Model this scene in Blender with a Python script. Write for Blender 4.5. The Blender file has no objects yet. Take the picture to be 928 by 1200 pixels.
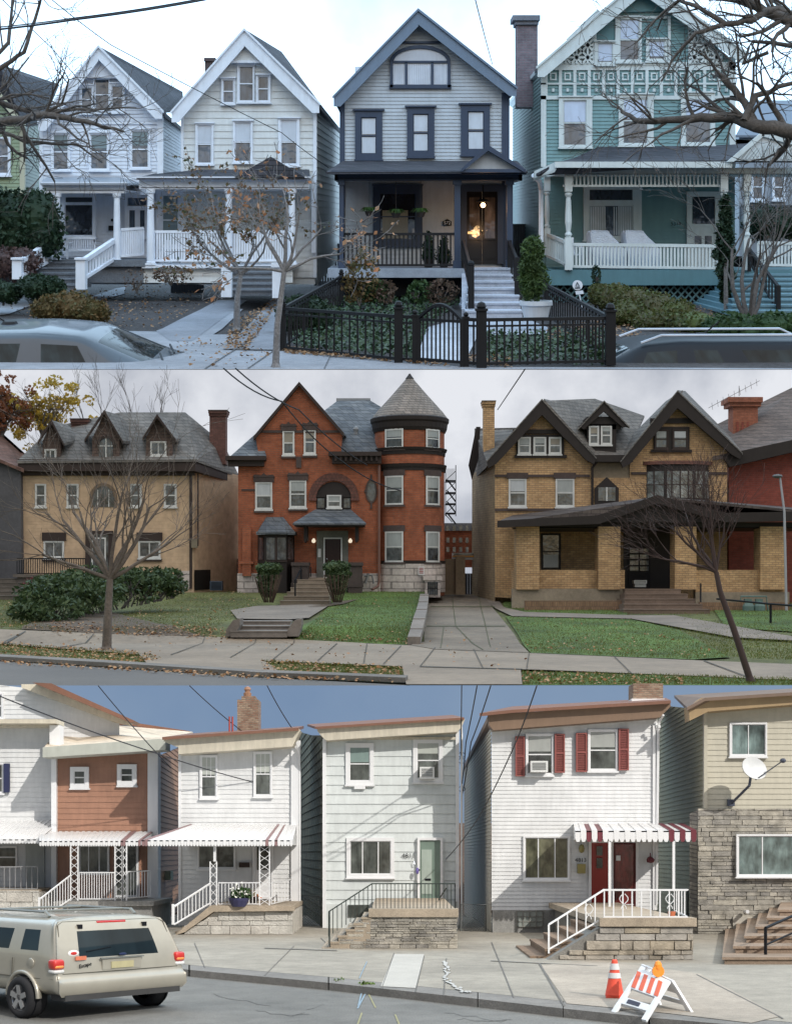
import bpy, math, random
from mathutils import Vector, Matrix
C = bpy.context; SC = C.scene; COL = SC.collection
F, CX, YH = 1600.0, 464.0, 640.0
# ------------------------------------------------------------------ camera, world, sun, exposure
cd = bpy.data.cameras.new('camera'); cam = bpy.data.objects.new('camera', cd); COL.objects.link(cam)
cam.location = (0, 0, 0); cam.rotation_euler = (math.pi/2, 0, 0)
cd.sensor_fit = 'HORIZONTAL'; cd.sensor_width = 36; cd.lens = 36*F/928; cd.shift_y = 40/928
cd.clip_start = .1; cd.clip_end = 5000
SC.camera = cam
SUN = Vector((.80, -1.12, 1.06)).normalized()
EL = math.asin(SUN.z); AZ = math.atan2(SUN.x, SUN.y)
w = bpy.data.worlds.new('World'); SC.world = w; w.use_nodes = True
nt = w.node_tree; sky = nt.nodes.new('ShaderNodeTexSky'); sky.sky_type = 'NISHITA'; sky.sun_disc = False
sky.sun_elevation = EL; sky.sun_rotation = AZ
nt.links.new(sky.outputs[0], nt.nodes['Background'].inputs[0]); nt.nodes['Background'].inputs[1].default_value = .1
sd = bpy.data.lights.new('sun', 'SUN'); so = bpy.data.objects.new('sun', sd); COL.objects.link(so)
sd.energy = 3.7; sd.angle = math.radians(.53); sd.color = (1, .96, .9)
so.rotation_euler = SUN.to_track_quat('Z', 'Y').to_euler(); so.location = (60, -60, 80)
SC.view_settings.view_transform = 'Standard'; SC.view_settings.look = 'None'
SC.view_settings.exposure = 0; SC.view_settings.gamma = 1
SC.render.resolution_x = 791; SC.render.resolution_y = 1024
# ------------------------------------------------------------------ street frames: eye line (photo row), metres-to-units, slope of the hill the street stands on
YV, S, A = 680.0, 1.0, 0.0
PROFILE = [(0, -2.5), (999, -2.5)]
PROFILE_R = None      # ground right of the low wall on the middle street
def street(yv, s, profile):
    global YV, S, A, PROFILE, PROFILE_R
    YV, S, PROFILE, PROFILE_R = yv, s, profile, None
    A = (YH-yv)/F
def X(px, D): return (px-CX)*D/F
def Z(py, D): return (YV-py)*D/F
def P(px, py, D): return Vector((X(px, D), D, Z(py, D)))
def q(m): return m*S
def gz(D):
    for (d0, z0), (d1, z1) in zip(PROFILE, PROFILE[1:]):
        if D <= d1: return z0+(z1-z0)*(D-d0)/(d1-d0) if D > d0 else z0
    return PROFILE[-1][1]
def gD(py):
    lo, hi = PROFILE[0][0]+.01, 900.0
    for _ in range(40):
        mid = (lo+hi)/2
        if YV - F*gz(mid)/mid > py: lo = mid
        else: hi = mid
    return lo
def G(px, py, off=0.0):
    global PROFILE
    keep = PROFILE
    if PROFILE_R and px > 497: PROFILE = PROFILE_R
    D = gD(py); r = Vector((X(px, D), D, gz(D)+off)); PROFILE = keep; return r
# ------------------------------------------------------------------ mesh builder
SPLIT = {'corner_post', 'corner_board', 'newel_post', 'iron_post', 'awning_post', 'cornice', 'railing', 'slate_roof', 'porch_wall', 'floodlight', 'glazing_bar', 'vent_pipe', 'window_band', 'planter_edge', 'awning_stripe', 'transom', 'handle'}
class M:
    def __init__(s): s.v = []; s.f = []; s.k = []; s.c = 0; s.tf = None
    def add(s, vs, fs):
        n = len(s.v)
        if s.tf is not None: vs = [s.tf @ Vector(v) for v in vs]
        s.v += [tuple(v) for v in vs]; s.f += [tuple(i+n for i in f) for f in fs]; s.k += [s.c]*len(fs)
    def face(s, pts): s.add(pts, [tuple(range(len(pts)))])
    def box(s, x0, x1, y0, y1, z0, z1):
        s.add([(x0,y0,z0),(x1,y0,z0),(x1,y1,z0),(x0,y1,z0),(x0,y0,z1),(x1,y0,z1),(x1,y1,z1),(x0,y1,z1)],
              [(0,1,5,4),(1,2,6,5),(2,3,7,6),(3,0,4,7),(4,5,6,7),(3,2,1,0)])
    def pb(s, a, b, c, d, D, dep):          # box whose front covers a photo rectangle at depth D
        s.box(X(a,D), X(c,D), D, D+dep, Z(d,D), Z(b,D))
    def prism(s, pts, D, dep):              # outline at depth D pushed back by dep
        n = len(pts); fr = [(X(x,D), D, Z(y,D)) for x, y in pts]; bk = [(a, D+dep, c) for a, b, c in fr]
        s.add(fr+bk, [tuple(range(n)), tuple(range(2*n-1, n-1, -1))]+[(i, i+n, (i+1) % n+n, (i+1) % n) for i in range(n)])
    def slab(s, pts, t):                    # polygon of local points with thickness t downward
        n = len(pts); a = [tuple(p) for p in pts]; b = [(p[0], p[1], p[2]-t) for p in pts]
        s.add(a+b, [tuple(range(n)), tuple(range(2*n-1, n-1, -1))]+[(i, i+n, (i+1) % n+n, (i+1) % n) for i in range(n)])
    def slabp(s, pts, t): s.slab([P(*p) for p in pts], t)
    def tube(s, pts, r, n=6, r1=None, cap=True):
        pts = [Vector(p) for p in pts]; k = len(pts)
        rs = r if isinstance(r, (list, tuple)) else [r+((r1 if r1 is not None else r)-r)*i/max(1, k-1) for i in range(k)]
        vs = []; ref = None
        for i, p in enumerate(pts):
            d = (pts[min(i+1, k-1)]-pts[max(i-1, 0)])
            if d.length < 1e-9: d = Vector((0, 0, 1))
            d.normalize()
            if ref is None: ref = Vector((1, 0, 0)) if abs(d.x) < .8 else Vector((0, 1, 0))
            u = ref-d*ref.dot(d)
            if u.length < 1e-6: u = Vector((0, 1, 0))-d*d.y
            u.normalize(); ref = u; v = d.cross(u)
            for j in range(n):
                t = 2*math.pi*j/n+math.pi/n; vs.append(p+(u*math.cos(t)+v*math.sin(t))*rs[i])
        fs = [(i*n+j, i*n+(j+1) % n, (i+1)*n+(j+1) % n, (i+1)*n+j) for i in range(k-1) for j in range(n)]
        if cap: fs += [tuple(range(n-1, -1, -1)), tuple(range((k-1)*n, k*n))]
        s.add(vs, fs)
    def bar(s, a, b, t): s.tube([a, b], t*.7071, 4)
    def lathe(s, c, prof, n=16, a0=0, a1=2*math.pi, sy=1.0):      # prof: (radius, z) about vertical axis
        full = abs(a1-a0-2*math.pi) < 1e-6; m = n if full else n+1; vs = []
        for r, z in prof:
            for j in range(m):
                t = a0+(a1-a0)*j/n; vs.append((c[0]+r*math.cos(t), c[1]+r*math.sin(t)*sy, c[2]+z))
        fs = []
        for i in range(len(prof)-1):
            for j in range(n):
                k = (j+1) % m; fs.append((i*m+j, i*m+k, (i+1)*m+k, (i+1)*m+j))
        s.add(vs, fs)
    def ball(s, c, r, n=10, jit=0, rng=random):
        c = Vector(c); r = r if isinstance(r, (tuple, list, Vector)) else (r, r, r); vs = []; h = n//2
        for i in range(h+1):
            p = math.pi*i/h
            for j in range(n):
                t = 2*math.pi*j/n; k = 1+rng.uniform(-jit, jit)
                vs.append((c.x+r[0]*k*math.sin(p)*math.cos(t), c.y+r[1]*k*math.sin(p)*math.sin(t), c.z+r[2]*k*math.cos(p)))
        s.add(vs, [(i*n+j, (i+1)*n+j, (i+1)*n+(j+1) % n, i*n+(j+1) % n) for i in range(h) for j in range(n)])
    def leaf(s, p, size, rng, flat=0.0, lng=1.5):
        u = Vector((rng.gauss(0,1), rng.gauss(0,1), rng.gauss(0,1)*(1-flat))).normalized()
        v = Vector((rng.gauss(0,1), rng.gauss(0,1), rng.gauss(0,1)*(1-flat))); v = (v-u*v.dot(u)).normalized()
        u = u*size*lng*.5; v = v*size*.5; p = Vector(p)
        s.add([p-u, p+v*.9-u*.1, p+u, p-v*.9-u*.1], [(0, 1, 2, 3)])
    def build(s, name, mats, parent=None, smooth=False, noshear=False):
        if parent is not None and name in SPLIT and s.f:
            pieces = s.clusters()
            if len(pieces) > 1:
                out = [p._build(name, mats, parent, smooth, noshear) for p in pieces]; return out[0]
        return s._build(name, mats, parent, smooth, noshear)
    def clusters(s):
        par = list(range(len(s.v)))
        def find(i):
            while par[i] != i: par[i] = par[par[i]]; i = par[i]
            return i
        for f in s.f:
            for i in f[1:]: par[find(i)] = find(f[0])
        ext = {}
        for f in s.f:
            r = find(f[0]); e = ext.setdefault(r, [1e9, -1e9, []]); e[2].append(f)
            for i in f: e[0] = min(e[0], s.v[i][0]); e[1] = max(e[1], s.v[i][0])
        gs = []
        for lo, hi, fs in sorted(ext.values(), key=lambda e: e[0]):
            if gs and lo < gs[-1][1]+.16*S: gs[-1][1] = max(gs[-1][1], hi); gs[-1][2].extend(fs)
            else: gs.append([lo, hi, list(fs)])
        out = []
        for _, _, fs in gs:
            m = M(); mp = {}
            for f in fs:
                for i in f:
                    if i not in mp: mp[i] = len(mp); m.v.append(s.v[i])
                m.f.append(tuple(mp[i] for i in f)); m.k.append(0)
            out.append(m)
        return out
    def _build(s, name, mats, parent=None, smooth=False, noshear=False):
        me = bpy.data.meshes.new(name)
        L = Vector(parent['_L']) if parent is not None and '_L' in parent else Vector((0, 0, 0))
        k = 0 if noshear else A
        me.from_pydata([(x-L.x, y-L.y, z+k*y-L.z) for x, y, z in s.v], [], s.f)
        if not isinstance(mats, (list, tuple)): mats = [mats]
        for m in mats: me.materials.append(m)
        if len(mats) > 1: me.polygons.foreach_set('material_index', s.k)
        if smooth: me.polygons.foreach_set('use_smooth', [True]*len(me.polygons))
        me.update()
        o = bpy.data.objects.new(name, me); COL.objects.link(o)
        if parent is not None: o.parent = parent; o['_L'] = tuple(L)
        return o
ALL = []
def tag(o, label=None, cat=None, group=None, kind=None):
    if label: o['label'] = label
    if cat: o['category'] = cat
    if group: o['group'] = group
    if kind: o['kind'] = kind
    return o
def thing(name, label, cat, base, group=None):
    o = bpy.data.objects.new(name, None); COL.objects.link(o)
    L = Vector((base[0], base[1], base[2]+A*base[1])); o.location = L; o['_L'] = tuple(L); o.empty_display_size = .1
    return tag(o, label, cat, group)
def struct(m, name, mats, **k): return tag(m.build(name, mats, **k), kind='structure')
# ------------------------------------------------------------------ materials
MC = {}
def nodes(name):
    m = bpy.data.materials.new(name); m.use_nodes = True; nt = m.node_tree
    return m, nt, nt.nodes['Principled BSDF']
def vec(nt, mode, sc):
    tc = nt.nodes.new('ShaderNodeTexCoord')
    if mode == 'obj': out = tc.outputs['Object']
    else:
        se = nt.nodes.new('ShaderNodeSeparateXYZ'); nt.links.new(tc.outputs['Object'], se.inputs[0])
        ad = nt.nodes.new('ShaderNodeMath'); ad.operation = 'ADD'; nt.links.new(se.outputs[0], ad.inputs[0]); nt.links.new(se.outputs[1], ad.inputs[1])
        co = nt.nodes.new('ShaderNodeCombineXYZ')
        if mode == 'wall': nt.links.new(ad.outputs[0], co.inputs[0]); nt.links.new(se.outputs[2], co.inputs[1])
        elif mode == 'plan': nt.links.new(se.outputs[0], co.inputs[0]); nt.links.new(se.outputs[1], co.inputs[1])
        out = co.outputs[0]
    mp = nt.nodes.new('ShaderNodeMapping'); mp.inputs['Scale'].default_value = (sc, sc, sc) if not isinstance(sc, tuple) else sc
    nt.links.new(out, mp.inputs[0]); return mp.outputs[0]
def noise(nt, v, detail=5, rough=.6):
    n = nt.nodes.new('ShaderNodeTexNoise'); n.inputs['Scale'].default_value = 1; n.inputs['Detail'].default_value = detail
    n.inputs['Roughness'].default_value = rough; nt.links.new(v, n.inputs['Vector']); return n.outputs['Fac']
def mulnoise(nt, col, facs):
    # col: socket or rgb; facs: (socket, lo, hi)
    cur = col
    for s_, lo, hi in facs:
        mr = nt.nodes.new('ShaderNodeMapRange'); nt.links.new(s_, mr.inputs[0]); mr.inputs[1].default_value = .3; mr.inputs[2].default_value = .7
        mr.inputs[3].default_value = lo; mr.inputs[4].default_value = hi
        mx = nt.nodes.new('ShaderNodeMix'); mx.data_type = 'RGBA'; mx.blend_type = 'MULTIPLY'; mx.inputs[0].default_value = 1
        if isinstance(cur, tuple): mx.inputs[6].default_value = (*cur, 1)
        else: nt.links.new(cur, mx.inputs[6])
        nt.links.new(mr.outputs[0], mx.inputs[7]); cur = mx.outputs[2]
    return cur
def bump(nt, b, h, dist, st=1.0):
    bp = nt.nodes.new('ShaderNodeBump'); bp.inputs['Strength'].default_value = st; bp.inputs['Distance'].default_value = dist
    nt.links.new(h, bp.inputs['Height']); nt.links.new(bp.outputs[0], b.inputs['Normal'])
def paint(name, c, r=.55, amt=.12, sc=None, metal=0, bmp=0, dirt=.1):
    if name in MC: return MC[name]
    m, nt, b = nodes(name); sc = sc or 1.3/S
    n1 = noise(nt, vec(nt, 'obj', sc)); n2 = noise(nt, vec(nt, 'obj', (sc*6, sc*6, sc*1.2)), 6)
    cc = mulnoise(nt, c, [(n1, 1-amt, 1+amt*.4), (n2, 1-dirt, 1+dirt*.3)])
    nt.links.new(cc, b.inputs['Base Color']); b.inputs['Roughness'].default_value = r; b.inputs['Metallic'].default_value = metal
    if sum(c) < .3: b.inputs['Specular IOR Level'].default_value = .22
    if bmp: bump(nt, b, noise(nt, vec(nt, 'obj', sc*14), 4), bmp*S)
    MC[name] = m; return m
def glass(name, c=(.02, .025, .03), r=.04, spec=.5, wav=.004):
    if name in MC: return MC[name]
    m, nt, b = nodes(name); b.inputs['Roughness'].default_value = r
    b.inputs['Specular IOR Level'].default_value = spec; b.inputs['Coat Weight'].default_value = .6; b.inputs['Coat Roughness'].default_value = .03
    n = noise(nt, vec(nt, 'obj', 1.1/S), 3)
    n5 = noise(nt, vec(nt, 'wall', (5/S, 1.6/S, 1)), 4)
    nt.links.new(mulnoise(nt, c, [(n, .25, 2.1), (n5, .5, 1.6)]), b.inputs['Base Color'])  # patchy base colour imitates varied reflections in the panes
    if wav: bump(nt, b, noise(nt, vec(nt, 'obj', 2.0/S), 2), wav*S*8)
    MC[name] = m; return m
def bricks(name, c1, c2, cm, bw, bh, mort, mode='wall', bmp=.012, r=.85, amt=.2, sq=1.0, off=.5, ns=.6):
    if name in MC: return MC[name]
    m, nt, b = nodes(name); v = vec(nt, mode, 1.0/S)
    wn = noise(nt, vec(nt, 'obj', ns*8/S), 3)
    t = nt.nodes.new('ShaderNodeTexBrick'); nt.links.new(v, t.inputs['Vector'])
    t.inputs['Color1'].default_value = (*c1, 1); t.inputs['Color2'].default_value = (*c2, 1); t.inputs['Mortar'].default_value = (*cm, 1)
    t.inputs['Scale'].default_value = 1; t.inputs['Brick Width'].default_value = bw; t.inputs['Row Height'].default_value = bh
    t.inputs['Mortar Size'].default_value = mort; t.inputs['Mortar Smooth'].default_value = .3; t.offset = off
    n1 = noise(nt, vec(nt, 'obj', ns/S), 5)
    nt.links.new(mulnoise(nt, t.outputs['Color'], [(n1, 1-amt, 1+amt), (wn, .85, 1.12)]), b.inputs['Base Color'])
    b.inputs['Roughness'].default_value = r
    iv = nt.nodes.new('ShaderNodeMath'); iv.operation = 'SUBTRACT'; iv.inputs[0].default_value = 1; nt.links.new(t.outputs['Fac'], iv.inputs[1])
    bump(nt, b, iv.outputs[0], bmp*S)
    MC[name] = m; return m
def islands(name, cols, r=.6, trans=0.0, amt=.25, sc=None, bmp=0):
    if name in MC: return MC[name]
    m, nt, b = nodes(name); g = nt.nodes.new('ShaderNodeNewGeometry'); cr = nt.nodes.new('ShaderNodeValToRGB')
    nt.links.new(g.outputs['Random Per Island'], cr.inputs[0]); el = cr.color_ramp.elements
    for i, c in enumerate(cols):
        e = el[i] if i < 2 else el.new(0)
        e.position = i/max(1, len(cols)-1); e.color = (*c, 1)
    n = noise(nt, vec(nt, 'obj', sc or 1.2/S), 3)
    out = mulnoise(nt, cr.outputs[0], [(n, 1-amt, 1+amt)])
    nt.links.new(out, b.inputs['Base Color']); b.inputs['Roughness'].default_value = r
    b.inputs['Specular IOR Level'].default_value = .3
    if bmp: bump(nt, b, noise(nt, vec(nt, 'obj', (sc or 1.2/S)*9), 5), bmp*S)
    if trans:
        tr = nt.nodes.new('ShaderNodeBsdfTranslucent'); nt.links.new(out, tr.inputs[0]); mx = nt.nodes.new('ShaderNodeMixShader'); mx.inputs[0].default_value = trans
        nt.links.new(b.outputs[0], mx.inputs[1]); nt.links.new(tr.outputs[0], mx.inputs[2]); nt.links.new(mx.outputs[0], nt.nodes['Material Output'].inputs[0])
    MC[name] = m; return m
def rough(name, c, facs=((.5, .75, 1.2), (6, .85, 1.1), (60, .7, 1.25)), bmp=.01, bs=40, r=.9, spots=None):
    if name in MC: return MC[name]
    m, nt, b = nodes(name)
    cc = mulnoise(nt, c, [(noise(nt, vec(nt, 'obj', f/S), 5), lo, hi) for f, lo, hi in facs])
    if spots:                               # (scale, colour, threshold): wear, moss or bare patches
        sp, scol, th = spots; mr = nt.nodes.new('ShaderNodeMapRange'); nt.links.new(noise(nt, vec(nt, 'obj', sp/S), 8, .7), mr.inputs[0])
        mr.inputs[1].default_value = th; mr.inputs[2].default_value = th+.12
        mx = nt.nodes.new('ShaderNodeMix'); mx.data_type = 'RGBA'; nt.links.new(mr.outputs[0], mx.inputs[0]); nt.links.new(cc, mx.inputs[6]); mx.inputs[7].default_value = (*scol, 1); cc = mx.outputs[2]
    nt.links.new(cc, b.inputs['Base Color']); b.inputs['Roughness'].default_value = r
    bump(nt, b, noise(nt, vec(nt, 'obj', bs/S), 6), bmp*S)
    MC[name] = m; return m
def carpaint(name, c, metal=.4):
    if name in MC: return MC[name]
    m, nt, b = nodes(name); n = noise(nt, vec(nt, 'obj', 3/S), 4)
    nt.links.new(mulnoise(nt, c, [(n, .93, 1.04)]), b.inputs['Base Color']); b.inputs['Metallic'].default_value = metal
    b.inputs['Roughness'].default_value = .4; b.inputs['Coat Weight'].default_value = .6; b.inputs['Coat Roughness'].default_value = .06
    MC[name] = m; return m
def emit(name, c, st, cloud=None):
    m = bpy.data.materials.new(name); m.use_nodes = True; nt = m.node_tree; nt.nodes.clear()
    o = nt.nodes.new('ShaderNodeOutputMaterial'); e = nt.nodes.new('ShaderNodeEmission'); nt.links.new(e.outputs[0], o.inputs[0]); e.inputs[1].default_value = st
    if cloud:
        sc, c2, lo, hi = cloud; n = noise(nt, vec(nt, 'obj', sc), 7, .55); mr = nt.nodes.new('ShaderNodeMapRange'); nt.links.new(n, mr.inputs[0])
        mr.inputs[1].default_value = lo; mr.inputs[2].default_value = hi
        mx = nt.nodes.new('ShaderNodeMix'); mx.data_type = 'RGBA'; nt.links.new(mr.outputs[0], mx.inputs[0]); mx.inputs[6].default_value = (*c, 1); mx.inputs[7].default_value = (*c2, 1)
        nt.links.new(mx.outputs[2], e.inputs[0])
    else: e.inputs[0].default_value = (*c, 1)
    return m
# ------------------------------------------------------------------ building kit
def clip(poly, ax, v, keep_ge):
    out = []; n = len(poly)
    for i in range(n):
        a, b = poly[i], poly[(i+1) % n]; ia = (a[ax] >= v) == keep_ge or a[ax] == v; ib = (b[ax] >= v) == keep_ge or b[ax] == v
        if ia: out.append(a)
        if ia != ib:
            t = (v-a[ax])/(b[ax]-a[ax]); out.append(tuple(a[k]+(b[k]-a[k])*t for k in range(len(a))))
    return out
def clap(m, O, u, n, pts, course, proud):
    """overlapping boards on a vertical plane: O start (x,y), u along, n outward, pts (u,z) convex"""
    course = q(course); proud = q(proud)
    zs = [p[1] for p in pts]; z = min(zs); z0 = z
    def W(a, zz, off): return (O[0]+u[0]*a+n[0]*off, O[1]+u[1]*a+n[1]*off, zz)
    while z < max(zs)-1e-4:
        st = clip(clip(pts, 1, z, True), 1, z+course, False)
        if len(st) >= 3:
            vs = [W(a, zz, proud*(1-(zz-z)/course)) for a, zz in st]; m.face(vs)
            lo = [a for a, zz in st if abs(zz-z) < 1e-5]
            if len(lo) >= 2: a, b = min(lo), max(lo); m.face([W(a, z, 0), W(b, z, 0), W(b, z, proud), W(a, z, proud)])
        z += course
def fclap(m, D, pts, course=.11, proud=.02):      # photo outline on a frontal wall
    clap(m, (0, D), (1, 0), (0, -1), [(X(x, D), Z(y, D)) for x, y in pts], course, proud)
def sclap(m, a, D0, b, D1, t0, b0, t1, b1, course=.11, proud=.02, flip=1):   # receding wall from (px a, D0) to (px b, D1)
    p0 = Vector((X(a, D0), D0)); p1 = Vector((X(b, D1), D1)); d = p1-p0; L = d.length; d /= L
    n = Vector((d.y, -d.x))*flip
    clap(m, p0, d, n, [(0, Z(b0, D0)), (L, Z(b1, D1)), (L, Z(t1, D1)), (0, Z(t0, D0))], course, proud)
def vquad(m, a, D0, b, D1, t0, b0, t1, b1):
    m.face([P(a, b0, D0), P(b, b1, D1), P(b, t1, D1), P(a, t0, D0)])
def ring(m, x0, y0, x1, y1, wx, D, dep, wy=None):
    wy = wx if wy is None else wy; e = .0
    m.pb(x0, y0, x0+wx, y1, D, dep); m.pb(x1-wx, y0, x1, y1, D, dep)
    m.pb(x0+wx, y0, x1-wx, y0+wy, D, dep); m.pb(x0+wx, y1-wy, x1-wx, y1, D, dep)
def window(par, D, o, g, fm, pm, bars=('h',), blind=None, bm=None, head=0, sill=1, sw=1.2, nm='window', sm=None, lab=None):
    """o: outer casing rectangle, g: glass rectangle (photo px) on wall plane D; casing stands proud, glass sits back in it"""
    m = M(); c1 = D-q(.09); x0, y0, x1, y1 = o; a, b, c, d = g
    m.pb(x0, y0, a-sw, y1, c1, q(.09)); m.pb(c+sw, y0, x1, y1, c1, q(.09))
    m.pb(a-sw, y0, c+sw, b-sw, c1, q(.09)); m.pb(a-sw, d+sw, c+sw, y1, c1, q(.09))
    if head: m.pb(x0-head, y0-1.6*max(1, head*.5), x1+head, y0-.05, c1-q(.05), q(.13))
    if sill: m.pb(x0-sill, y1+.05, x1+sill, y1+1.8, c1-q(.05), q(.13))
    w_ = m.build(nm, fm, par)
    if lab: w_['label'] = lab
    m = M(); c2 = D-q(.055)
    ring(m, a-sw, b-sw, c+sw, d+sw, sw, c2, q(.04))
    if 'h' in bars: m.pb(a, (b+d)/2-.7, c, (b+d)/2+.7, c2-q(.01), q(.04))
    if 'v' in bars: m.pb((a+c)/2-.5, b, (a+c)/2+.5, d, c2, q(.04))
    if 'vv' in bars:
        for t in (.3, .7): m.pb(a+(c-a)*t-.6, b, a+(c-a)*t+.6, d, c2, q(.04))
    if 'grid' in bars:
        for t in (.33, .67): m.pb(a+(c-a)*t-.3, b, a+(c-a)*t+.3, (b+d)/2, c2+q(.005), q(.03))
        m.pb(a, b+(d-b)*.25-.3, c, b+(d-b)*.25+.3, c2+q(.005), q(.03))
    m.build('sash', sm or fm, w_)
    m = M(); m.pb(a, b, c, d, D-q(.035), q(.03)); m.build('pane', pm, w_)
    if blind:
        m = M()
        for (bx0, by0, bx1, by1) in blind:
            m.pb(a+(c-a)*bx0+.15, b+(d-b)*by0+.15, a+(c-a)*bx1-.15, b+(d-b)*by1-.15, D-q(.04), q(.004))
        m.build('blind', bm, w_)
    return w_
def rail(m, a, b, h, n, t=.04, bt=.02, low=.1, post=None):
    """rail from local point a to b (floor line), height h m, n balusters"""
    a = Vector(a); b = Vector(b); up = Vector((0, 0, 1)); H = q(h)
    m.bar(a+up*H, b+up*H, q(t)*1.5); m.bar(a+up*q(low), b+up*q(low), q(t)*1.2)
    for i in range(n+1):
        p = a.lerp(b, i/n); m.bar(p+up*q(low), p+up*H, q(bt)*1.4)
    if post:
        for p in (a, b): m.bar(p, p+up*(H+q(.06)), q(post)*1.4)
def drape(m, poly, off):
    global PROFILE
    keep = PROFILE
    if PROFILE_R and sum(p[0] for p in poly)/len(poly) > 497: PROFILE = PROFILE_R
    drape_(m, poly, off); PROFILE = keep
def drape_(m, poly, off):
    dense = []
    def G(px, py): D = gD(py); return Vector((X(px, D), D, gz(D)))
    for i in range(len(poly)):
        a, b = poly[i], poly[(i+1) % len(poly)]; k = max(1, int(math.dist(a, b)/25))
        for j in range(k): t = j/k; g = G(a[0]+(b[0]-a[0])*t, a[1]+(b[1]-a[1])*t); dense.append((g.x, g.y))
    br = [-1e3]+[d for d, z in PROFILE[1:-1]]+[1e4]
    for d0, d1 in zip(br, br[1:]):
        p = clip(clip(dense, 1, d0, True), 1, d1, False)
        if len(p) >= 3: m.face([(x, y, gz(y)+off) for x, y in p])
def inside(poly, x, y):
    r = False
    for i in range(len(poly)):
        (a, b), (c, d) = poly[i], poly[i-1]
        if (b > y) != (d > y) and x < (c-a)*(y-b)/(d-b)+a: r = not r
    return r
def scatter(poly, n, rng):
    xs = [p[0] for p in poly]; ys = [p[1] for p in poly]
    while n > 0:
        x, y = rng.uniform(min(xs), max(xs)), rng.uniform(min(ys), max(ys))
        if inside(poly, x, y): n -= 1; yield x, y
def blades(m, poly, n, h, rng, off=.01):
    for x, y in scatter(poly, n, rng):
        g = G(x, y, q(off)); hh = q(h)*rng.uniform(.4, 1.2); w_ = q(h)*.22; t = rng.uniform(0, 3.14); dx, dy = math.cos(t)*w_, math.sin(t)*w_
        m.face([(g.x-dx, g.y-dy, g.z), (g.x+dx, g.y+dy, g.z), (g.x+rng.uniform(-1, 1)*hh*.6, g.y+rng.uniform(-1, 1)*hh*.6, g.z+hh)])
def litter(m, poly, n, s_, rng, off=.03):
    for x, y in scatter(poly, n, rng):
        g = G(x, y, q(off)*rng.uniform(.5, 1.6)); m.leaf(g, q(s_)*rng.uniform(.6, 1.3), rng, flat=.75, lng=1.3)
def branch(m, p, d, L, r, lvl, mx, rng, up=.08, kids=(3, 5), ang=(22, 50), tips=None, wig=.16, rmin=.004, shr=(.55, .8)):
    n = 4 if lvl < mx else 3; pts = [Vector(p)]; d = Vector(d).normalized()
    for i in range(n):
        d = (d+Vector((rng.gauss(0, wig), rng.gauss(0, wig), rng.gauss(0, wig)+up))).normalized(); pts.append(pts[-1]+d*L/n)
    r1 = max(r*.5, q(rmin)); m.tube(pts, r, 6 if lvl < 2 else (4 if lvl < mx else 3), r1, cap=False)
    if tips is not None and lvl >= mx-1: tips += pts[1:]
    if lvl < mx:
        for k in range(rng.randint(*kids)):
            t = rng.uniform(.3, 1) if k else 1.0; i = min(n-1, int(t*n)); pp = pts[i].lerp(pts[i+1], t*n-i) if i < n else pts[-1]
            a = math.radians(rng.uniform(*ang)); ax = Vector((rng.gauss(0, 1), rng.gauss(0, 1), rng.gauss(0, .6)))
            ax = (ax-d*ax.dot(d)).normalized(); nd = d*math.cos(a)+ax*math.sin(a)
            branch(m, pp, nd, L*rng.uniform(*shr), max((r+(r1-r)*t)*.62, q(rmin)), lvl+1, mx, rng, up, kids, ang, tips, wig, rmin, shr)
def foliage(m, c, rad, n, size, rng, core=True, lump=.18, lng=1.5):
    c = Vector(c)
    bumps = [(Vector((rng.gauss(0, 1), rng.gauss(0, 1), rng.gauss(0, 1))).normalized(), rng.uniform(-lump, lump)) for _ in range(14)]
    for i in range(n):
        d = Vector((rng.gauss(0, 1), rng.gauss(0, 1), rng.gauss(0, 1))).normalized()
        k = 1+sum(a*max(0, d.dot(b)-.5)*2 for b, a in bumps); k *= rng.uniform(.74, 1.02)
        m.leaf((c.x+d.x*rad[0]*k, c.y+d.y*rad[1]*k, c.z+d.z*rad[2]*k), size*rng.uniform(.6, 1.4), rng, lng=lng)
    if core: m.ball(c, (rad[0]*.8, rad[1]*.8, rad[2]*.8), 12, .08, rng)
def text(s_, px, py, D, h, mt, par, name='lettering', rot=None):
    cu = bpy.data.curves.new(name, 'FONT'); cu.body = s_; cu.size = h; cu.align_x = 'CENTER'; cu.align_y = 'CENTER'; cu.extrude = .004*S; cu.resolution_u = 2
    t_ = bpy.data.objects.new(name, cu); me = bpy.data.meshes.new_from_object(t_); bpy.data.objects.remove(t_)
    me.transform(rot if rot is not None else Matrix.Rotation(math.pi/2, 4, 'X'))
    me.materials.clear(); me.materials.append(mt); o = bpy.data.objects.new(name, me); COL.objects.link(o)
    L = Vector(par['_L']); p = P(px, py, D) if not isinstance(px, Vector) else px
    o.location = Vector((p.x, p.y, p.z+A*p.y))-L; o.parent = par; o['_L'] = tuple(L); return o
def wire(name, label, pts, r, mt, grp=None, sag=0):
    m = M(); ps = [P(*p) for p in pts]; out = []
    for i in range(len(ps)-1):
        for j in range(8):
            t = j/8; p = ps[i].lerp(ps[i+1], t); p.z -= sag*4*t*(1-t); out.append(p)
    out.append(ps[-1]); m.tube(out, r, 5); o = m.build(name, mt)
    return tag(o, label, 'cable', grp)
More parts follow.
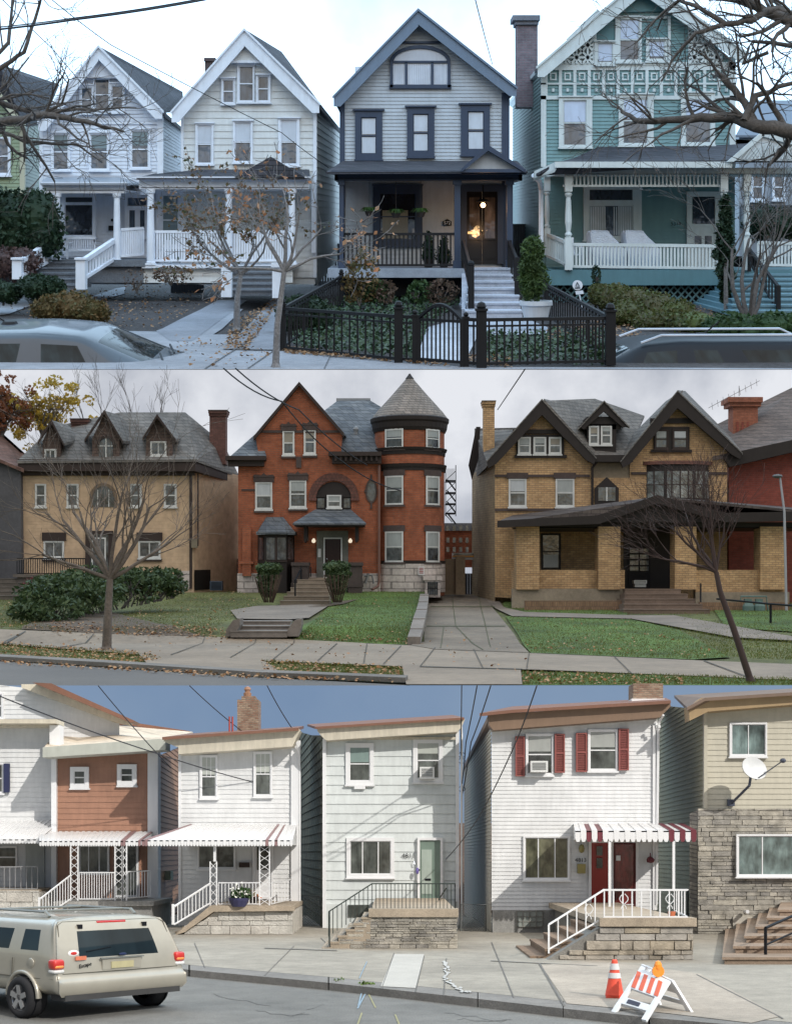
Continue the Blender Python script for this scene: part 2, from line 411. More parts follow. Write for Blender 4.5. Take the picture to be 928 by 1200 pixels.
# =================================================================== SKIES AND THE WIDE GROUND
# overcast vault behind the upper street; unseen overhead sheet added to block sun, cast fill
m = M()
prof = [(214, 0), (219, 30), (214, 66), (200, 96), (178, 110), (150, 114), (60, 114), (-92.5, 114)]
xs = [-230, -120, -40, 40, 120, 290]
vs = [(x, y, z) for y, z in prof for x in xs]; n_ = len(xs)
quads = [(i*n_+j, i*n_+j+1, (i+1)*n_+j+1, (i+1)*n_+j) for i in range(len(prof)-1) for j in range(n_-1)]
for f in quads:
    m.c = 1 if vs[f[0]][1] < 64 else 0; m.f.append(f); m.k.append(m.c)  # unseen front part warmer, rear bluer, to tint the light on each street
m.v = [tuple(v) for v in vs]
SKY1 = emit('cold_overcast_sky', (.71, .99, 1.27), 1.95, (.016, (.42, .545, .69), .48, .70)); SKY2 = emit('unseen_neutral_sky_sheet', (1.0, .97, .93), 1.9, (.014, (.8, .78, .78), .45, .75))
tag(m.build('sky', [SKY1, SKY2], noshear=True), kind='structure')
def backdrop(name, D, ztop, zbot, mt, halfw):
    m = M(); m.face([(-halfw, D, zbot), (halfw, D, zbot), (halfw, D, ztop), (-halfw, D, ztop)])
    tag(m.build(name, mt, noshear=True), kind='structure')
backdrop('sky', 93.75, (YH-433)/F*93.75, -5, emit('grey_cloud_sky', (.80, .82, .87), 1.0, (.085, (.44, .47, .54), .42, .66)), 75)
def blue_sky():
    m = emit('clear_sky', (.185, .275, .425), 1.0, (.1, (.26, .35, .48), .4, .75)); return m
backdrop('sky', 32.42, (YH-803.3)/F*32.42, -10.5, blue_sky(), 26)
street(640, 1, [(0, 0), (9, 0)])
m = M(); m.box(-900, 900, -300, 900, -16, -14); struct(m, 'ground', rough('far_ground', (.040, .045, .052)))

# =================================================================== UPPER STREET
street(260, 4.07, [(0, -10.175), (130, -10.175), (158, -9.15), (400, -9.15)])
WH = 167.0
r1 = random.Random(11)
white1 = paint('white_board', (.72, .78, .88)); white1b = paint('warm_white_board', (.70, .73, .74))
trim1 = paint('white_trim', (.77, .83, .93)); navy = paint('navy_trim', (.045, .065, .11), .45)
bluegrey = paint('blue_grey_board', (.48, .53, .59)); rakegrey = paint('slate_blue_rake', (.14, .20, .29), .5)
tealm = paint('teal_board', (.17, .31, .33)); cream = paint('pale_cream_trim', (.60, .67, .69)); olive = paint('olive_board', (.26, .28, .17))
shing = bricks('dark_shingle', (.035, .038, .05), (.06, .06, .075), (.015, .015, .02), .3, .14, .012, amt=.25)
gl1 = glass('window_glass', (.04, .055, .075)); gl1d = glass('dark_window_glass', (.012, .014, .02))
blindm = paint('white_blind', (.55, .62, .72), .3); curt = islands('lace_curtain', [(.5, .55, .6), (.62, .66, .7)], .7)
shadeg = paint('green_shade', (.17, .24, .27), .3)
conc1 = rough('pavement_concrete', (.27, .29, .33), bmp=.004); conc1b = rough('driveway_concrete', (.22, .24, .28), bmp=.005)
mulch = rough('mulch_soil', (.045, .042, .045), facs=((.6, .7, 1.3), (9, .5, 1.5)), bmp=.05, bs=14)
asph = rough('asphalt', (.07, .072, .078), bmp=.006, bs=60)
joint = paint('pavement_joint', (.08, .08, .085))
granite = rough('granite_step', (.42, .46, .54), bmp=.003, bs=30); blackm = paint('black_iron', (.008, .009, .012), .55)
stonef = rough('grey_foundation', (.16, .18, .21), bmp=.02, bs=12)
# ground
m = M()
ys = [94.1, 130, 158, 213]
for a, b in zip(ys, ys[1:]): m.face([(-85, a, gz(a)-.08), (85, a, gz(a)-.08), (85, b, gz(b)-.08), (-85, b, gz(b)-.08)])
struct(m, 'ground', mulch)
m = M(); m.box(-80, 80, 94.12, 110, -14.2, -13.9); struct(m, 'road', asph)
pav1 = [(-150, 433), (-150, 372), (0, 362), (30, 382), (50, 386), (215, 384), (262, 350), (300, 346), (275, 384), (330, 380), (330, 433)]
m = M(); drape(m, [(330, 410), (262, 410), (330, 340), (335, 352), (331, 410)], .0)
drape(m, [(205, 433), (205, 389), (262, 362), (285, 362), (250, 392), (322, 392), (331, 411), (470, 424), (545, 430), (1078, 432.6), (1078, 432.9), (205, 432.9)], .03)
drape(m, [(-150, 433), (-150, 392), (0, 386), (150, 388), (205, 389), (205, 433)], .03)
drape(m, [(-150, 372), (0, 352), (28, 350), (36, 358), (10, 368), (-150, 386)], .03)
drape(m, [(100, 350), (135, 338), (147, 336), (146, 344), (112, 354)], .03)
struct(m, 'pavement', conc1)
m = M(); drape(m, [(262, 410), (322, 356), (331, 380), (331, 409), (322, 411)], .06); drape(m, [(183, 388), (262, 350), (290, 352), (225, 400), (200, 400)], .06)
struct(m, 'driveway', conc1b)
m = M()
for a, b in (((262, 410), (322, 411)), ((240, 433), (300, 395)), ((380, 433), (388, 416)), ((290, 433), (322, 411))):
    dx, dy = b[0]-a[0], b[1]-a[1]; l = math.hypot(dx, dy); nx, ny = -dy/l*.5, dx/l*.5
    drape(m, [(a[0]-nx, a[1]-ny), (b[0]-nx, b[1]-ny), (b[0]+nx, b[1]+ny), (a[0]+nx, a[1]+ny)], .09)
struct(m, 'pavement_joint', joint)
leafmat = islands('fallen_leaf', [(.20, .11, .05), (.28, .17, .09), (.12, .07, .045), (.32, .22, .14)], .8)
m = M()
for poly, n in (([(270, 380), (322, 350), (330, 352), (290, 412), (262, 410)], 420), ([(335, 408), (470, 424), (545, 432), (330, 414)], 320), ([(110, 340), (215, 330), (262, 345), (190, 385), (110, 384)], 260),
                ([(545, 418), (600, 418), (600, 432), (545, 430)], 120), ([(0, 352), (120, 345), (150, 386), (40, 384)], 160), ([(640, 385), (720, 372), (760, 395), (640, 400)], 250), ([(206, 392), (320, 412), (325, 430), (206, 430)], 60), ([(790, 360), (900, 352), (920, 372), (800, 372)], 200)):
    litter(m, poly, int(n*1.9), .062, r1, .04)
tag(m.build('fallen_leaves', leafmat), 'brown fallen leaves scattered on beds and pavement of the upper street', 'leaves', kind='stuff')

def gable_house(th, D, wall, wallm, apex, le, re, rakew, rakem, base, back=30, cor=None, corm=None, course=.11, body=None):
    """gable-front house: wall outline (photo px), rake boards, box body behind"""
    m = M(); fclap(m, D, wall, course); m.build('wall', wallm, th)
    x0 = min(p[0] for p in wall); x1 = max(p[0] for p in wall); yt = max(le[1], re[1])-2
    D2 = D+back
    m = M(); m.box(X(x0, D)+.1, X(x1, D)-.1, D+.12, D2, Z(base, D), Z(yt, D))
    m.prism([(x0+.5, yt), (apex[0], apex[1]+rakew), (x1-.5, yt)], D+.12, back-.2)
    (body or m).build('house_body', wallm, th) if False else m.build('side_wall', wallm, th)
    m = M(); ov = q(.35); t = q(.12)
    for e in (le, re):
        a = P(apex[0], apex[1], D-ov); b = P(e[0], e[1], D-ov); bk = Vector((0, back+ov, 0)); dn = Vector((0, 0, -t))
        m.add([a, b, b+bk, a+bk, a+dn, b+dn, b+bk+dn, a+bk+dn], [(0, 1, 2, 3), (4, 7, 6, 5), (0, 4, 5, 1), (1, 5, 6, 2), (2, 6, 7, 3)])
    rf = m.build('roof', shing, th)
    m = M()
    for e in (le, re):
        dx, dy = e[0]-apex[0], e[1]-apex[1]; k = rakew*math.hypot(dx, dy)/abs(dx)
        pts = [apex, e, (e[0], e[1]+k*.55), (e[0]-(8 if dx > 0 else -8), e[1]+k*.55), (apex[0], apex[1]+k)]
        m.prism(pts, D-ov-q(.06), q(.06)); m.prism([(apex[0], apex[1]-1.2), (e[0]+(1.5 if dx > 0 else -1.5), e[1]-1), (e[0]+(1.5 if dx > 0 else -1.5), e[1]+2), (apex[0], apex[1]+2)], D-ov-q(.12), q(.055))
        # soffit between wall and rake
        a = P(apex[0], apex[1]+k*.8, D-ov); b = P(e[0], e[1]+k*.4, D-ov); bk = Vector((0, ov+.05, 0)); m.add([a, b, b+bk, a+bk], [(0, 1, 2, 3)])
    m.build('rake_board', rakem, rf)
    return rf
def column(th, x, y0, y1, D, w_, mt, base=True, nm='porch_column'):
    m = M(); r = w_/2*D/F; c = (X(x, D), D, Z(y1, D)); H = Z(y0, D)-Z(y1, D)
    m.lathe(c, [(0, 0), (r*1.25, 0), (r*1.25, H*.04), (r*1.0, H*.05), (r*.98, H*.3), (r*.82, H*.93), (r*1.15, H*.95), (r*1.25, H), (0, H)], 14)
    m.box(c[0]-r*1.35, c[0]+r*1.35, D-r*1.35, D+r*1.35, c[2]-.02, c[2]+H*.025); return m.build(nm, mt, th, smooth=False)
def steps(m, x0a, x1a, ya, Da, x0b, x1b, yb, Db, n):
    """flight from the top (row ya at depth Da) down to (yb, Db), n risers"""
    za, zb = Z(ya, Da), Z(yb, Db)
    for i in range(n):
        t0, t1 = i/n, (i+1)/n; d0 = Da+(Db-Da)*t0; d1 = Da+(Db-Da)*t1
        l = min(X(x0a, Da)+(X(x0b, Db)-X(x0a, Da))*t1, 1e9); r = X(x1a, Da)+(X(x1b, Db)-X(x1a, Da))*t1
        zt = za+(zb-za)*t0
        m.box(l, r, d1+q(.03), Da+.01*i, zb-.1-.003*i, zt-q(.05)); m.box(l-q(.02), r+q(.02), d1, d0+q(.05), zt-q(.05), zt)

# ---------------------------------------------------------- blue grey gable house
th = thing('gable_house', 'blue grey gabled clapboard house with arched attic window and black front porch', 'house', P(495, 347, WH), 'gabled houses along the upper street')
HB = th
gable_house(th, WH, [(403, 345), (597, 345), (597, 108), (490, 18), (403, 106)], bluegrey, (490, 10), (391, 113), (605, 102), 14, rakegrey, 347, 30)
m = M()
for x0, x1 in ((398, 404), (588, 597)): m.pb(x0, 108, x1, 345, WH-q(.05), q(.1))
m.pb(463, 47.5, 519, 50, WH-q(.08), q(.08)); m.build('corner_board', navy, th)
for o, g in (((416, 129, 448, 186), (424, 138, 440, 179)), ((477, 125, 509, 183), (485, 134, 501, 176)), ((540, 122, 574, 181), (549, 131, 566, 174))):
    window(th, WH, o, g, navy, gl1, blind=[(0, 0, 1, .46), (0, .54, 1, 1)], bm=blindm, head=2.5, sill=1)
# arched attic window
m = M(); D = WH
def arch(cx, y0, yb, rx, ry, n=14): return [(cx+rx*math.cos(math.pi*i/n), y0-ry*math.sin(math.pi*i/n)) for i in range(n+1)]
def archring(m, cx, y0, rx, ry, wd, D, dep, n=16):
    o = arch(cx, y0, 0, rx, ry, n); i_ = arch(cx, y0, 0, rx-wd, ry-wd, n)
    for k in range(n): m.prism([o[k], o[k+1], i_[k+1], i_[k]], D, dep)
archring(m, 492.5, 72, 35.5, 20, 4, D-q(.1), q(.1))
for r_ in ((457, 72, 460.5, 102), (524.5, 72, 528, 102), (456, 98.5, 529, 103), (474.5, 72, 477.5, 98.5), (505, 72, 508, 98.5), (460.5, 70.5, 524.5, 73)): m.pb(*r_, D-q(.1), q(.1))
aw = m.build('arched_window', navy, th)
m = M(); m.prism(arch(492.5, 72, 0, 32, 17)+[(460.5, 98.5), (524.5, 98.5)], D-q(.05), q(.03)); m.build('pane', paint('curtained_pane', (.50, .56, .66), .15, bmp=0), aw)
m = M()
for i in range(26): x = 461+i*2.5; m.prism([(x, 98), (x+1.1, 98), (x+1.0, 74), (x+.1, 74)], D-q(.056), q(.005))
m.build('curtain', islands('net_curtain', [(.60, .66, .76), (.48, .54, .64)]), aw)
# porch
PD = 157.0
m = M(); m.pb(384, 314.5, 548, 325, PD-1.2, 11); m.build('porch_floor', rough('porch_stone_edge', (.33, .38, .46)), th)
m = M(); m.pb(404, 326, 545, 347, PD+3, 6); m.build('porch_base', paint('porch_void_black', (.02, .025, .035)), th)  # solid black box; the shade under the porch is put into its colour
m = M(); m.pb(392, 203, 612, 211, PD, q(.3)); m.pb(388, 199.5, 617, 203.5, PD-q(.3), q(.6)); m.pb(392, 203.5, 396, 211, PD, 9); m.pb(608, 203.5, 612, 211, PD, 9)
bm = m.build('porch_beam', navy, th)
m = M(); m.slabp([(382, 201, PD-q(.4)), (618, 200, PD-q(.4)), (606, 188, WH), (402, 188, WH)], .25); m.slabp([(392, 208, PD), (612, 208, PD), (604, 211, WH), (396, 211, WH)], .1)
m.build('porch_roof', shing, th)
m = M(); m.prism([(545, 199), (572, 172), (611, 198)], PD-q(.45), q(.3)); pg = m.build('porch_gable', bluegrey, th)
m = M()
for a, b in (((572, 169), (541, 197)), ((572, 169), (614, 197))):
    m.prism([a, b, (b[0], b[1]+4), (a[0], a[1]+7)], PD-q(.7), q(.3))
m.pb(541, 197.5, 616, 201.5, PD-q(.65), q(.4)); m.build('rake_board', navy, pg)
for x, w_ in ((400, 5), (536, 7), (597.5, 7)):
    m = M(); m.pb(x-w_/2, 211, x+w_/2, 315, PD, q(.2)); m.pb(x-w_/2-1.5, 211, x+w_/2+1.5, 216, PD-q(.04), q(.28)); m.pb(x-w_/2-1.5, 305, x+w_/2+1.5, 315, PD-q(.04), q(.28)); m.build('porch_column', navy, th)
m = M(); rail(m, P(403, 314.5, PD+.4), P(533, 314.5, PD+.4), .98, 26, .05, .03); rail(m, P(403, 314.5, PD+.4), P(403, 312, WH), .98, 8, .05, .03)
m.build('railing', blackm, th)
w_ = window(th, WH, (437, 217, 495, 287), (446, 227, 486, 280), navy, gl1d, bars=('h',), head=1)
m = M(); m.pb(448, 246, 478, 279, WH-q(.045), q(.006)); m.build('curtain', paint('cream_room_light', (.22, .20, .15), .3), w_)  # dim cream panel colour stands in for room light behind the glass
# door
m = M(); m.pb(540, 216, 547, 309, WH-q(.12), q(.12)); m.pb(583, 216, 590, 309, WH-q(.12), q(.12)); m.pb(547, 216, 583, 224, WH-q(.12), q(.12)); dr = m.build('door', navy, th)
m = M(); m.pb(547, 224, 564.6, 309, WH-q(.06), q(.05)); m.pb(565.2, 224, 583, 309, WH-q(.06), q(.05))
for x0, x1 in ((550, 562), (568, 580)): m.pb(x0, 284, x1, 303, WH-q(.08), q(.02)); ring(m, x0-2, 229, x1+2, 281, 2, WH-q(.085), q(.03))
m.build('door_leaf', paint('black_door', (.015, .014, .016), .25), dr)
m = M(); m.pb(550, 231, 562, 279, WH-q(.07), q(.02)); m.pb(568, 231, 580, 279, WH-q(.07), q(.02)); m.build('pane', glass('door_glass', (.10, .075, .06)), dr)
m = M(); m.ball(P(564.5, 270, WH-q(.14)), q(.035)); m.pb(548, 271, 558, 274, WH-q(.1), q(.02)); m.build('handle', paint('brass', (.5, .45, .3), .3, metal=.8), dr)
m = M(); m.tube([P(566, 216, PD+4), P(566, 233, PD+4)], .1, 5); m.tube([P(566, 233, PD+4), P(566, 236, PD+4)], [.5, .9], 8)
pl = m.build('porch_lantern', blackm, th)
m = M(); m.ball(P(566, 240, PD+4), q(.07)); m.build('bulb', emit('warm_bulb', (1, .62, .28), 14), pl)
ld = bpy.data.lights.new('lantern_light', 'POINT'); lo = bpy.data.objects.new('lantern_light', ld); COL.objects.link(lo); ld.energy = 420; ld.color = (1, .55, .25); ld.shadow_soft_size = .5
p_ = P(566, 243, PD+3.4); lo.location = Vector((p_.x, p_.y, p_.z+A*p_.y))-Vector(th['_L']); lo.parent = th
m = M(); m.prism([(519, 264), (519, 259), (524, 256), (529, 259), (529, 264)], WH-q(.08), q(.04)); npl = m.build('number_plate', blackm, th)
text('572', 524, 261, WH-q(.09), .55, trim1, npl, 'numerals')
# granite steps
m = M(); steps(m, 553, 600, 313, PD, 546, 612, 371, 139, 7); m.build('front_steps', granite, th)
m = M(); m.slabp([(541, 320, PD-1.4), (551, 320, PD-1.4), (545, 362, 142), (541, 362, 142)], 4); m.build('step_cheek', granite, th)
m = M()
a0, a1 = P(543, 314, PD-1), P(552, 361, 141)
m.bar(a0, a0+Vector((0, 0, 3.2)), .5); m.bar(a1, a1+Vector((0, 0, 4.4)), .62); m.ball(a1+Vector((0, 0, 4.6)), .36); m.bar(a0+Vector((0, 0, 3.1)), a1+Vector((0, 0, 4.0)), .3); m.bar(a0+Vector((0, 0, .9)), a1+Vector((0, 0, 1.2)), .2)
for i in range(1, 8): p = a0.lerp(a1, i/8); m.bar(p+Vector((0, 0, .9)), p+Vector((0, 0, 3.3)), .14)
b0, b1 = P(597, 314, PD-1), P(606, 345, 146)
m.bar(b0, b0+Vector((0, 0, 3.2)), .5); m.bar(b1, b1+Vector((0, 0, 4)), .55); m.bar(b0+Vector((0, 0, 3)), b1+Vector((0, 0, 3.7)), .3)
for i in range(1, 5): p = b0.lerp(b1, i/5); m.bar(p, p+Vector((0, 0, 3.2)), .14)
m.build('handrail', blackm, th)
m = M(); m.tube([P(420, 78, 185), P(420, 86, 185)], .5, 8); m.build('roof_vent', trim1, th)
# walk in front of steps
m = M(); drape(m, [(546, 372), (613, 372), (642, 384), (640, 392), (560, 393), (545, 424), (488, 422), (500, 384)], .05); struct(m, 'path', rough('path_stone', (.36, .39, .45), bmp=.003))

# ---------------------------------------------------------- hanging ferns and porch plants
fern = islands('fern_green', [(.06, .13, .03), (.12, .22, .05), (.04, .09, .03)], .6, .3)
dgreen = islands('dark_evergreen', [(.015, .035, .02), (.03, .06, .03), (.02, .045, .02)], .6, .15)
mgreen = islands('mid_green', [(.03, .07, .02), (.06, .10, .03), (.04, .08, .025)], .6, .2)
terra = paint('dark_pot', (.04, .035, .035)); whitepot = paint('white_pot', (.6, .64, .7), .5)
for x, y, wh in ((433, 246, 'hanging fern at the left edge of the porch window'), (464, 248, 'hanging fern in front of the middle of the porch window'), (493, 247, 'hanging fern between porch window and house number')):
    t2 = thing('hanging_fern', wh, 'plant', P(x, y+6, PD+1), 'ferns hanging in the black porch')
    m = M(); m.lathe(P(x, y+7, PD+1), [(0, 0), (.35, 0), (.6, .6), (0, .6)], 10); m.tube([P(x, y+1, PD+1), P(x, 211, PD+1)], .04, 3); m.build('pot', terra, t2)
    m = M()
    for i in range(60):
        a = r1.uniform(0, 6.28); L_ = r1.uniform(.8, 1.5); c = P(x, y+1, PD+1); d = Vector((math.cos(a), math.sin(a)*.8, 0))
        pts = [c, c+d*L_*.5+Vector((0, 0, .45)), c+d*L_+Vector((0, 0, -.1))]; sd_ = Vector((-d.y, d.x, 0))*.12
        m.add([pts[0]-sd_*.4, pts[0]+sd_*.4, pts[1]+sd_, pts[1]-sd_, pts[2]], [(0, 1, 2, 3), (3, 2, 4)])
    m.build('fronds', fern, t2)
for x, y, h_, lab in ((502, 293, 30, 'bushy dark potted shrub on the porch beside the ferns'), (520, 296, 24, 'small conical potted evergreen nearest the black door')):
    t2 = thing('potted_shrub', lab, 'plant', P(x, 312, PD+2.2), 'potted shrubs on the black porch')
    m = M(); m.lathe(P(x, 313, PD+2.2), [(0, 0), (.45, 0), (.6, 1.0), (0, 1.0)], 10); m.build('pot', terra, t2)
    m = M()
    for k in range(3): foliage(m, P(x, y+6-k*h_/3.2, PD+2.2), ((.95-.25*k), .8-.2*k, 1.0), 170, .22, r1)
    m.build('foliage', dgreen, t2)
# ---------------------------------------------------------- black iron fence with gate
def fence_panel(m, a, b, h, n, sc=1):
    up = Vector((0, 0, 1)); m.bar(a+up*h, b+up*h, .24*sc); m.bar(a+up*h*.87, b+up*h*.87, .14*sc); m.bar(a+up*h*.09, b+up*h*.09, .2*sc)
    for i in range(1, n): p = a.lerp(b, i/n); m.bar(p+up*h*.05, p+up*h, .13*sc)
def fpost(th, a, h, w_, nm='post'):
    m = M(); m.bar(a, a+Vector((0, 0, h)), w_); m.bar(a+Vector((0, 0, h)), a+Vector((0, 0, h+.15)), w_*1.25); m.ball(a+Vector((0, 0, h+.3)), w_*.5, 8); m.build(nm, blackm, th)
th = thing('iron_fence', 'black iron picket fence around the ivy garden of the blue grey house', 'fence', G(400, 416))
f0, f1, f2 = G(331, 411), G(467, 425), G(564, 431)
fr = Vector((X(715, 97.2), 97.2, gz(97)))
m = M(); fence_panel(m, f0, f1, 3.35, 15); m.build('fence_panel', blackm, th)
g0, g1 = G(486, 426), G(546, 430)
m = M(); fence_panel(m, f1, g0, 3.35, 2); m.build('fence_panel', blackm, th)
m = M(); fence_panel(m, g1, f2, 3.35, 2); m.build('fence_panel', blackm, th)
m = M(); fence_panel(m, f2, fr, 3.35, 17); m.build('fence_panel', blackm, th)
lb = Vector((X(400, 152), 152, gz(152))); rb = Vector((X(640, 141), 141, gz(141)))
m = M(); fence_panel(m, f0, lb, 3.35, 26); m.build('fence_panel', blackm, th)
m = M(); fence_panel(m, fr, rb, 3.35, 24); m.build('fence_panel', blackm, th)
for p, w_, h_ in ((f0, .5, 3.6), (f1, .62, 3.9), (g0, .38, 3.4), (g1, .38, 3.4), (f2, .7, 4.0), (fr, .7, 3.8), (lb, .5, 3.6), (rb, .5, 3.6)): fpost(th, p, h_, w_)
m = M(); up = Vector((0, 0, 1)); ga = g0+Vector((.3, -.1, 0)); gb = g1+Vector((-.3, -.1, 0))
for i in range(11):
    t = i/10; p = ga.lerp(gb, t); tz = 3.3+1.0*math.sin(math.pi*t); m.bar(p+up*.3, p+up*tz, .12)
m.tube([ga.lerp(gb, t/12)+up*(3.3+1.0*math.sin(math.pi*t/12)) for t in range(13)], .16, 5); m.bar(ga+up*3.2, gb+up*3.2, .2); m.bar(ga+up*.35, gb+up*.35, .2); m.bar(ga, ga+up*3.4, .26); m.bar(gb, gb+up*3.4, .26)
m.build('gate', blackm, th)
# ivy beds, shrubs
ivy = islands('ivy_leaf', [(.018, .045, .02), (.035, .075, .03), (.022, .05, .022), (.05, .09, .04)], .45, .1)
m = M()
for poly, n in (([(342, 405), (345, 366), (410, 352), (545, 352), (505, 382), (484, 422), (345, 409)], 5200), ([(566, 426), (560, 396), (640, 392), (712, 390), (716, 428)], 2000)):
    for x, y in scatter(poly, n, r1): m.leaf(G(x, y, r1.uniform(.05, .75)), .34*r1.uniform(.7, 1.3), r1, flat=.5, lng=1.1)
tag(m.build('ivy', ivy), 'dark green ivy carpeting the beds behind the black iron fence', 'ground cover', kind='stuff')
def shrub(name, lab, cat, c, rad, n, size, mt, grp=None, lump=.18, parts=None, seed=None):
    rr = random.Random(seed or lab); t2 = thing(name, lab, cat, (c[0], c[1], c[2]-rad[2]), grp)
    m = M(); foliage(m, c, rad, n, size, rr, n >= 700, lump); 
    for dc, r2, k in (parts or ()): foliage(m, (c[0]+dc[0], c[1]+dc[1], c[2]+dc[2]), r2, k, size, rr, True, lump)
    m.build('foliage', mt, t2)
    m = M()
    for i in range(5): a = r1.uniform(0, 6.28); m.tube([(c[0], c[1], c[2]-rad[2]*1.05), (c[0]+math.cos(a)*rad[0]*.4, c[1]+math.sin(a)*rad[1]*.4, c[2])], .1, 4)
    m.build('stem', bark, t2); return t2
bark = rough('bark', (.10, .09, .085), facs=((3, .7, 1.3), (20, .7, 1.3)), bmp=.02, bs=20)
bark2 = rough('pale_bark', (.20, .20, .21), facs=((3, .7, 1.25), (20, .7, 1.3)), bmp=.02, bs=20)
c = G(366, 392); shrub('clipped_shrub', 'dark rounded shrub behind the left fence pickets', 'shrub', (c.x-.6, c.y+2, c.z+1.6), (2.6, 2.4, 2.0), 1500, .3, dgreen)
bronze = islands('bronze_leaf', [(.22, .13, .06), (.30, .19, .10), (.16, .09, .05), (.12, .12, .05)], .7, .3)
c = G(421, 362); shrub('bronze_shrub', 'small shrub with dry bronze leaves in front of the black porch', 'shrub', (c.x, c.y, c.z+3.4), (1.9, 1.6, 3.0), 620, .32, bronze, lump=.4)
dried = islands('dried_stem', [(.14, .09, .07), (.2, .13, .1), (.09, .07, .05)], .8, .2)
for px, lab, mt in ((452, 'dry reddish perennials under the black porch rail', dried), (488, 'green mound shrub below the middle of the black porch', mgreen), (517, 'dry brown perennial clump beside the granite steps', dried), (437, 'low green shrub at the porch end of the ivy bed', mgreen)):
    c = P(px, 340, 150); shrub('bed_shrub', lab, 'shrub', (c.x, c.y, c.z-.2), (1.5, 1.2, 1.3), 420, .28, mt, 'shrubs below the black porch', .3)
t2 = thing('potted_cypress', 'feathery green shrub in a big white pot beside the granite steps', 'plant', P(628, 374, 128))
m = M(); c = P(628, 374, 128); k = 1.42; m.lathe(c, [(0, 0), (.78*k, 0), (.98*k, 1.25), (1.1*k, 1.35), (1.1*k, 1.75), (.95*k, 1.75), (.9*k, 1.4), (0, 1.4)], 20); m.build('pot', whitepot, t2, smooth=False)
m = M()
for k in range(4): foliage(m, (c.x-.35+r1.uniform(-.15, .15), c.y, c.z+2.9+k*1.15), (1.2-.16*abs(k-1), 1.0, 1.3), 800, .17, r1, k < 3, lump=.45, lng=3)
m.build('foliage', islands('cypress_green', [(.07, .12, .03), (.12, .17, .05), (.05, .09, .03)], .6, .2), t2)

# ---------------------------------------------------------- white house with projecting porch bench (far left)
th = thing('gable_house', 'white gabled clapboard house with a bench on its open corner porch', 'house', P(118, 330, WH), 'gabled houses along the upper street')
gable_house(th, WH, [(48, 330), (187, 330), (187, 134), (115, 62), (48, 134)], white1, (115, 53), (45, 143), (190, 130), 11, trim1, 333, 2)
m = M()
for x0, x1 in ((46, 50), (184, 191)): m.pb(x0, 132, x1, 325, WH-q(.05), q(.1))
m.pb(50, 142, 184, 145, WH-q(.05), q(.05)); m.pb(88, 88, 142, 91, WH-q(.22), q(.25)); m.build('corner_board', trim1, th)
m = M(); m.prism([(90, 88), (115, 60), (141, 88)], WH-q(.2), q(.2)); m.build('gable_board', white1, th)
m = M(); sclap(m, 187, WH+.1, 214, 200, 132, 330, 153, 300, .11, .02); m.build('side_wall', paint('shaded_side_board', (.45, .47, .52)), th)  # white board again, the side's shade put into a greyer colour
m = M(); m.slabp([(115, 53, WH), (190, 129, WH), (216, 128, 196), (214, 107, 200)], .3)
m.slabp([(187, 129, WH-1), (193, 131, WH-1), (217, 152, 200), (213, 150, 200)], .5); m.build('side_roof', shing, th)
for o, g in (((60, 155, 82, 199), (63, 158, 79, 197)), ((104, 155, 128, 199), (107, 158, 125, 197)), ((152, 151, 176, 197), (155, 154, 173, 195))):
    window(th, WH, o, g, trim1, gl1, head=1, blind=[(0, 0, 1, .4)], bm=shadeg)
for o, g in (((93, 99, 109, 132), (96, 103, 107, 129)), ((109, 89, 129, 131), (112, 93, 127, 128)), ((129, 97, 146, 131), (132, 101, 143, 127))):
    window(th, WH, o, g, trim1, gl1, head=1)
PW = 158.0
m = M(); m.pb(50, 216, 146, 226, PW, q(.25)); m.pb(144, 220, 176, 228, PW+5, q(.25)); m.pb(48, 213, 148, 217, PW-q(.2), q(.6)); m.build('porch_beam', trim1, th)
m = M(); m.slabp([(47, 214, PW-1), (149, 214, PW-1), (176, 216, WH), (140, 207, WH), (55, 207, WH)], .2); m.build('porch_roof', paint('grey_metal_roof', (.28, .31, .36), .4), th)
m = M(); m.slabp([(52, 222, PW), (146, 222, PW), (178, 226, WH-.2), (60, 226, WH-.2)], .1); m.build('porch_ceiling', trim1, th)
for x in (67, 137): column(th, x, 226, 307, PW, 8.5, trim1)
window(th, WH, (73, 227, 112, 277), (77, 240, 108, 275), trim1, gl1d, head=1, bars=())
m = M(); m.pb(77, 231, 108, 236.5, WH-q(.1), q(.02)); m.build('transom', gl1d, th)
m = M(); ring(m, 146, 228, 175, 280, 3.5, WH-q(.1), q(.1)); m.pb(160, 243, 162, 280, WH-q(.08), q(.06)); m.pb(149.5, 241, 171.5, 244, WH-q(.1), q(.08)); dr = m.build('double_door', trim1, th)
m = M()
for x0, x1 in ((149.5, 160), (162, 171.5)): ring(m, x0, 244, x1, 280, 2, WH-q(.07), q(.05)); m.pb(x0+2, 270, x1-2, 280, WH-q(.06), q(.04))
m.build('door_leaf', trim1, dr); m = M(); m.pb(151, 245, 159, 270, WH-q(.05), q(.03)); m.pb(163, 245, 170, 270, WH-q(.05), q(.03)); m.pb(150, 231.5, 171, 240, WH-q(.06), q(.03)); m.build('pane', gl1, dr)
m = M(); m.pb(44, 304, 170, 312, PW-.6, 9.5); m.pb(95, 309, 168, 331, PW, 8.5); m.build('porch_base', stonef, th)
m = M(); steps(m, 48, 90, 306, PW, 42, 88, 339, 150, 5); m.build('front_steps', stonef, th)
m = M(); rail(m, P(141, 304, PW+.4), P(168, 302, PW+2), .86, 11, .05, .035); rail(m, P(68, 303, PW+3), P(74, 302, WH-1), .86, 4, .05, .035)
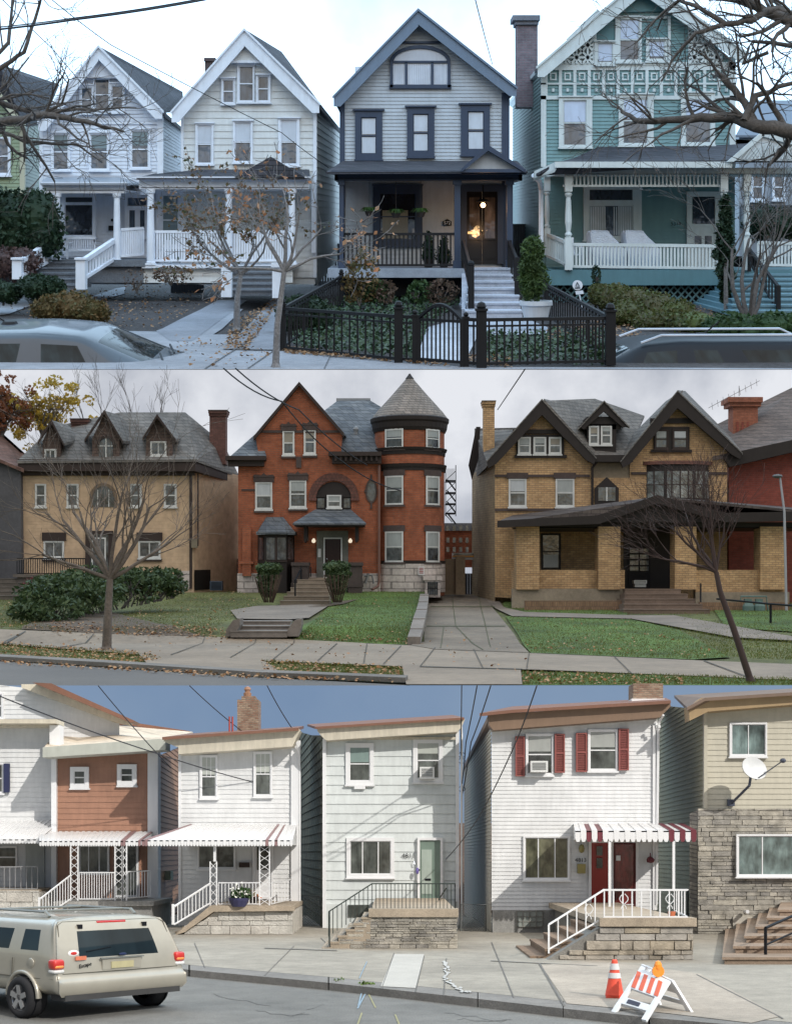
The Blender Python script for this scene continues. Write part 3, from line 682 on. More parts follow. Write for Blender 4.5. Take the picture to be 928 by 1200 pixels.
def slope_rail(m, x0, yt0, yb0, D0, x1, yt1, yb1, D1, n, t=.5, b=.24):
    a, c = P(x0, yt0, D0), P(x1, yt1, D1); a2, c2 = P(x0, yb0, D0), P(x1, yb1, D1); m.bar(a, c, t); m.bar(a2, c2, t*.7)
    for i in range(1, n): m.bar(a.lerp(c, i/n), a2.lerp(c2, i/n), b)
slope_rail(m, 62, 281, 303, PW, 26, 305, 322, 150, 10); slope_rail(m, 134, 281, 303, PW, 98, 305, 326, 150, 10); m.build('railing', trim1, th)
for x, y0, y1 in ((19.5, 304, 327), (94, 304, 339)):
    m = M(); m.pb(x-5.5, y0, x+5.5, y1, 149.5, 1.2); m.pb(x-7, y0-2.5, x+7, y0, 149.3, 1.6); m.build('newel_post', trim1, th)
m = M(); m.pb(130, 256, 132, 259, WH-.5, .3); m.pb(127, 264, 132, 270, WH-.5, .4); m.build('mailbox', blackm, th)
t2 = thing('porch_bench', 'white slatted bench on the corner porch of the left white house', 'bench', P(95, 304, PW+3))
m = M()
for i in range(13): m.pb(79+i*2.6, 279, 80.2+i*2.6, 292, PW+4.4, .2)
m.pb(78, 277, 112, 280, PW+4.3, .4); m.build('backrest', trim1, t2)
m = M(); m.box(X(78, PW+2), X(112, PW+2), PW+2, PW+4.6, Z(293.5, PW+2), Z(292, PW+2)); m.build('seat', trim1, t2)
for x in (78.5, 111):
    m = M(); m.pb(x-.8, 284, x+.8, 304, PW+2, .3); m.build('leg', trim1, t2)
    m = M(); m.pb(x-.8, 277, x+.8, 304, PW+4.4, .3); m.build('leg', trim1, t2)
    m = M(); m.box(X(x, PW+2)-.15, X(x, PW+2)+.15, PW+1.9, PW+4.7, Z(285, PW+2), Z(284, PW+2)); m.build('armrest', trim1, t2)

# ---------------------------------------------------------- second white house
th = thing('gable_house', 'cream white gabled house with three small attic windows beside the blue grey house', 'house', P(290, 330, WH), 'gabled houses along the upper street')
gable_house(th, WH, [(213, 325), (370, 325), (370, 120), (286, 42), (213, 120)], white1b, (286, 33), (201, 131), (374, 121), 14, trim1, 333, 2, course=.2)
m = M()
for x0, x1 in ((212, 215), (367, 371)): m.pb(x0, 122, x1, 325, WH-q(.05), q(.1))
m.pb(258, 70, 316, 73, WH-q(.25), q(.28)); m.build('corner_board', trim1, th)
m = M(); m.prism([(262, 70), (286, 44), (311, 70)], WH-q(.22), q(.22)); m.build('gable_board', white1b, th)
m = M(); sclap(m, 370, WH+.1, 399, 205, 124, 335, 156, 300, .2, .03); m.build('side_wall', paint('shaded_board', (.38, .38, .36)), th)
m = M(); m.slabp([(286, 33, WH), (374, 121, WH), (400, 154, 205), (330, 60, 205)], .3); m.slabp([(371, 121, WH-1), (376, 122, WH-1), (400, 152, 205), (395, 154, 205)], .6); m.build('side_roof', shing, th)
for o, g in (((229, 144, 250, 192), (232, 147, 247, 190)), ((273, 141, 296, 190), (276, 144, 293, 188)), ((326, 138, 351, 194), (330, 141, 347, 191))):
    window(th, WH, o, g, trim1, gl1, head=1, blind=[(0, 0, 1, .48)], bm=blindm)
for o, g in (((259, 91, 275, 121), (262, 94, 273, 119)), ((278, 75, 298, 119), (281, 78, 296, 117)), ((300, 87, 317, 119), (303, 90, 314, 117))):
    window(th, WH, o, g, trim1, gl1, head=1)
m = M(); m.pb(240, 69, 251, 90, WH+8, 3); m.pb(239, 67, 252, 71, WH+7.8, 3.4); m.build('chimney', paint('dark_brick', (.10, .07, .07)), th)
m = M(); m.pb(163, 209, 362, 221, PW, q(.25)); m.pb(160, 206.5, 364, 210, PW-q(.2), q(.6)); m.build('porch_beam', trim1, th)
m = M(); m.slabp([(160, 208, PW-1), (364, 208, PW-1), (362, 198, WH), (235, 198, WH), (180, 203, WH)], .2); m.prism([(275, 207), (317, 183), (357, 207)], PW-1.2, 5); m.build('porch_roof', shing, th)
m = M(); m.slabp([(165, 219, PW), (362, 219, PW), (364, 223, WH-.2), (175, 223, WH-.2)], .1); m.build('porch_ceiling', trim1, th)
for x in (176.5, 268, 342): column(th, x, 221, 310, PW, 9, trim1)
m = M(); m.pb(365, 213, 370, 296, WH-1.2, .6); m.build('porch_column', trim1, th)
window(th, WH, (183, 225, 212, 290), (187, 229, 208, 286), trim1, shadeg, head=1, bars=('h',))
m = M(); rail(m, P(181, 309, PW+.3), P(264, 309, PW+.3), .92, 26, .05, .035); rail(m, P(272, 309, PW+.3), P(338, 309, PW+.3), .92, 22, .05, .035); m.build('railing', trim1, th)
m = M(); m.pb(166, 310, 345, 314, PW-.5, 9); m.build('porch_floor', trim1, th)
m = M(); fclap(m, PW+.2, [(168, 331), (343, 331), (343, 314), (168, 314)], .2); m.build('porch_base', white1b, th)
m = M(); m.pb(319, 312, 329, 349, 146, 1.1); m.pb(317.5, 308, 330.5, 313, 145.8, 1.5); m.pb(259, 310, 271, 348, 146, 1.1); m.build('newel_post', trim1, th)
m = M(); steps(m, 272, 325, 311, PW, 272, 325, 345, 148, 5); m.build('front_steps', stonef, th)
t2 = thing('porch_chair', 'small white chair behind the railing of the cream white house', 'chair', P(197, 308, PW+3))
m = M(); m.pb(195, 281, 201, 292, PW+3.6, .2); m.build('backrest', trim1, t2); m = M(); m.box(X(194, PW+2), X(202, PW+2), PW+2, PW+3.8, Z(295, PW+2), Z(294, PW+2)); m.build('seat', trim1, t2)
for x in (194.6, 201.4):
    for dd in (0, 1.6): m = M(); m.pb(x-.4, 294, x+.4, 308, PW+2+dd, .15); m.build('leg', trim1, t2)

# ---------------------------------------------------------- green house at the far left
th = thing('gable_house', 'green clapboard house with dark roof cut by the left edge', 'house', P(5, 300, WH), 'gabled houses along the upper street')
m = M(); fclap(m, WH, [(-120, 300), (25, 300), (25, 140), (-30, 75), (-120, 140)]); m.build('wall', paint('sage_board', (.30, .38, .25)), th)
m = M(); sclap(m, 27, WH, 50, 195, 138, 300, 142, 300, .11); m.build('side_wall', paint('shaded_sage_board', (.16, .2, .13)), th)  # same sage paint darkened so its colour carries the side's shade
m = M(); m.slabp([(0, 76, WH), (27, 146, WH), (50, 143, 190), (69, 98, 195), (10, 78, 195)], .3); m.slabp([(-40, 60, WH-1.5), (0, 76, WH-1.5), (28, 147, WH-1.5), (28, 150, WH), (-40, 76, WH)], .3); m.build('roof', shing, th)
m = M(); m.prism([(-30, 70), (0, 108), (28, 144), (28, 152), (0, 118), (-30, 82)], WH-1.6, .4); m.pb(23, 143, 29, 300, WH-q(.05), q(.1)); m.build('rake_board', paint('pale_yellow_trim', (.5, .5, .38)), th)
window(th, WH, (-14, 160, 12, 205), (-10, 163, 9, 202), trim1, gl1)

# ---------------------------------------------------------- teal house
th = thing('gable_house', 'teal painted house with cream lattice gable and long spindled porch', 'house', P(750, 340, WH), 'gabled houses along the upper street')
gable_house(th, WH, [(634, 300), (861, 300), (861, 72), (750, -22), (634, 82)], tealm, (752, -28), (630, 78), (876, 62), 16, cream, 345, 2)
m = M()
for r_ in ((634, 78, 640, 195), (855, 66, 862, 195), (634, 72, 862, 81.5), (634, 96.5, 862, 98.5), (634, 111.5, 862, 116)): m.pb(*r_, WH-q(.06), q(.06))
for i in range(14): x = 638+i*16.9; m.pb(x, 81.5, x+3.6, 96.5, WH-q(.055), q(.05)); m.pb(x, 98.5, x+3.6, 111.5, WH-q(.055), q(.05))
for i in range(13):
    x = 641.6+i*16.9; ring(m, x+2.8, 84.5, x+10.5, 93.5, 1.6, WH-q(.045), q(.04)); m.lathe(P(x+6.5, 105, WH-q(.03)), [(0, -.2), (.2, -.2), (.2, .2), (0, .2)], 6)
m.build('frieze_panel', cream, th)
m = M()
def star(m, x0, y0, x1, y1, D):
    cx, cy = (x0+x1)/2, (y0+y1)/2; t = .26
    for a, b in (((x0, y0), (x1, y1)), ((x0, y1), (x1, y0)), ((cx, y0), (cx, y1)), ((x0, cy), (x1, cy))): m.bar(P(a[0], a[1], D), P(b[0], b[1], D), t)
for side in (0, 1):
    for i in range(3):
        for j in range(3):
            cellx = 13; x0 = 682-i*cellx; y1 = 74-j*14.5
            if j > 2-i and not (i == 0): continue
            if side: x0 = 752*2-x0-cellx-2
            star(m, x0, y1-14.5, x0+cellx, y1, WH-q(.07)); ring(m, x0-.5, y1-15, x0+cellx+.5, y1+.5, 1.3, WH-q(.065), q(.05))
for pts in ([(664, 45), (700, 10), (703, 13), (667, 48)], [(836, 42), (797, 5), (794, 8), (833, 46)]): m.prism(pts, WH-q(.08), q(.06))
ring(m, 696, 18, 786, 76, 3, WH-q(.08), q(.07)); m.build('gable_lattice', cream, th)
m = M(); m.prism([(699, 22), (720, 22), (720, 46), (697, 46), (697, 30)], WH-q(.05), q(.05)); m.prism([(758, 20), (774, 20), (780, 28), (780, 44), (758, 44)], WH-q(.05), q(.05)); m.prism([(716, 14), (730, -2), (775, -2), (786, 12)], WH-q(.1), q(.1)); m.build('gable_panel', paint('deep_teal', (.085, .20, .225)), th)
rblind = paint('blue_white_blind', (.50, .60, .78), .3)
for o, g, b_ in (((655, 113, 694, 172), (661, 118, 686, 169), .48), ((725, 110, 766, 170), (731, 115, 758, 167), .45), ((798, 108, 838, 169), (804, 112, 832, 166), .5)):
    window(th, WH, o, g, cream, gl1, head=1, blind=[(0, 0, 1, b_)], bm=rblind)
for o, g, b_ in (((721, 19, 752, 72), (727, 23, 748, 69), .48), ((697, 48, 721, 75), (701, 51, 717, 73), .9), ((757, 45, 782, 71), (761, 48, 778, 68), .9)):
    window(th, WH, o, g, cream, gl1, head=1, blind=[(0, 0, 1, b_)], bm=rblind, bars=('h',) if b_ < .5 else ())
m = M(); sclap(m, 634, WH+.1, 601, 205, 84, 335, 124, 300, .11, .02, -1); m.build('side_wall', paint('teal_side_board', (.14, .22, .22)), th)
m = M(); m.slabp([(632, 76, WH-1), (636, 78, WH), (600, 122, 205), (596, 118, 205)], .5); m.build('side_eave', cream, th)
m = M(); a = P(621, 147, 183)
m.slab([a, a+Vector((.1, 0, 0)), a+Vector((.1, 0, -2)), a+Vector((0, 0, -2))], .1); m.build('side_trim', cream, th)
CH = 176
m = M(); m.pb(606, 27, 630, 125, CH, 3); m.build('chimney', bricks('chimney_brick', (.16, .12, .14), (.22, .16, .18), (.2, .2, .22), .22, .08, .01), th)
m = M(); m.pb(601, 17, 633, 23, CH-.6, 4.2); m.pb(604, 23, 631, 28, CH-.3, 3.6); m.build('chimney_cap', rough('cap_stone', (.20, .21, .25)), th)
TD = 156.0
m = M(); m.slabp([(628, 203, TD-1), (652, 190, TD-2), (858, 187, TD-2), (928, 187, TD-2), (900, 166, WH), (835, 160, WH), (832, 170, WH), (702, 171, WH), (672, 185, WH-3)], .3); m.build('porch_roof', shing, th)
m = M(); m.slabp([(625, 204, TD), (650, 193, TD-2), (652, 189, TD-2.2), (626, 200, TD-.5)], .8); m.pb(650, 189, 858, 196, TD-2.4, .8); m.build('gutter', cream, th)
m = M(); m.prism([(856, 188), (894, 156), (1010, 188)], TD-2.6, 1); pg = m.build('porch_gable', islands('diamond_shingle', [(.55, .6, .62), (.45, .5, .55)]), th)
m = M()
for i in range(9): m.bar(P(866+i*9, 186-i*.1, TD-2.7), P(878+i*9-((i > 3)*2), 172-((i > 1)*4), TD-2.7), .12); m.bar(P(872+i*9, 172, TD-2.7), P(862+i*9, 186, TD-2.7), .12)
m.prism([(852, 189), (894, 153), (896, 158), (860, 189)], TD-2.9, .3); m.prism([(892, 153), (1015, 189), (1000, 189), (893, 159)], TD-2.9, .3); m.build('gable_trim', cream, pg)
m = M(); m.pb(660, 196, 1000, 204, TD, .8); m.pb(660, 216, 845, 218.5, TD, .5); m.pb(636, 200, 662, 206, TD+6, .5)
for i in range(38): x = 670+i*4.6; m.pb(x, 204, x+1.9, 216, TD+.1, .2)
m.build('spindle_frieze', cream, th)
m = M(); m.slabp([(655, 203, TD), (1000, 203, TD), (960, 206, WH), (640, 206, WH)], .1); m.build('porch_ceiling', cream, th)
def turned(th, x, y0, y1, D, w_, mt):
    m = M(); r = w_/2*D/F; c = P(x, y1, D); H = Z(y0, D)-Z(y1, D)
    m.box(c.x-r, c.x+r, D-r, D+r, c.z, c.z+H*.34); m.lathe(c, [(r*.6, H*.34), (r*1.05, H*.37), (r*.6, H*.4), (r*.95, H*.5), (r*.75, H*.72), (r*.6, H*.76), (r*1.05, H*.79), (r*.6, H*.82)], 10); m.box(c.x-r, c.x+r, D-r, D+r, c.z+H*.82, c.z+H); m.build('porch_post', mt, th)
for x, D in ((666, TD), (848, TD), (875, TD)): turned(th, x, 204, 316, D, 8.5, cream)
turned(th, 641, 207, 298, TD+7, 7, cream)
m = M(); rail(m, P(671, 316, TD+.3), P(844, 318, TD+.3), .72, 42, .06, .04); rail(m, P(641, 303, TD+7), P(662, 313, TD), .72, 8, .06, .04); rail(m, P(888, 314, TD+.3), P(1000, 316, TD+.3), .72, 28, .06, .04); m.build('railing', cream, th)
m = M(); m.pb(640, 316, 1000, 334, TD, 10); m.box(X(641, TD+7), X(662, TD), TD+.1, TD+8, Z(334, TD), Z(316, TD)); m.build('porch_floor', paint('deep_teal2', (.075, .19, .23)), th)
m = M(); m.pb(641, 334, 860, 357, TD+1.6, 3); m.build('dark_hollow_box', blackm, th)  # black box painted in for the dark hollow behind the lattice
m = M()
for i in range(-4, 26): x = 642+i*8.6; m.bar(P(max(x, 642), 356 if x >= 642 else 356-(642-x)*1.1, TD+1), P(x+20, 334, TD+1), .17) if x+20 > 644 else None; m.bar(P(x+20, 356, TD+1.1), P(max(x, 642), 334 if x >= 642 else 334+(642-x)*1.1, TD+1.1), .17) if x+20 > 644 else None
m.build('lattice_skirt', paint('teal_lattice', (.085, .20, .23)), th)
m = M(); fclap(m, WH-.3, [(640, 318), (860, 318), (860, 206), (640, 206)]); m.build('porch_wall', tealm, th)
w_ = window(th, WH-.4, (684, 219, 752, 281), (691, 241, 741, 276), cream, gl1, head=1, bars=())
m = M()
for i in range(18): x = 692+i*2.7; m.prism([(x, 275), (x+1.4, 275), (x+1.2, 242), (x, 242)], WH-q(.15), q(.01)) if i not in (7, 8, 9) else None
m.build('curtain', curt, w_); m = M(); m.pb(691, 241, 709, 276, WH-q(.14), q(.005)); m.pb(724, 241, 741, 276, WH-q(.14), q(.005)); m.build('curtain_lining', paint('curtain_lining', (.36, .42, .46)), w_); m = M(); m.pb(691, 222, 741, 234, WH-.4-q(.1), q(.02)); m.build('transom', gl1d, w_)
m = M(); ring(m, 805, 224, 844, 312, 6, WH-q(.18), q(.12)); dr = m.build('door', cream, th)
m = M(); m.pb(811, 262, 838, 312, WH-q(.14), q(.06)); m.build('door_leaf', cream, dr); m = M(); m.pb(812, 230, 838, 262, WH-q(.12), q(.04)); m.pb(814, 276, 822, 290, WH-q(.15), q(.01)); m.pb(826, 276, 834, 290, WH-q(.15), q(.01)); m.build('pane', gl1d, dr)
m = M(); archring(m, 825, 272, 12, 9, 1.5, WH-q(.16), q(.03), 8); m.build('fan_trim', cream, dr)
text('5318', 792, 262, WH-1.0, .62, blackm, th, 'house_number')
m = M(); steps(m, 862, 960, 320, TD, 858, 975, 369, 138, 8); m.build('front_steps', paint('teal_step', (.12, .24, .30)), th)
m = M()
slope_rail(m, 878, 292, 306, TD-1, 912, 336, 366, 140, 10, .3, .14); m.bar(P(912, 334, 140), P(912, 367, 140), .4); m.bar(P(878, 290, TD-1), P(878, 318, TD-1), .35); m.build('handrail', blackm, th)
m = M(); m.tube([P(625, 205, TD), P(632, 212, TD+1), P(634, 222, TD+3), P(634, 300, TD+3)], .3, 6); m.build('downspout', trim1, th)
# loungers under cloth
for x0, lab in ((692, 'cloth covered lounger on the teal porch nearer the window'), (733, 'cloth covered lounger on the teal porch nearer the door')):
    t2 = thing('covered_lounger', lab, 'lounger', P(x0+20, 312, TD+3), 'cloth covered loungers on the teal porch')
    m = M(); D = TD+2.5
    pr = [(x0, 271), (x0+4, 270), (x0+22, 270.5), (x0+27, 277), (x0+40, 289), (x0+41, 311), (x0+3, 311)]
    n = len(pr); rows = []
    for k in range(7):
        dd = D+k*.55; rows.append([(X(px, D)+.12*math.sin(k*1.7+i*2.3), dd, Z(py, D)+.1*math.sin(i+k*2.1)-(.25 if k in (0, 6) else 0)) for i, (px, py) in enumerate(pr)])
    m.add([p for r_ in rows for p in r_], [(k*n+i, k*n+(i+1) % n, (k+1)*n+(i+1) % n, (k+1)*n+i) for k in range(6) for i in range(n)]+[tuple(range(n)), tuple(range(7*n-1, 6*n-1, -1))])
    m.build('cover', paint('white_cloth', (.60, .66, .76), .8, bmp=.02), t2, smooth=False)
    for fx in (x0+6, x0+34): m = M(); m.pb(fx, 305, fx+2, 315, D+.4, .3); m.build('leg', trim1, t2)
t2 = thing('rocking_chair', 'white rocking chair at the left end of the teal porch', 'chair', P(676, 314, TD+3))
m = M()
for x in (662.5, 666, 669.5): m.bar(P(x+1, 279, TD+3.6), P(x+3, 298, TD+3), .2)
m.bar(P(662, 279, TD+3.6), P(672, 279, TD+3.6), .25); m.build('backrest', trim1, t2); m = M(); m.box(X(665, TD+2), X(684, TD+2), TD+2, TD+4, Z(299, TD+2), Z(297.5, TD+2)); m.build('seat', trim1, t2)
for x in (667, 682): m = M(); m.bar(P(x, 290, TD+2), P(x, 312, TD+2), .2); m.bar(P(x-5, 288, TD+2), P(x+2, 290, TD+2), .2); m.build('leg', trim1, t2); m = M(); m.tube([P(x-7, 311, TD+2.6), P(x-2, 313.5, TD+2.6), P(x+5, 311.5, TD+2.6)], .12, 5); m.build('rocker', trim1, t2)
# round garden sign
t2 = thing('garden_sign', 'small round white notice on a stick before the teal lattice', 'sign', P(679, 360, 150))
m = M(); c = P(676.8, 334, 150); m.tube([c, c+Vector((0, .15, 0))], .56, 14); bd = m.build('disc', trim1, t2)
m = M(); m.tube([P(676.5, 330.5, 149.9), P(674.5, 335, 149.9), P(679, 335.5, 149.9), P(676.5, 330.5, 149.9)], .05, 3); m.tube([P(673.5, 337, 149.9), P(680, 337, 149.9)], .05, 3); m.build('emblem', blackm, bd)
m = M(); m.prism([(674, 341), (683, 340), (684, 344), (675, 345)], 150, .1); m.tube([P(679, 345, 150.1), P(682, 361, 150.1)], .08, 4); m.build('stake', trim1, t2)
# blue grey neighbour at right edge
th = thing('neighbour_house', 'slate roofed house behind the teal porch at the right edge', 'house', P(930, 300, 186))
m = M(); m.pb(866, 158, 1080, 300, 188, 10); m.build('wall', paint('dim_siding', (.3, .34, .4)), th)
m = M(); m.slabp([(862, 158, 187), (1090, 158, 187), (1060, 117, 198), (884, 117, 198)], .3); m.build('roof', paint('slate_blue_roof', (.14, .17, .22)), th)
window(th, 188, (880, 202, 896, 235), (883, 205, 893, 232), trim1, gl1); window(th, 188, (905, 204, 920, 234), (908, 207, 917, 231), trim1, gl1)
m = M(); m.pb(872, 240, 1080, 262, 186, 2); m.build('porch_roof', paint('dim_dark', (.06, .07, .09)), th)

# side gates closing the gaps between the upper houses
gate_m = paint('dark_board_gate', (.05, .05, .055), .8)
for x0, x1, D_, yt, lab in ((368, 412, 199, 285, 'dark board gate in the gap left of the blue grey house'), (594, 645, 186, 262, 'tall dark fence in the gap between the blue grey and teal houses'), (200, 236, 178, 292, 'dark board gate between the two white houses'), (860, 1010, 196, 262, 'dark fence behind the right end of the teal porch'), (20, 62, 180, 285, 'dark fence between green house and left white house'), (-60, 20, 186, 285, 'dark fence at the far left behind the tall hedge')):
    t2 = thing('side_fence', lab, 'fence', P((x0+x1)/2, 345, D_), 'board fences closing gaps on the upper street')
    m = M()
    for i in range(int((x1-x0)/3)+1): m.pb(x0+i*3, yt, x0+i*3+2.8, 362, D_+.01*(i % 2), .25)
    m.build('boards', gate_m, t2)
# ---------------------------------------------------------- upper street planting
def hedge(name, lab, cat, poly_c, mt, n, size, grp=None, ht=None):
    """hedge as clumps: list of (px, py_mid, D, (rx, ry, rz))"""
    rr = random.Random(lab); c0 = poly_c[0]; p = P(c0[0], c0[1], c0[2]); t2 = thing(name, lab, cat, (p.x, p.y, p.z-c0[3][2]), grp)
    m = M()
    for px, py, D, rad in poly_c: foliage(m, P(px, py, D), rad, n, size, rr, True, .15)
    m.build('foliage', mt, t2)
    m = M()
    for px, py, D, rad in poly_c[::2]: p = P(px, py, D); m.tube([(p.x, p.y, p.z-rad[2]*1.1), (p.x+.1, p.y, p.z)], .14, 4)
    m.build('stem', bark, t2); return t2
hedge('tall_hedge', 'tall dark green clipped hedge at the left edge under the green house', 'hedge', [(x, y, 156, (3.2, 2.6, 3.4)) for x in (-30, -5, 20, 42) for y in (254, 276)], dgreen, 900, .4)
hedge('barberry_shrub', 'low reddish brown shrub mass in front of the tall left hedge', 'shrub', [(x, 308, 152, (2.4, 2, 1.9)) for x in (-20, 3, 24)], islands('barberry', [(.09, .05, .045), (.13, .07, .06), (.06, .04, .04)]), 500, .34)
hedge('boxwood_shrub', 'dark rounded boxwood left of the newel post', 'shrub', [(4, 342, 143, (2.0, 1.8, 1.3)), (-16, 342, 143, (2.0, 1.8, 1.4))], dgreen, 900, .26)
hedge('boxwood_shrub', 'dark rounded boxwood directly below the bench porch steps', 'shrub', [(44, 336, 143, (2.3, 1.8, 1.35)), (60, 338, 143, (1.6, 1.6, 1.1))], dgreen, 900, .26)
hedge('spirea_shrub', 'rust and olive coloured spreading shrub above the silver car', 'shrub', [(62, 362, 134, (2.2, 1.9, 1.5)), (84, 360, 134, (2.5, 1.9, 1.7)), (108, 366, 133, (1.7, 1.6, 1.2))], islands('rust_leaf', [(.16, .10, .04), (.12, .10, .035), (.2, .09, .05), (.08, .08, .03)], .7, .2), 1000, .26)
c = P(160, 328, 150); shrub('bare_shrub', 'low leafless shrub at the foot of the white porch foundation', 'shrub', (c.x, c.y, c.z), (1.6, 1.2, 1.3), 120, .2, dried)
c = P(200, 322, 152); shrub('bare_shrub', 'brown twiggy shrub under the second white porch railing', 'shrub', (c.x, c.y, c.z), (2.2, 1.2, 1.1), 350, .24, dried)
hedge('garden_hedge', 'loose yellow green hedge running down along the teal house', 'hedge', [(705, 346, 146, (1.6, 1.8, 1.5)), (722, 350, 142, (2.2, 2, 1.8)), (745, 356, 139, (2.4, 2, 1.9)), (770, 362, 136, (2.3, 2, 1.8)), (795, 368, 133, (2.2, 2, 1.6)), (735, 368, 134, (2.0, 2, 1.5)), (765, 378, 130, (2.2, 2, 1.4)), (815, 380, 128, (2.4, 2, 1.4))], islands('hedge_leaf', [(.07, .10, .02), (.12, .15, .035), (.04, .07, .02), (.09, .08, .03)], .5, .25), 900, .24)
hedge('low_hedge', 'low dark green hedge at the right edge beneath the bare multi-stem tree', 'hedge', [(850, 386, 124, (2.2, 2, 1.6)), (875, 388, 124, (2.2, 2, 1.5)), (905, 386, 124, (2.3, 2, 1.7)), (940, 384, 124, (2.3, 2, 1.9))], mgreen, 800, .26)
hedge('background_hedge', 'dark green hedge behind the right end of the teal porch', 'hedge', [(x, 262, 176, (2.2, 2, 2.4)) for x in (892, 912, 935)], dgreen, 350, .4)
m = M()
t2 = thing('slender_conifer', 'slender dark ragged conifer before the teal front door', 'tree', P(850, 350, 146))
rr = random.Random(5)
for k in range(15):
    y = 348-k*8.2; w_ = (3.2-abs(k-6)*.24)*.72
    for j in range(3): foliage(m, P(849+rr.uniform(-8, 8)*(w_/3), y+rr.uniform(-4, 4), 146), (w_*.42, w_*.4, .55), 60, .3, rr, False, lng=2.2)
m.build('crown', dgreen, t2); m = M(); m.tube([P(851, 372, 142), P(850, 300, 146), P(849, 236, 146)], .28, 5, .06); m.build('trunk', bark, t2)
c = P(699, 324, 153); shrub('small_conifer', 'tiny upright conifer beside the round garden sign', 'shrub', (c.x, c.y, c.z), (.5, .5, 1.4), 260, .22, dgreen)

def tree(name, lab, base, d, L, r, mx, seed, mt, leafm=None, nl=0, lsz=.2, up=.08, kids=(3, 5), ang=(22, 50), grp=None, wig=.16, trunk=None, rmin=.004, dens=1.0, shr=(.55, .8), lmat=None):
    rr = random.Random(seed); t2 = thing(name, lab, 'tree', base, grp); tips = []
    m = M()
    if trunk:
        pts = [Vector(p) for p in trunk]; m.tube(pts, r*1.15, 8, r*.75, cap=False); m.tube([pts[0], pts[0]+(pts[1]-pts[0])*.12], r*1.5, 8, r*1.1, cap=False)
        p0 = pts[-1]; m.build('trunk', mt, t2, smooth=True); m = M()
    else: p0 = Vector(base)
    for dd, ll, rk in d:
        branch(m, p0, dd, ll*L, r*rk, 0 if not trunk else 1, mx, rr, up, kids, ang, tips, wig, rmin, shr)
    m.build('crown', mt, t2, smooth=True)
    if leafm and tips:
        m = M()
        for _ in range(nl): m.leaf(rr.choice(tips)+Vector((rr.gauss(0, .15), rr.gauss(0, .15), -rr.random()*.2))*S*.3, lsz*rr.uniform(.6, 1.3), rr)
        m.build('leaves', leafm, t2)
    return t2
def V(*a): return Vector(a)
B = G(323, 431); B = Vector((X(323, 95.5), 95.5, gz(95.5)))
dryleaf = islands('dry_orange_leaf', [(.42, .19, .09), (.50, .27, .15), (.32, .15, .08), (.45, .30, .20)], .7, .35)
tree('young_street_tree', 'young pale street tree with a few dry orange leaves by the iron fence corner', B,
     [(V(-.5, .1, 1), 3.0, .62), (V(.55, .0, 1), 3.0, .62), (V(.1, .2, 1), 3.3, .7), (V(-.9, -.1, .5), 2.6, .5), (V(.95, 0, .35), 2.9, .5), (V(.9, .1, .95), 2.8, .5), (V(-.9, .2, .9), 2.6, .5)], 1.45, .24, 4, 7, bark2,
     dryleaf, 210, .30, up=.02, kids=(2, 4), trunk=[B, P(325, 380, 95.5), P(333, 318, 95.5)], shr=(.5, .75), rmin=.006)
B = Vector((X(277, 128), 128, gz(128)))
tree('garden_tree', 'small garden tree with thinning green leaves before the cream white house', B,
     [(V(-.6, .1, 1), 3, .6), (V(.5, 0, 1), 3, .6), (V(0, .2, 1), 3.2, .6), (V(-.9, 0, .5), 2.8, .5), (V(.9, 0, .5), 2.6, .5), (V(-.3, -.3, 1), 2.8, .5)], 1.75, .3, 4, 21, bark2,
     islands('thin_green_leaf', [(.05, .07, .03), (.09, .11, .05), (.04, .05, .03), (.25, .13, .07)], .6, .3), 1500, .28, up=.02, kids=(3, 4), trunk=[B, P(278, 350, 128), P(282, 322, 128)], rmin=.005)
# multi-stem bare tree right
B = Vector((X(878, 134), 134, gz(134)))
tree('multistem_tree', 'leafless multi-stem tree standing over the low hedge at the right', B,
     [(V(-.45, 0, 1), 2.6, .8), (V(-.12, .1, 1), 3.0, .75), (V(.2, 0, 1), 2.8, .75), (V(.5, .1, 1), 2.6, .7), (V(.05, -.2, 1), 2.6, .6)], 3.0, .36, 4, 3, bark, dried, 60, .2, up=.03, kids=(2, 4), ang=(18, 40), rmin=.005)
def limbtree(name, lab, base, limbs, seed, mt, mx=3, twl=3.6, buds=0, bm=None):
    """street tree whose main limbs follow given paths"""
    rr = random.Random(seed); t2 = thing(name, lab, 'tree', base); tips = []
    m = M(); mains = []
    for pts, r0, r1_, n in limbs:
        ps = [P(*p) for p in pts]; sm = []
        for i in range(len(ps)-1):
            for j in range(4): sm.append(ps[i].lerp(ps[i+1], j/4)+Vector((0, 0, rr.gauss(0, .05))))
        sm.append(ps[-1]); m.tube(sm, r0, 7, r1_, cap=False); mains.append((sm, r0, r1_, n))
    m.build('trunk', mt, t2, smooth=True)
    m = M()
    for sm, r0, r1_, n in mains:
        for k in range(n):
            t = rr.uniform(.12, 1)*(len(sm)-1); i = min(len(sm)-2, int(t)); p = sm[i].lerp(sm[i+1], t-i); d = (sm[i+1]-sm[i]).normalized()
            ax = Vector((rr.gauss(0, .5), rr.gauss(0, .7), rr.gauss(0, 1))); nd = (d+ax*.9).normalized(); f = t/(len(sm)-1)
            branch(m, p, nd, twl*rr.uniform(.6, 1.3)*(1.1-.5*f), max(.05, (r0+(r1_-r0)*f)*.45), 1, mx, rr, .02, (3, 4), (20, 55), tips, .2, .0045)
    m.build('crown', mt, t2, smooth=True)
    if buds:
        m = M()
        for _ in range(buds): m.leaf(rr.choice(tips), .16*rr.uniform(.6, 1.5), rr)
        m.build('leaves', bm, t2)
DB = 112
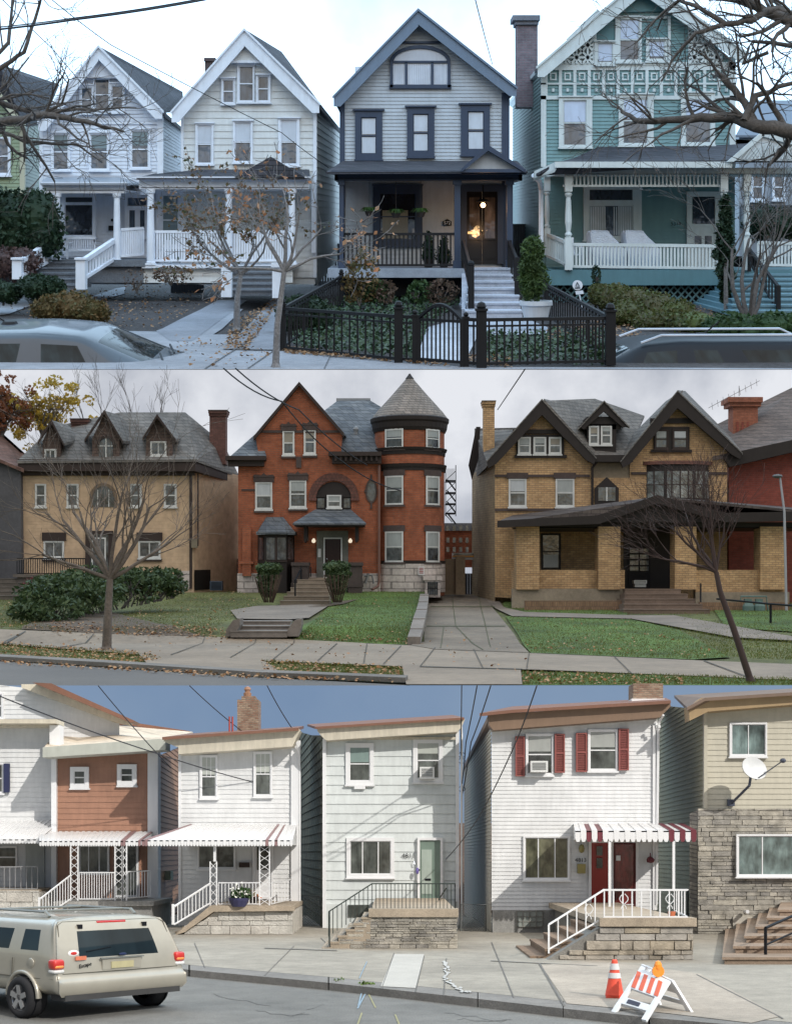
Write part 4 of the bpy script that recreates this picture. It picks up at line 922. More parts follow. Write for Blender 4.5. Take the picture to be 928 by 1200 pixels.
limbtree('bare_street_tree', 'bare street tree reaching its twigs in from the left edge over the roofs', P(-90, 433, DB),
    [([(-90, 440, DB), (-80, 250, DB), (-60, 150, DB)], 1.1, .7, 0),
     ([(-60, 150, DB), (0, 142, DB-2), (55, 134, DB-3), (100, 142, DB-4), (145, 154, DB-4)], .50, .10, 14),
     ([(-60, 130, DB), (-5, 118, DB), (40, 132, DB+2), (90, 128, DB+3), (160, 126, DB+4)], .34, .07, 9),
     ([(-60, 120, DB), (0, 80, DB-2), (28, 60, DB-2), (45, 10, DB-2), (52, -20, DB-3)], .26, .08, 9),
     ([(-40, 100, DB), (10, 50, DB), (14, 10, DB+2), (20, -20, DB+2)], .22, .07, 6),
     ([(-30, 140, DB), (30, 165, DB), (90, 170, DB-2), (120, 190, DB)], .2, .05, 7)], 31, bark, 3, 5.2)
limbtree('bare_street_tree', 'bare street tree with thick dark limbs reaching in over the teal house', P(1010, 433, 104),
    [([(1010, 440, 104), (1000, 250, 104), (985, 160, 104)], 1.3, .9, 0),
     ([(985, 165, 104), (930, 154, 103), (885, 146, 103), (858, 136, 104), (810, 138, 105), (750, 142, 106), (728, 130, 107)], .72, .14, 15),
     ([(885, 146, 103), (872, 118, 104), (848, 92, 104), (840, 84, 105)], .34, .22, 7),
     ([(990, 60, 104), (935, 26, 103), (895, 12, 103), (860, -8, 103)], .62, .3, 8),
     ([(985, 50, 104), (910, 8, 103), (880, 22, 102), (850, 28, 102), (815, 38, 102), (790, 66, 103), (775, 95, 103)], .36, .06, 14),
     ([(872, 140, 103), (885, 112, 104), (920, 100, 104), (960, 85, 105)], .3, .12, 7),
     ([(850, 28, 102), (820, 8, 102), (795, 0, 103), (770, 20, 104), (745, 50, 104)], .22, .05, 9),
     ([(900, 60, 103), (870, 75, 103), (880, 50, 104), (905, 95, 104)], .15, .05, 5)], 47, bark, 3, 5.0, 60, dried)

# ---------------------------------------------------------- cars on the upper street
def carmesh(th, tf, rings, glassmap, caps, mats, lv=2, ksplit=.8):
    """rings: half sections [(l,w,h)...] bottom to roof centre line, mirrored. glassmap: {(segment, row): part}; caps: {(end, row): part} for the middle strip.
    The smooth skin is cut into body, glass and lamp parts so they share their edges."""
    n = len(rings[0]); k = 2*n; vs = []; fs = []; mi = []; names = ['body']
    def idx(nm):
        if nm not in names: names.append(nm)
        return names.index(nm)
    for r_ in rings: vs += [(l, w_, h) for l, w_, h in r_]+[(l, -w_, h) for l, w_, h in reversed(r_)]
    for i in range(len(rings)-1):
        for j in range(k):
            fs.append((i*k+j, i*k+(j+1) % k, (i+1)*k+(j+1) % k, (i+1)*k+j)); row = j if j < n else k-2-j
            g = glassmap.get((i, row)); mi.append(idx((g, j < n-1)) if g and row < n-1 and g.startswith('side') else (idx(g) if g else 0))
    for e in (0, len(rings)-1):
        r_ = rings[e]; off = []
        for j in range(n):
            l, w_, h = r_[j]; b0 = len(vs); vs += [(l, w_*ksplit, h), (l, -w_*ksplit, h)]; off.append((e*k+j, b0, b0+1, e*k+k-1-j))
        for j in range(n-1):
            for c in range(3):
                fs.append((off[j][c], off[j+1][c], off[j+1][c+1], off[j][c+1])); g = caps.get((0 if e == 0 else 1, j, c)); mi.append(idx(g) if g else 0)
        # closing strip along the roof edge and sill
        for j in (0, n-1): fs.append((off[j][0], off[j][1], off[j][2], off[j][3])) if False else None
    me = bpy.data.meshes.new('tmp'); me.from_pydata(vs, [], fs)
    me.polygons.foreach_set('material_index', mi)
    for nm in names: me.materials.append(None)
    o = bpy.data.objects.new('tmp', me); COL.objects.link(o); md = o.modifiers.new('s', 'SUBSURF'); md.levels = lv; md.render_levels = lv
    dg = C.evaluated_depsgraph_get(); ev = bpy.data.meshes.new_from_object(o.evaluated_get(dg)); bpy.data.objects.remove(o)
    pv = [v.co.copy() for v in ev.vertices]; out = {}
    for q_, nm in enumerate(names):
        m = M(); m.tf = tf; used = {}
        for p in ev.polygons:
            if p.material_index == q_:
                f = []
                for v in p.vertices:
                    if v not in used: used[v] = len(used)
                    f.append(used[v])
                m.f.append(tuple(f))
        m.k = [0]*len(m.f); m.v = [tuple(tf @ pv[v]) for v in used]
        key = nm if isinstance(nm, str) else nm[0]; out[nm] = m.build(key, mats.get(key, carglass) if key != 'body' else mats['body'], th, smooth=True)
    return out
def wheel(th, tf, l, w_, r, side, tyre, rimm):
    m = M(); m.tf = tf; n = 24
    prof = [(r*.60, .02), (r*.66, 0), (r*.93, 0), (r, .04), (r, .19), (r*.93, .22), (r*.66, .23), (r*.62, .2)]
    vs = [(l+a*math.cos(2*math.pi*j/n), side*(w_-.2+b), r+a*math.sin(2*math.pi*j/n)) for a, b in prof for j in range(n)]
    m.add(vs, [(i*n+j, i*n+(j+1) % n, (i+1)*n+(j+1) % n, (i+1)*n+j) for i in range(7) for j in range(n)])
    wh = m.build('wheel', tyre, th, smooth=True)
    m = M(); m.tf = tf; vs = [(l+a*math.cos(2*math.pi*j/n), side*(w_-.2+b), r+a*math.sin(2*math.pi*j/n)) for a, b in ((r*.64, .21), (r*.6, .2), (r*.56, .15), (r*.2, .12), (r*.17, .19), (0, .2)) for j in range(n)]
    m.add(vs, [(i*n+j, i*n+(j+1) % n, (i+1)*n+(j+1) % n, (i+1)*n+j) for i in range(5) for j in range(n)])
    for j in range(5):
        a = 2*math.pi*j/5+.3; m.bar((l+r*.15*math.cos(a), side*(w_-.02), r+r*.15*math.sin(a)), (l+r*.6*math.cos(a), side*(w_-.01), r+r*.6*math.sin(a)), .085)
    m.build('rim', rimm, wh)
tyre = paint('tyre_rubber', (.025, .025, .027), .8); rimm = paint('alloy_rim', (.45, .45, .45), .35, metal=.7); carglass = glass('car_glass', (.012, .02, .024), .05, .22, 0)
carglass.node_tree.nodes['Principled BSDF'].inputs['Coat Weight'].default_value = 0
def sedan(name, lab, O, ang, k, col, roofrack=False, hgt=1.45, roll=0, blunt=False, kx=1.0):
    """saloon or wagon, front towards +l, origin rear centre on the road"""
    th = thing(name, lab, 'car', O, 'cars parked on the upper street')
    tf = Matrix.Translation(Vector(O)) @ Matrix.Rotation(ang, 4, 'Z') @ Matrix.Rotation(roll, 4, 'X') @ Matrix.Diagonal((k*kx, k, k, 1))
    h = hgt; bl = h*.64
    def rg(l, wb, zt, wr=None, lo=.28, lt=None):      # lt: the roof end of the ring leans to lt
        lt = l if lt is None else lt; wr = wr or wb*.7
        return [(l, wb*.9, lo), (l, wb, .5), (l, wb+.01, bl-.1), (l, wb*.965, bl), (l+(lt-l)*.12, wb*.95, bl+.03), (l+(lt-l)*.9, wr+.02, zt-.06), (lt, wr-.04, zt-.012), (lt, wr*.55, zt+.012)]
    def low(l, wb, zt, lo=.28): return [(l, wb*.9, lo), (l, wb, .5), (l, wb, zt-.16), (l, wb*.97, zt-.07), (l, wb*.94, zt-.05), (l, wb*.86, zt-.02), (l, wb*.7, zt), (l, wb*.45, zt+.015)]
    gm = {}
    if blunt:
        R = [low(0, .74, bl, .35), rg(.03, .82, bl+.06, .72), rg(.1, .84, h-.05, .64, lt=.42), rg(.25, .86, h-.02, .63, lt=.6), rg(.55, .88, h, .63, lt=.72)]; gm[(1, 7)] = 'rear_window'; gm[(1, 6)] = 'rear_window'
    else:
        R = [low(0, .72, bl-.02, .38), low(.06, .8, bl+.05), low(.75, .87, bl+.06), rg(.85, .88, bl+.11, .68), rg(1.05, .885, h-.06, .60, lt=1.62), rg(1.15, .89, h-.02, .61, lt=1.72)]; gm[(3, 7)] = gm[(3, 6)] = 'rear_window'
    i0 = len(R)-1
    R += [rg(1.55, .89, h, .62, lt=1.9), rg(1.62, .89, h, .62, lt=1.95), rg(2.28, .895, h+.005, .62), rg(2.36, .895, h+.005, .62), rg(3.1, .89, h-.03, .61, lt=2.78), rg(3.3, .89, h-.05, .6, lt=2.86), rg(3.62, .885, bl+.10, .66, lt=3.55), low(3.72, .88, bl+.06), low(4.2, .85, bl-.04), low(4.5, .78, bl-.16), low(4.6, .68, bl-.24, .35)]
    for s_ in (i0, i0+2, i0+4): gm[(s_, 4)] = 'side_window'
    gm[(i0+6, 7)] = gm[(i0+6, 6)] = 'windscreen'
    gm[(i0+9, 3)] = 'headlight' if False else None
    carmesh(th, tf, R, {a: b for a, b in gm.items() if b}, {}, {'body': col})
    for s_ in (-1, 1):
        m = M(); m.tf = tf; m.tube([(1.1, s_*.885, bl+.02), (2.3, s_*.9, bl+.025), (3.4, s_*.89, bl+.03)], .012, 4); m.build('window_trim', blackm, th)
        m = M(); m.tf = tf; m.ball((4.42, s_*.55, bl-.24), (.14, .16, .09), 10); m.build('headlight', carglass, th)
    m = M(); m.tf = tf; m.lathe((1.95, 0, h+.01), [(.09, 0), (.07, .03), (0, .035)], 10); m.bar((1.95, 0, h), (1.72, 0, h+.18), .014); m.build('antenna', blackm, th)
    m = M(); m.tf = tf; m.tube([(3.62, -.6, bl+.15), (3.5, -.1, bl+.19)], .012, 4); m.tube([(3.62, .05, bl+.16), (3.5, .5, bl+.19)], .012, 4); m.build('wiper', blackm, th)
    if roofrack:
        for s_ in (-1, 1): m = M(); m.tf = tf; m.tube([(.6, s_*.60, h-.02), (.75, s_*.60, h+.05), (2.6, s_*.60, h+.05), (2.85, s_*.6, h-.04)], .017, 6); m.build('roof_rail', silverm, th)
    for l in (.85, 3.65):
        for s_ in (-1, 1): wheel(th, tf, l, .9, .32, s_, tyre, rimm)
    return th
silver = carpaint('silver_paint', (.028, .042, .062), .2); silverm = paint('silver_trim', (.5, .53, .6), .25, metal=.6); dark = paint('dark_blue_paint', (.010, .014, .022), .4)
kk = S*1.5
RZ = 433
def carO(px, pyroof, D, h): return Vector((X(px, D), D, Z(pyroof, D)-h))
sedan('parked_car', 'silver saloon whose roof and windscreen show at the bottom left of the upper street', carO(-205, 378, 104.5, 1.45*kk), math.radians(-2), kk, silver, roll=math.radians(5), kx=1.22)
sedan('parked_car', 'dark car with silver roof rails at the bottom right of the upper street', carO(1002, 393, 104.5, 1.5*kk), math.radians(183), kk, dark, True, 1.5, roll=math.radians(1), blunt=True)

# ---------------------------------------------------------- overhead cables of the upper street
cab = paint('cable_black', (.03, .032, .04), .5)
wire('overhead_cable', 'thick overhead cable crossing the top left of the sky', [(-60, 39, 100), (90, 22, 102), (250, -3, 104)], .085, cab, sag=.1)
wire('overhead_cable', 'thinner cable hanging just above the thick one at the top left', [(-60, 36, 100.5), (90, 20, 102.5), (250, -5, 104.5)], .05, cab, sag=.1)
wire('overhead_cable', 'thin cable dropping from the top left towards the blue grey house roof', [(50, -10, 110), (130, 52, 125), (330, 155, 150), (385, 196, 156)], .045, cab, sag=.1)
wire('overhead_cable', 'short thin cable rising from the roof of the blue grey house', [(577, 75, 172), (556, -5, 120)], .05, cab, sag=.1)
wire('overhead_cable', 'thin cable slanting through the bare twigs at the far left', [(-10, -15, 108), (60, 55, 118), (160, 170, 150)], .04, cab, sag=.1)
# =================================================================== MIDDLE STREET
street(680, 1.0, [(0, -2.5), (53.5, -2.5), (55.8, -1.9), (75.5, -1.36), (83, -.70), (400, -.70)])
MH = 84.0
r2 = random.Random(22)
tan = bricks('tan_stucco_stone', (.54, .385, .25), (.51, .36, .235), (.49, .345, .22), .5, .22, .002, amt=.13, ns=.25)
redb = bricks('red_brick', (.27, .075, .032), (.33, .10, .045), (.23, .11, .07), .36, .13, .012, amt=.28, ns=.35)
redb2 = bricks('deep_red_brick', (.20, .045, .03), (.25, .06, .04), (.16, .06, .045), .36, .13, .012, amt=.2, ns=.35)
buff = bricks('buff_brick', (.41, .25, .12), (.53, .345, .175), (.27, .18, .11), .36, .13, .016, amt=.22, ns=.35)
slate = bricks('grey_slate', (.075, .085, .10), (.14, .15, .16), (.045, .05, .055), .5, .26, .02, amt=.22, ns=.3)
slate2 = bricks('brown_grey_shingle', (.12, .11, .10), (.17, .155, .14), (.07, .065, .06), .5, .24, .02, amt=.25, ns=.3)
brown = paint('brown_trim', (.045, .032, .028), .6); dbrown = paint('dark_brown_trim', (.03, .024, .022), .6)
brn_sh = bricks('brown_dormer_shingle', (.09, .06, .05), (.12, .08, .065), (.05, .035, .03), .4, .2, .015)
wtr = paint('white_sash', (.6, .6, .58)); gl2 = glass('clear_dark_glass', (.05, .055, .06)); gl2b = glass('bright_reflecting_glass', (.12, .13, .13))
stone2 = bricks('pale_stone_block', (.50, .44, .40), (.42, .36, .33), (.25, .22, .2), 1.1, .42, .03, amt=.25, bmp=.04)
lint = rough('dark_stone_lintel', (.07, .05, .045), bmp=.01)
conc2 = rough('old_concrete', (.245, .195, .145), bmp=.004, facs=((.3, .8, 1.15), (3, .85, 1.1), (40, .8, 1.15)), spots=(.9, (.14, .12, .10), .62))
conc2b = rough('driveway_old_concrete', (.19, .15, .11), facs=((.4, .7, 1.2), (3, .8, 1.15), (40, .8, 1.15)), bmp=.008, spots=(.8, (.10, .09, .07), .56))
asph2 = rough('pale_asphalt', (.125, .115, .105), facs=((.3, .85, 1.1), (60, .7, 1.2)), bmp=.006, bs=60)
grass2 = rough('lawn_turf', (.085, .088, .024), facs=((.35, .6, 1.5), (3, .65, 1.35), (40, .6, 1.4)), bmp=.03, bs=30, spots=(.55, (.12, .09, .045), .62))
grass2g = rough('green_lawn_turf', (.066, .108, .018), facs=((.35, .6, 1.45), (3, .65, 1.35), (40, .6, 1.4)), bmp=.03, bs=30, spots=(1.1, (.12, .10, .04), .66))
soil2 = rough('bare_soil', (.10, .07, .045), bmp=.02, bs=20)
# ground
m = M()
ys = [32.7, 53.5, 55.8, 75.5, 83, 93.5]
for a, b in zip(ys, ys[1:]): m.face([(-45, a, gz(a)-.06), (X(497, a), a, gz(a)-.06), (X(497, b), b, gz(b)-.06), (-45, b, gz(b)-.06)])
PL = PROFILE; PROFILE_R = [(0, -2.5), (53, -2.5), (79, -1.66), (84, -1.36), (92, -1.0), (400, -1.0)]; PROFILE = PROFILE_R
ys = [32.7, 53, 79, 84, 92, 93.5]
for a, b in zip(ys, ys[1:]): m.face([(X(497, a), a, gz(a)-.06), (45, a, gz(a)-.06), (45, b, gz(b)-.06), (X(497, b), b, gz(b)-.06)])
PROFILE = PL
m.face([(X(497, 53), 53, -2.6), (X(497, 93.5), 93.5, -1.2), (X(497, 93.5), 93.5, -.76), (X(497, 83), 83, -.76), (X(497, 75.5), 75.5, -1.42), (X(497, 55.8), 55.8, -1.96)])
struct(m, 'ground', grass2)
GL = .0
m = M(); drape(m, [(-200, 803), (-200, 766), (0, 775), (300, 794), (480, 803.2), (480, 803.6), (-200, 803.6)], .0); struct(m, 'road', asph2)
m = M()
k0 = [(-200, 764), (0, 774), (120, 781), (300, 793), (475, 800)]; top = .14
kb = [(-200, 761), (0, 771), (120, 778), (300, 790), (478, 797)]
for i in range(4):
    a, b, c, d = G(*k0[i]), G(*k0[i+1]), G(*kb[i+1]), G(*kb[i]); up = Vector((0, 0, .12))
    m.add([a, b, c, d, a+up, b+up, c+up, d+up], [(4, 5, 6, 7), (0, 1, 5, 4), (3, 0, 4, 7), (1, 2, 6, 5)])
struct(m, 'kerb', rough('kerb_stone', (.19, .17, .15), bmp=.01, bs=20))
m = M()
drape(m, [(-200, 728), (-120, 734), (0, 738), (120, 743), (250, 747), (345, 750), (480, 757), (620, 766), (800, 774), (1100, 786), (1100, 800), (900, 797), (860, 795), (640, 786), (480, 782), (300, 775), (170, 768), (0, 755), (-200, 745)], .02)
drape(m, [(160, 764), (305, 772), (330, 790), (175, 782)], .03); drape(m, [(470, 778), (610, 785), (612, 803.6), (476, 803.6)], .03)
struct(m, 'pavement', conc2)
m = M(); jm = paint('pavement_crack', (.07, .06, .045))
def jline(m, a, b, off, w_=.5):
    dx, dy = b[0]-a[0], b[1]-a[1]; l = math.hypot(dx, dy) or 1; nx, ny = -dy/l*w_, dx/l*w_
    drape(m, [(a[0]-nx, a[1]-ny), (b[0]-nx, b[1]-ny), (b[0]+nx, b[1]+ny), (a[0]+nx, a[1]+ny)], off)
for a, b in (((240, 748), (200, 769)), ((300, 750), (270, 772)), ((345, 751), (320, 774)), ((395, 755), (372, 776)), ((430, 756), (426, 780)), ((470, 758), (449, 780)), ((510, 760), (492, 783)), ((620, 767), (617, 786)), ((720, 771), (740, 791)), ((825, 776), (878, 796)), ((492, 783), (612, 786)), ((30, 741), (2, 755)), ((110, 744), (70, 760)), ((555, 762), (566, 785))): jline(m, a, b, .045, .45)
struct(m, 'pavement_joint', jm)
m = M(); drape(m, [(500, 697), (560, 690), (572, 697), (575, 709), (585, 722), (620, 766), (510, 762), (482, 757), (494, 740), (500, 712)], .035); struct(m, 'driveway', conc2b)
m = M()
for a, b in (((530, 700), (534, 735)), ((534, 735), (566, 763)), ((500, 735), (592, 735)), ((560, 697), (575, 760)), ((505, 712), (580, 712)), ((520, 735), (516, 761))): jline(m, a, b, .05, .4)
struct(m, 'driveway_joint', paint('mossy_crack', (.07, .075, .03)))
m = M(); drape(m, [(270, 716), (300, 711), (365, 709), (386, 710), (362, 725), (338, 727), (278, 726)], .04)
drape(m, [(560, 697), (575, 697), (590, 712), (615, 718), (745, 722), (790, 722), (935, 748), (935, 752), (860, 748), (740, 726), (600, 723), (578, 712)], .04)
struct(m, 'path', rough('path_concrete', (.20, .16, .125), bmp=.005))
lawn_g = [[(592, 722), (740, 726), (795, 738), (856, 770), (812, 773), (622, 765)], [(590, 699), (620, 711), (735, 716), (735, 722), (615, 718), (590, 711)], [(390, 702), (420, 690), (500, 690), (497, 700), (482, 756), (345, 750), (372, 724)], [(835, 712), (1000, 716), (1000, 745), (850, 735)], [(612, 787), (1060, 799), (1060, 803.4), (612, 803)]]
m = M()
for p in lawn_g: drape(m, p, .0)
struct(m, 'lawn', grass2g)
m = M(); drape(m, [(25, 738), (60, 722), (130, 718), (210, 738), (240, 747), (120, 743)], .03); drape(m, [(395, 706), (420, 703), (380, 712), (360, 712)], .05); struct(m, 'bare_earth', soil2)
gmat = islands('grass_blade', [(.07, .12, .014), (.11, .155, .02), (.08, .13, .015), (.18, .155, .045)], .6, .2)
m = M()
for p, n in zip(lawn_g, (9000, 1600, 9000, 2500, 5000)): blades(m, p, n, .065, r2)
blades(m, [(575, 690), (930, 700), (930, 722), (740, 722), (615, 716), (590, 706)], 4000, .08, r2); blades(m, [(742, 727), (850, 745), (1000, 757), (1000, 778), (856, 771), (800, 740)], 5000, .07, r2); blades(m, [(790, 722), (1000, 745), (1000, 752), (870, 752), (820, 742)], 1500, .08, r2)
for p, n in (([(0, 735), (0, 702), (25, 705), (40, 728), (90, 742)], 2500), ([(200, 700), (275, 690), (310, 706), (268, 728), (240, 744), (120, 742), (130, 725)], 6500), ([(0, 765), (0, 754), (160, 765), (190, 772), (150, 779)], 3500), ([(305, 774), (472, 783), (470, 796), (330, 790)], 3500)): blades(m, p, n, .065, r2)
tag(m.build('grass', gmat), 'short green and straw coloured grass of the lawns and verges of the middle street', 'grass', kind='stuff')
lf2 = islands('autumn_leaf', [(.30, .14, .06), (.36, .22, .11), (.22, .10, .05), (.42, .28, .16)], .8)
m = M()
for p, n in (([(0, 770), (0, 753), (180, 766), (190, 774), (150, 782)], 900), ([(0, 779), (0, 775), (300, 793), (475, 801), (300, 797)], 420), ([(305, 774), (472, 783), (470, 800), (310, 792)], 600), ([(60, 742), (60, 728), (300, 738), (268, 750)], 700), ([(350, 749), (490, 757), (485, 750), (350, 742)], 120),
             ([(612, 787), (800, 794), (800, 803), (612, 803)], 260), ([(340, 746), (490, 752), (495, 706), (420, 700)], 70), ([(0, 736), (0, 705), (60, 710), (90, 740)], 200), ([(592, 722), (740, 726), (856, 770), (622, 765)], 160), ([(130, 725), (275, 690), (310, 706), (240, 744)], 240), ([(0, 757), (490, 783), (620, 790), (620, 766), (0, 738)], 150), ([(480, 720), (620, 765), (480, 757)], 30), ([(620, 764), (850, 772), (700, 745)], 50)):
    litter(m, p, n, .085, r2, .05)
tag(m.build('fallen_leaves', lf2), 'tan and orange leaves fallen along the lawns and kerb of the middle street', 'leaves', kind='stuff')

def win2(th, o, D=MH, blind=.5, bars=('h',), fm=None, head=None, sl=1, nm='window', g=None, bm=None, hh=5, gm=None):
    x0, y0, x1, y1 = o; fm = fm or wtr
    if blind: blind *= r2.uniform(.6, 1.35); bm = bm or r2.choice([shade2, shade2, shade2b, shade2c])
    w_ = window(th, D, o, (x0+2.2, y0+2.2, x1-2.2, y1-2.2), fm, gm or gl2, bars=bars, sill=sl, sw=.8, blind=[(0, 0, 1, blind)] if blind else None, bm=bm or shade2, nm=nm)
    if head:
        m = M(); m.pb(x0-2, y0-hh, x1+2, y0-.3, D-q(.13), q(.13)); m.build('lintel', head, w_); m = M(); m.pb(x0-1.5, y1+1, x1+1.5, y1+4, D-q(.13), q(.13)); m.build('stone_sill', head, w_)
    return w_
shade2b = paint('tan_window_shade', (.27, .24, .19), .4); shade2c = paint('bright_window_shade', (.45, .47, .48), .35)
shade2 = paint('pale_window_shade', (.34, .36, .35), .35)
def roofpoly(th, polys, mt, t=.15, nm='roof'):
    m = M()
    for p in polys: m.slabp(p, t)
    return m.build(nm, mt, th)

# ---------------------------------------------------------- tan house at left
th = thing('tan_house', 'tan rendered house with three brown dormers and a grey hipped roof', 'house', P(120, 690, MH), 'large houses along the middle street')
DA = MH+1.5
m = M(); m.pb(25, 545, 227, 700, DA, 6); m.build('wall', tan, th)
m = M(); vquad(m, 227, DA+.02, 282, 91.5, 540, 695, 558, 696); m.face([P(225, 690, DA), P(227, 690, DA), P(278, 685, 91.5), P(278, 560, 91.5)]) if False else None
m.build('side_wall', tan, th)
m = M(); m.pb(21, 538, 229, 552, DA-.7, .7); m.pb(23, 552, 228, 557, DA-.25, .25)
a = [P(229, 538, DA-.7), P(279, 556, 91.5), P(279, 567, 91.5), P(229, 552, DA-.7)]; m.add(a+[v+Vector((-.4, .1, 0)) for v in a], [(0, 1, 2, 3), (7, 6, 5, 4), (0, 4, 5, 1), (3, 2, 6, 7)])
m.build('cornice', brown, th)
roofpoly(th, [[(20, 540, DA-.8), (230, 538, DA-.8), (217, 483, DA+4), (140, 483, DA+4), (62, 500, DA+4)], [(230, 538, DA-.8), (280, 557, 91.5), (262, 520, 91), (217, 483, DA+4)]], slate2)
for (ax, ay, lx, ly, rx, ry, wx0, wx1, gy, bk) in ((60, 492, 44, 516, 96, 514, 50, 71, 517, (97, 519)), (122, 481, 99, 513, 160, 518, 108, 140, 514, (159, 518)), (184, 486, 167, 511, 216, 514, 171, 202, 512, (218, 516))):
    D = DA-.3
    m = M(); m.prism([(wx0, 540), (wx0, gy), (ax, ay+3), (wx1, gy), (wx1, 540)], D, .3); m.pb(wx0+.5, gy, wx1-.5, 540, D+.3, 3); dm = m.build('dormer', brn_sh, th)
    m = M(); m.slabp([(ax, ay, D-.4), (lx, ly+1, D-.4), (lx, ly+1, D+2), (ax, ay+.5, D+2)], .18); m.slabp([(ax, ay, D-.4), (wx1+4, gy+2, D-.4), (rx, ry, D+3), (ax+(rx-ax)*.55, ay+6, D+3)], .18); m.build('roof', slate2, dm)
    m = M()
    for e in ((lx, ly+2), (wx1+4, gy+3)): m.prism([(ax, ay-1), e, (e[0], e[1]+3), (ax, ay+3.5)], D-.5, .15)
    m.build('rake_board', brown, dm)
win2(th, (52, 526, 66, 539), DA-.3, 0, ('v',)); win2(th, (176, 517, 195, 534), DA-.3, 0, ('v',), )
m = M(); archring(m, 124, 522, 11, 12, 3, DA-.45, .2, 10); wd = m.build('arched_window', brown, th)
m = M(); m.prism(arch(124, 522, 0, 8, 9)+[(116, 538), (132, 538)], DA-.36, .05); m.build('pane', gl2, wd); m = M(); m.pb(123.4, 514, 124.8, 538, DA-.42, .05); m.pb(116, 522, 132, 523, DA-.42, .05); m.build('glazing_bar', wtr, wd)
def stack(th, x0, y0, x1, y1, D, dep, mt, capm, nm='chimney'):
    m = M(); m.pb(x0+1.5, y0+6, x1-1.5, y1, D, dep); m.pb(x0+.6, y0+3, x1-.6, y0+6, D-.1, dep+.2); m.pb(x0, y0, x1, y0+3, D-.2, dep+.4); c_ = m.build(nm, mt, th)
    m = M(); m.pb(x0-.4, y0-1, x1+.4, y0+.1, D-.25, dep+.5); m.build('chimney_cap', capm, c_)
dbk = bricks('dark_chimney_brick', (.11, .05, .04), (.15, .07, .055), (.08, .05, .04), .3, .1, .01)
stack(th, 244, 481, 266, 544, DA+3.6, .9, dbk, lint); stack(th, 82, 491, 104, 510, DA+3.6, 1, dbk, lint)
for x0, x1 in ((41, 54), (78, 92), (152, 166), (192, 207)): win2(th, (x0, 567, x1, 594), DA, 0, ('h',))
m = M(); archring(m, 121, 583, 16, 17, 3.5, DA-.12, .12, 12); m.pb(105, 583, 108.5, 594, DA-.1, .1); m.pb(133.5, 583, 137, 594, DA-.1, .1); wd = m.build('arched_window', rough('tan_arch_stone', (.2, .14, .09)), th)
m = M(); m.prism(arch(121, 583, 0, 12.5, 13.5)+[(108.5, 594), (133.5, 594)], DA-.04, .03); m.build('pane', gl2, wd); m = M(); m.pb(114, 574, 115, 594, DA-.08, .04); m.pb(127, 574, 128, 594, DA-.08, .04); m.build('glazing_bar', wtr, wd)
for x0, x1 in ((51, 75), (162, 188)): win2(th, (x0, 634, x1, 654), DA, 0, ('v',), head=brown, hh=10)
m = M(); m.pb(100, 622, 132, 626, DA-.2, .2); m.pb(100, 626, 105, 676, DA-.15, .15); m.pb(127, 626, 132, 676, DA-.15, .15); dr = m.build('door', brown, th)
m = M(); m.pb(105, 626, 127, 676, DA-.05, .04); m.build('pane', gl2, dr); m = M(); ring(m, 107, 630, 124, 676, 1.6, DA-.1, .06); m.build('door_leaf', wtr, dr)
m = M(); m.pb(20, 676, 135, 690, DA-3, 3); m.pb(15, 673, 140, 676.5, DA-3.2, 3.2); m.build('terrace', rough('terrace_stone', (.12, .10, .085)), th)
m = M(); rail(m, P(20, 674, DA-3), P(100, 674, DA-3), 1.0, 30, .05, .03); m.build('railing', blackm, th)
m = M(); steps(m, -20, 20, 678, DA-2, -25, 22, 703, DA-7, 5); m.build('front_steps', rough('brown_step', (.13, .11, .09)), th)
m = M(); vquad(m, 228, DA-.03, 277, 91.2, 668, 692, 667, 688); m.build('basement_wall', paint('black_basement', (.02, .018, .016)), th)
m = M(); m.pb(222, 540, 225, 690, DA-.12, .1); m.tube([P(232, 555, DA), P(232, 640, DA)], .05, 6); m.build('downspout', brown, th)
m = M(); m.pb(224, 632, 231, 642, DA-.3, .25); m.build('meter_box', rough('meter_grey', (.2, .17, .12)), th)
m = M(); m.pb(207, 669, 222, 690, DA-.08, .08); m.build('foundation', stone2, th)
t2 = thing('air_conditioner', 'blue grey air conditioning unit at the tan house basement corner', 'air conditioner', P(253, 692, DA+.4))
m = M(); m.pb(246, 681, 260, 692, DA+.4, .8); m.build('case', paint('ac_blue', (.07, .09, .12)), t2)
m = M()
for i in range(6): m.pb(247, 682.5+i*1.5, 259, 683.1+i*1.5, DA+.37, .03)
m.build('grille', blackm, t2)
# dark neighbour far left
th = thing('grey_house', 'dark grey house partly hidden at the left edge beside the tan house', 'house', P(5, 700, MH+2))
m = M(); m.prism([(-90, 700), (26, 700), (24, 548), (0, 542), (-90, 530)], MH+1, 5); m.build('wall', rough('dark_grey_wall', (.085, .083, .09)), th)
m = M(); m.slabp([(-90, 530, MH+.6), (0, 538, MH+.6), (28, 550, MH+.6), (30, 532, MH+6), (0, 505, MH+6), (-90, 495, MH+6)], .2); m.build('roof', bricks('rust_roof', (.12, .06, .045), (.16, .09, .07), (.08, .05, .04), .5, .25, .02), th)

